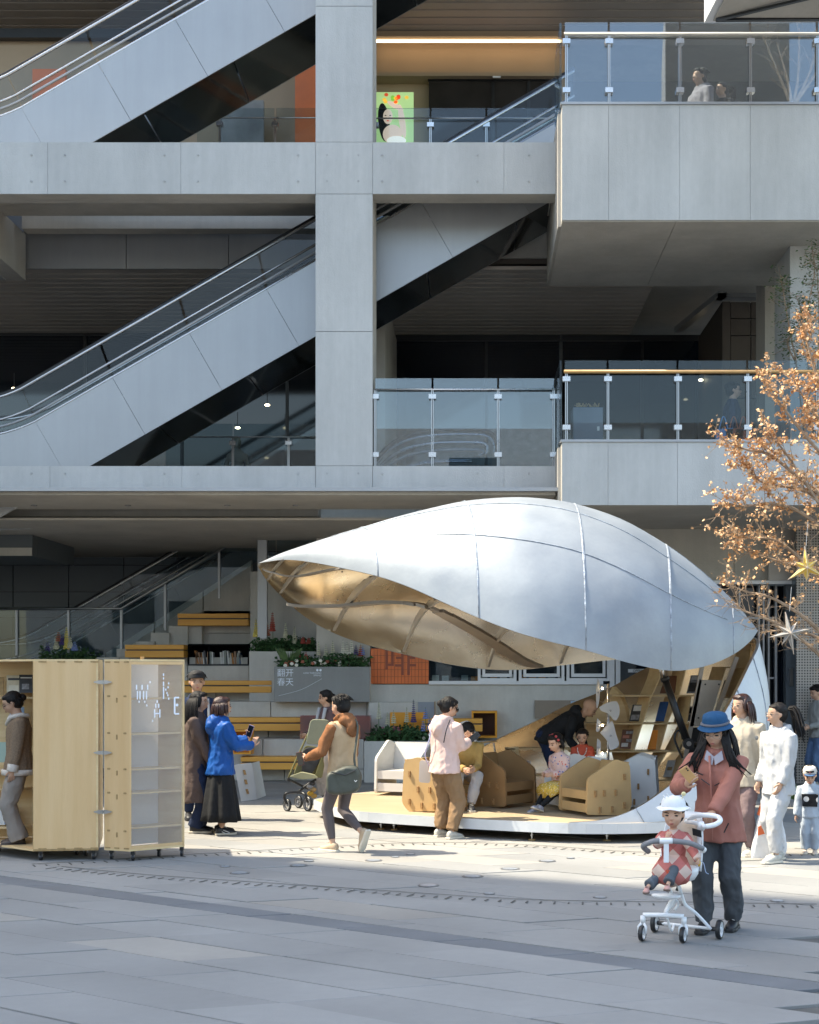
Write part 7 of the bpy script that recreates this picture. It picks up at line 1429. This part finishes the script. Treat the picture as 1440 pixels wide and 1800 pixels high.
tube([wr1+RT*.03, wr1.lerp(wr2, .5), wr2-RT*.03], .011, 'rear_axle'); tube([P(1172, 1611, Yc), P(1180, 1636, Yc+.05), wr1.lerp(wr2, .3)], .009)
for w_, s in ((wr1, 1), (wr2, -1)): MB().tube([w_+RT*s*.02, w_+RT*s*.07], .016, 10).build('brake_hub', BLACKM, st)
# folding column and footrest
MB().tube([P(1183, 1577, Yc), P(1176, 1560, Yc), P(1171, 1546, Yc)], .012, 10).build('column_leg', WPLAS, st, True); MB().tube([P(1198, 1573, Yc), P(1194, 1558, Yc), P(1187, 1540, Yc)], .013, 10).build('column_leg', WPLAS, st, True); MB().tube([P(1197, 1545, Yc+.06), P(1190, 1566, Yc+.05)], .012, 8).build('spring_strut', BLACKM, st)
c = P(1171, 1574, Yc-.1); MB().loft([[c+RT*cos(a)*.105*s+FW*sin(a)*.06*s+V((.02*0, 0, z)) for a in [2*pi*i/20 for i in range(20)]] for s, z in ((.7, -.022), (1, -.008), (1, .004), (.9, .008))]).build('footrest', WPLAS, st, True)
# seat, back, side wings
sc = P(1194, 1535, 10.06); 
MB().loft([[sc+RT*cos(a)*w_+FW*sin(a)*d_+V((0, 0, z)) for a in [2*pi*i/24 for i in range(24)]] for w_, d_, z in ((.05, .05, -.06), (.11, .10, -.04), (.135, .125, .0), (.14, .13, .045), (.125, .115, .05))]).build('seat_shell', WPLAS, st, True)
bk = []
for i in range(9):
    f = i/8; z = .02+f*.40; wd = .15*(1-.25*f**3); row = []
    for j in range(13):
        a = -pi*.42+pi*.84*j/12; row.append(sc-FW*(.06+.10*f)-FW*cos(a)*.05+RT*sin(a)*wd+FW*abs(sin(a))**3*.06*(1-f*.6)+V((0, 0, z)))
    bk.append(row)
o = MB().grid(bk).build('backrest', WPLAS, st, True); md = o.modifiers.new('s', 'SOLIDIFY'); md.thickness = .012
CRMP = mat('cream_pad', (.62, .50, .40), .8, bump=.4, bscale=20); rows2 = [[p+FW*.012-RT*0 for p in r[3:10]] for r in bk[:-1]]; o = MB().grid(rows2).build('pad', CRMP, st, True); md = o.modifiers.new('s', 'SOLIDIFY'); md.thickness = .02
MB().ob(P(1218, 1468, 9.9), RT*.012, FW*.02+V((0, 0, .05)), V((.05, 0, -.015))).build('harness_clip', BLACKM, st); c = P(1229, 1517, 9.93); MB().ell(c, (.012, .02, .026), None, 12, 8).build('yellow_knob', mat('yellow', (.75, .45, .05), .5), st, True)
tube([c+V((.0, 0, .02)), c+V((.03, -.01, .0)), c+V((.045, -.01, -.06)), c+V((.065, -.01, -.075))], .003, 'cord', mat('blue_cord', (.4, .5, .7), .6), 5)
# bumper bar with grey grip and white centre piece on a post
Yb = 9.78
b0, b1, b2, b3, b4 = P(1140, 1497, Yb+.10), P(1131, 1487, Yb+.03), P(1148, 1479, Yb), P(1180, 1478, Yb), P(1212, 1482, Yb)
tube([b0, b1, b2, P(1160, 1478, Yb)], .019, 'bumper_grip', GRIP); tube([P(1181, 1478, Yb), b4, P(1236, 1492, Yb+.03)], .019, 'bumper_grip', GRIP); tube([P(1159, 1478, Yb), P(1182, 1478, Yb)], .021, 'bumper_centre'); tube([P(1232, 1490, Yb+.03), P(1238, 1495, Yb+.05)], .022, 'bumper_end')
MB().ob(P(1167, 1481, Yb-.008)-V((0, 0, .14)), (.036, 0, 0), (0, .016, 0), (0, 0, .14)).build('centre_post', WPLAS, st, bev=.005)
# push handle
tube([P(1211, 1441, 10.16), P(1224, 1434, 10.10), P(1245, 1433, 10.03), P(1262, 1436, 9.98), P(1266, 1443, 9.9), P(1256, 1450, 9.86), P(1240, 1453, 9.86)], .018, 'push_handle')
tube([P(1206, 1444, 10.2), P(1224, 1447, 10.05), P(1240, 1453, 9.86)], .016, 'push_handle'); tube([P(1236, 1452, 9.95), P(1230, 1470, 10.0), P(1228, 1500, 10.02), P(1226, 1522, 10.02)], .011, 'back_frame')
q = MB(); q.tube([P(1232, 1446, 9.93), P(1233, 1458, 9.95)], .025, 10); q.build('handle_joint', WPLAS, st, True)
# the baby
bb = person('baby in a white sun hat and pink checked dress sitting in the white stroller', V((X(1184, 9.98), 9.98, 0)), radians(-12), .76, sit=.53, child=True, lean=-.08, pitch=.12, yaw=-.08, skin=SKINB, vox=.0075, hair=('short', HAIR), build=1.1,
            top=(C_CHK, dict(hem=-.02, flare=1.0, bulk=1.04, sleeve=1.4, name='dress', wr=.006)), bottom=('trousers', cm('grey_rib_tights', (.10, .12, .14), .9), dict(fat=1.15, cuff=.05, up=.25, name='tights')), shoes=(mat('pink_shoe', (.55, .30, .26), .7), mat('brown_sole', (.16, .11, .09), .7)),
            hl=(-.235, .20, .79, dict(f=(-.3, .8, -.3), c=1.0)), hr=(.045, .225, .985, dict(f=(-.3, .2, .9), p=(-.3, -.9, 0), c=1.1)), pr=(.8, -.1, -.8), fl=(.03, .34, .565), fr=(.23, .37, .53), footpitch=(-.2, -.1), kneepole=(0, 1, 1.2))
bb['root'].scale = (1, 1, 1)
cap(bb, mat('white_hat', (.74, .75, .76), .8, bump=.4, bscale=16), 'sun'); b = MB(); HD = bb['HD']
b.tube([HD(-.5, .3, 1.2), HD(-.7, .35, 1.5)], .006, 6); b.tube([HD(-.25, .3, 1.3), HD(-.42, .35, 1.62)], .006, 6); part(bb, b, 'hat_horns', WHITE); b = MB(); b.ell(HD(.85, .2, 1.62), .016, None, 8, 6); b.tube([HD(.7, .2, 1.2), HD(.85, .2, 1.6)], .003, 5); part(bb, b, 'hat_pompom', mat('pale_yellow', (.7, .62, .35), .8))
b = MB(); S = bb['S']; b.loft([ring(S(0, .02+.05*i, .06-.028*i), (.115+.014*i)*.76*1.05, (.09+.008*i)*.76, V((1, 0, 0)), V((0, .35, 1)).normalized(), 24, lambda a: 1+.05*sin(a*7)) for i in range(5)]); part(bb, b, 'skirt', C_CHK, True)
b = MB(); b.tube(cr([P(1172, 1530, 9.8), P(1176, 1540, 9.78), P(1170, 1553, 9.78)], 3), .008, 6); b.tube(cr([P(1176, 1530, 9.8), P(1181, 1540, 9.78), P(1174, 1551, 9.78)], 3), .008, 6); b.build('red_ribbon', mat('red_ribbon', (.5, .07, .03), .7), None, label='red ribbon tied to the stroller’s centre post above the baby’s feet', category='ribbon')
# ================================================================ OLIVE STROLLER
Yo = 19.4; so = thing('stroller', 'olive green folding stroller with raised canopy left of the walking woman', 'stroller', V((X(525, Yo), Yo, 0))); OLV = cm('olive_canopy', (.25, .26, .19), .85, .05, .3); OLD = cm('olive_seat', (.16, .15, .07), .85)
for px, py, yy, r in ((505, 1410, 19.3, .085), (541, 1411, 19.3, .10), (525, 1405, 19.75, .085), (572, 1400, 19.8, .09)): wheel(so, P(px, py, yy)*1.0 if False else V((X(px, yy), yy, r)), V((.75, .66, 0)), r, .035, 6, RUBBER, GRIP)
T2 = lambda pts, r, nm='frame_tube', m=BLACKM: MB().tube(cr(pts, 4), r, 8).build(nm, m, so, True)
T2([V((X(505, 19.3), 19.3, .09)), P(500, 1402, 19.3), P(505, 1394, 19.3), P(528, 1393, 19.35), P(537, 1398, 19.3), V((X(541, 19.3), 19.3, .12))], .018); T2([P(508, 1370, 19.4), P(528, 1380, 19.5), P(542, 1387, 19.5)], .016); T2([P(522, 1394, 19.5), P(540, 1380, 19.5), P(556, 1370, 19.5)], .018)
T2([P(507, 1367, 19.4), P(522, 1333, 19.4), P(538, 1298, 19.4), P(543, 1288, 19.4)], .013, 'side_tube', OLD); T2([P(507, 1367, 19.4), P(507, 1373, 19.4)], .02)
def padm(poly, Y, m, nm, th=.03, r=.05, tilt=0):
    pts = smoothpoly([(X(a, Y), Z(b, Y)) for a, b in poly], r, 4); return MB().prism(pts, (0, Y, 0), (1, 0, 0), (0, tilt, 1) if tilt else (0, 0, 1), (0, th, 0)).build(nm, m, so, bev=.01)
padm([(537, 1308), (573, 1309), (579, 1265), (546, 1264)], 19.38, OLV, 'canopy', .05, .06); padm([(515, 1362), (536, 1310), (570, 1315), (568, 1350), (556, 1366)], 19.6, OLD, 'seat_back'); padm([(530, 1358), (531, 1320), (542, 1313), (560, 1316), (562, 1340), (545, 1365), (537, 1366)], 19.5, BLK, 'liner', .04); padm([(508, 1365), (530, 1357), (552, 1362), (560, 1368), (530, 1370)], 19.35, mat('pale_olive', (.34, .33, .20), .8), 'seat_edge', .1, .03); padm([(553, 1366), (560, 1345), (566, 1330), (570, 1345), (566, 1368)], 19.42, OLD, 'side_flap', .05, .03)
for i, (px, py, m_) in enumerate([(545, 1383, GRYC), (551, 1388, PLYE), (546, 1395, mat('mustard_toy', (.5, .28, .03), .7)), (552, 1399, mat('mustard_toy2', (.45, .25, .05), .7)), (549, 1377, BLK)]): MB().ell(P(px, py, 19.45), (.045, .04, .035), None, 10, 6).build('hanging_toy', m_, so, True)
b = MB().tube([P(567, 1406, 19.9), P(567, 1413, 19.9)], .03, 8)

# ================================================================ TREE, VINE, STARS
BARK = mat('pale_bark', (.30, .21, .14), .85, var=.25, scale=14); OLEAF = mat('orange_leaf', (.52, .25, .09), .75, var=.45, scale=7, col2=(.74, .50, .30)); 
YT = 15.0
tree = thing('autumn_tree', 'orange leaved tree reaching in from the right edge with bare lower twigs', 'tree', V((X(1530, YT), YT, 0)))
rt = random.Random(11); tw = MB(); lf = MB()
MB().tube(cr([V((X(1535, YT), YT, 0)), V((X(1530, YT), YT, 1.2)), P(1525, 1120, YT), P(1515, 900, YT+.1), P(1520, 700, YT)], 4), [.11]*5+[.1]*4+[.08]*4+[.05]*4, 12).build('trunk', BARK, tree, True)
def leafbunch(c, n, sp):
    for _ in range(n):
        q = c+V((rt.gauss(0, sp), rt.gauss(0, sp), rt.gauss(0, sp*.9))); a = rt.uniform(0, 2*pi); e_ = rt.uniform(-1.2, .6); d = V((cos(a)*cos(e_), sin(a)*cos(e_), sin(e_))); s = d.orthogonal().normalized(); s.rotate(Matrix.Rotation(rt.uniform(0, 6), 3, d)); L_ = rt.uniform(.018, .05); w_ = L_*.42
        lf.add([q, q+d*L_*.4+s*w_, q+d*L_+s.cross(d)*L_*.2, q+d*L_*.45-s*w_], [(0, 1, 2), (0, 2, 3)])
def twig(p, d, L_, r, depth, leafy):
    n = 4; pts = [p]; q = p; dd = d
    for i in range(n): dd = (dd+V((rt.gauss(0, .16), rt.gauss(0, .16), rt.gauss(0, .14)+.03))).normalized(); q = q+dd*L_/n; pts.append(q)
    tw.tube(pts, [r*(1-.75*i/n) for i in range(n+1)], 4 if r < .006 else 6)
    if leafy > 0:
        for q in pts[1:]:
            if rt.random() < leafy*.27: leafbunch(q, rt.randint(3, 7), .016)
        leafbunch(pts[-1], int(1+3*leafy), .016)
    if depth > 0:
        for i in range(rt.randint(3, 5)):
            f = rt.uniform(.25, 1); k_ = min(n-1, int(f*n)); b_ = pts[k_].lerp(pts[k_+1], f*n-k_); e = (dd+V((rt.gauss(0, .6), rt.gauss(0, .6), rt.gauss(0, .55)))).normalized(); twig(b_, e, L_*rt.uniform(.4, .7), r*.55, depth-1, leafy)
limbs = [([(1516, 900), (1470, 850), (1420, 790), (1385, 745), (1358, 705), (1340, 680)], .95), ([(1516, 940), (1460, 900), (1400, 850), (1340, 800), (1300, 790), (1262, 772)], .8), ([(1516, 960), (1450, 900), (1390, 860), (1330, 850), (1290, 810)], .8), ([(1516, 820), (1470, 740), (1430, 690), (1410, 620), (1405, 580)], 1.0), ([(1516, 760), (1475, 690), (1450, 640), (1432, 560)], 1.0),
         ([(1516, 1000), (1450, 950), (1390, 900), (1340, 885), (1300, 890), (1262, 882)], .5), ([(1516, 1080), (1450, 1040), (1400, 990), (1350, 950), (1300, 945), (1262, 935)], .28), ([(1516, 1160), (1450, 1130), (1390, 1080), (1340, 1050), (1300, 1040), (1280, 1030)], .10), ([(1520, 1230), (1450, 1175), (1400, 1130), (1350, 1095), (1300, 1075), (1285, 1062)], .0), ([(1516, 1040), (1470, 1010), (1420, 1000), (1370, 990), (1320, 975), (1290, 962)], .35),
         ([(1516, 880), (1480, 800), (1440, 760), (1400, 700), (1380, 660)], 1.0), ([(1516, 990), (1460, 940), (1420, 880), (1370, 800), (1340, 760)], .95), ([(1516, 1200), (1470, 1150), (1420, 1120), (1370, 1108), (1330, 1112)], .0)]
for pts, lv in limbs:
    yy = YT+rt.uniform(-.5, .5); q = cr([P(a+22*(1-i/8), b_, YT+(yy-YT)*min(1, i/2)) for i, (a, b_) in enumerate(pts)], 5); n = len(q)
    tw.tube(q, [.028*(1-.85*i/n) for i in range(n)], 6)
    for i in range(5, n-1):
        for _ in range(2):
            if rt.random() < (.6 if lv > .05 else .8):
                d = (q[i+1]-q[i]).normalized(); e = (d*.8+V((rt.gauss(0, .55), rt.gauss(0, .6), rt.gauss(0, .55)+.1))).normalized(); twig(q[i], e, rt.uniform(.14, .34), .0055, 1, lv)
    if lv > .1: leafbunch(q[-1], 12, .04)
tw.build('branches', BARK, tree, kind='stuff'); lf.build('leaves', OLEAF, tree, kind='stuff')
def star(c, R, m, lab, n=8, rot=0):
    t = thing('star_ornament', lab, 'ornament', c); pts = []
    for i in range(2*n): a = pi/2+rot+pi*i/n; r = R*(1 if i % 4 == 0 else .62 if i % 2 == 0 else .27); pts.append((cos(a)*r, sin(a)*r))
    vs = [c+V((a, 0, b_)) for a, b_ in pts]+[c+V((0, -R*.28, 0)), c+V((0, R*.28, 0))]; k_ = len(pts); b = MB(); b.add(vs, [(i, (i+1) % k_, k_) for i in range(k_)]+[((i+1) % k_, i, k_+1) for i in range(k_)]); b.build('star_body', m, t)
    e = MB(); e.tube([vs[i] for i in list(range(k_))+[0]], .004, 4)
    for i in range(0, k_): e.tube([vs[i], vs[k_]], .003, 4)
    e.build('star_edge', CRMP, t); MB().tube([c+V((0, 0, R)), c+V((.02, .0, R+.25))], .002, 4).build('string', WHITE, t)
star(P(1417, 998, 14.4), .22, mat('yellow_star', (.70, .47, .09), .6, var=.2, scale=14), 'yellow eight pointed star hanging in the tree', 6, .06); star(P(1388, 1113, 14.4), .22, mat('frosted_star', (.30, .30, .29), .5, var=.2, scale=20), 'white frosted star hanging in the tree below the yellow one', 8, .2)
GLF = mat('vine_leaf', (.09, .17, .06), .6, var=.5, scale=8); vt = thing('climbing_plant', 'green leafy climbing plant before the right hand column', 'plant', P(1420, 776, 20.6))
v = MB(); g2 = MB()
for pts in ([(1415, 776), (1400, 640), (1392, 600), (1378, 520), (1372, 485)], [(1430, 776), (1422, 660), (1418, 560), (1432, 480), (1428, 440)], [(1440, 776), (1438, 650), (1440, 560), (1436, 470)], [(1400, 640), (1385, 600), (1410, 560), (1400, 520)]):
    q = cr([P(a, b_, 20.6+rt.uniform(-.1, .1)) for a, b_ in pts], 6); v.tube(q, [.014*(1-.7*i/len(q)) for i in range(len(q))], 5)
    for i in range(6, len(q)):
        for _ in range(5):
            c = q[i]+V((rt.gauss(0, .10), rt.gauss(0, .1), rt.gauss(0, .07))); v.tube([q[i], c], .003, 4)
            for _ in range(rt.randint(4, 9)):
                o = c+V((rt.gauss(0, .045), rt.gauss(0, .04), rt.gauss(0, .03))); a = rt.uniform(0, 2*pi); d = V((cos(a), sin(a), rt.uniform(-.5, .3))).normalized(); s = d.cross(V((rt.uniform(-.4, .4), 0, 1))).normalized(); L_ = rt.uniform(.03, .06); g2.add([o, o+d*L_*.5+s*L_*.35, o+d*L_, o+d*L_*.5-s*L_*.35], [(0, 1, 2, 3)])
v.build('stems', BARK, vt); g2.build('leaves', GLF, vt, kind='stuff')
# branches modelled in place of a bare tree's reflection in the upper balcony glass
bt = thing('tree_reflection', 'thin branches standing in for a bare tree reflected in the upper balcony glass', 'tree', P(1395, 184, 22.5)); tw = MB(); lf_ = lf; lf = MB()
for ex, ey in ((1340, 60), (1365, 75), (1405, 50), (1440, 70), (1460, 90)): q = cr([P(1393, 190, 22.5), P((1393+ex)/2+4, 135, 22.5), P(ex, ey, 22.5+rt.uniform(-.4, .4))], 5); tw.tube(q, [.03*(1-.8*i/len(q)) for i in range(len(q))], 6); [twig(q[i], (q[i+1]-q[i]+V((rt.gauss(0, .06), 0, rt.gauss(0, .03)))).normalized(), .35, .006, 1, 0) for i in range(3, len(q)-1)]
tw.build('branches', BARK, bt)
# small seasonal bits: round dried bush by the toddler, cables
b = MB()
for i in range(120): a = rt.uniform(0, 2*pi); e_ = rt.uniform(0, 1.3); o = G(1397, 1418); b.tube([o+V((0, 0, .1)), o+V((cos(a)*cos(e_)*.16, sin(a)*cos(e_)*.12, .12+sin(e_)*.2))], .004, 3)
b.build('potted_shrub', GLF, None, label='small spiky dark shrub left of the toddler', category='shrub')
bpy.data.scenes.remove(TMPS)
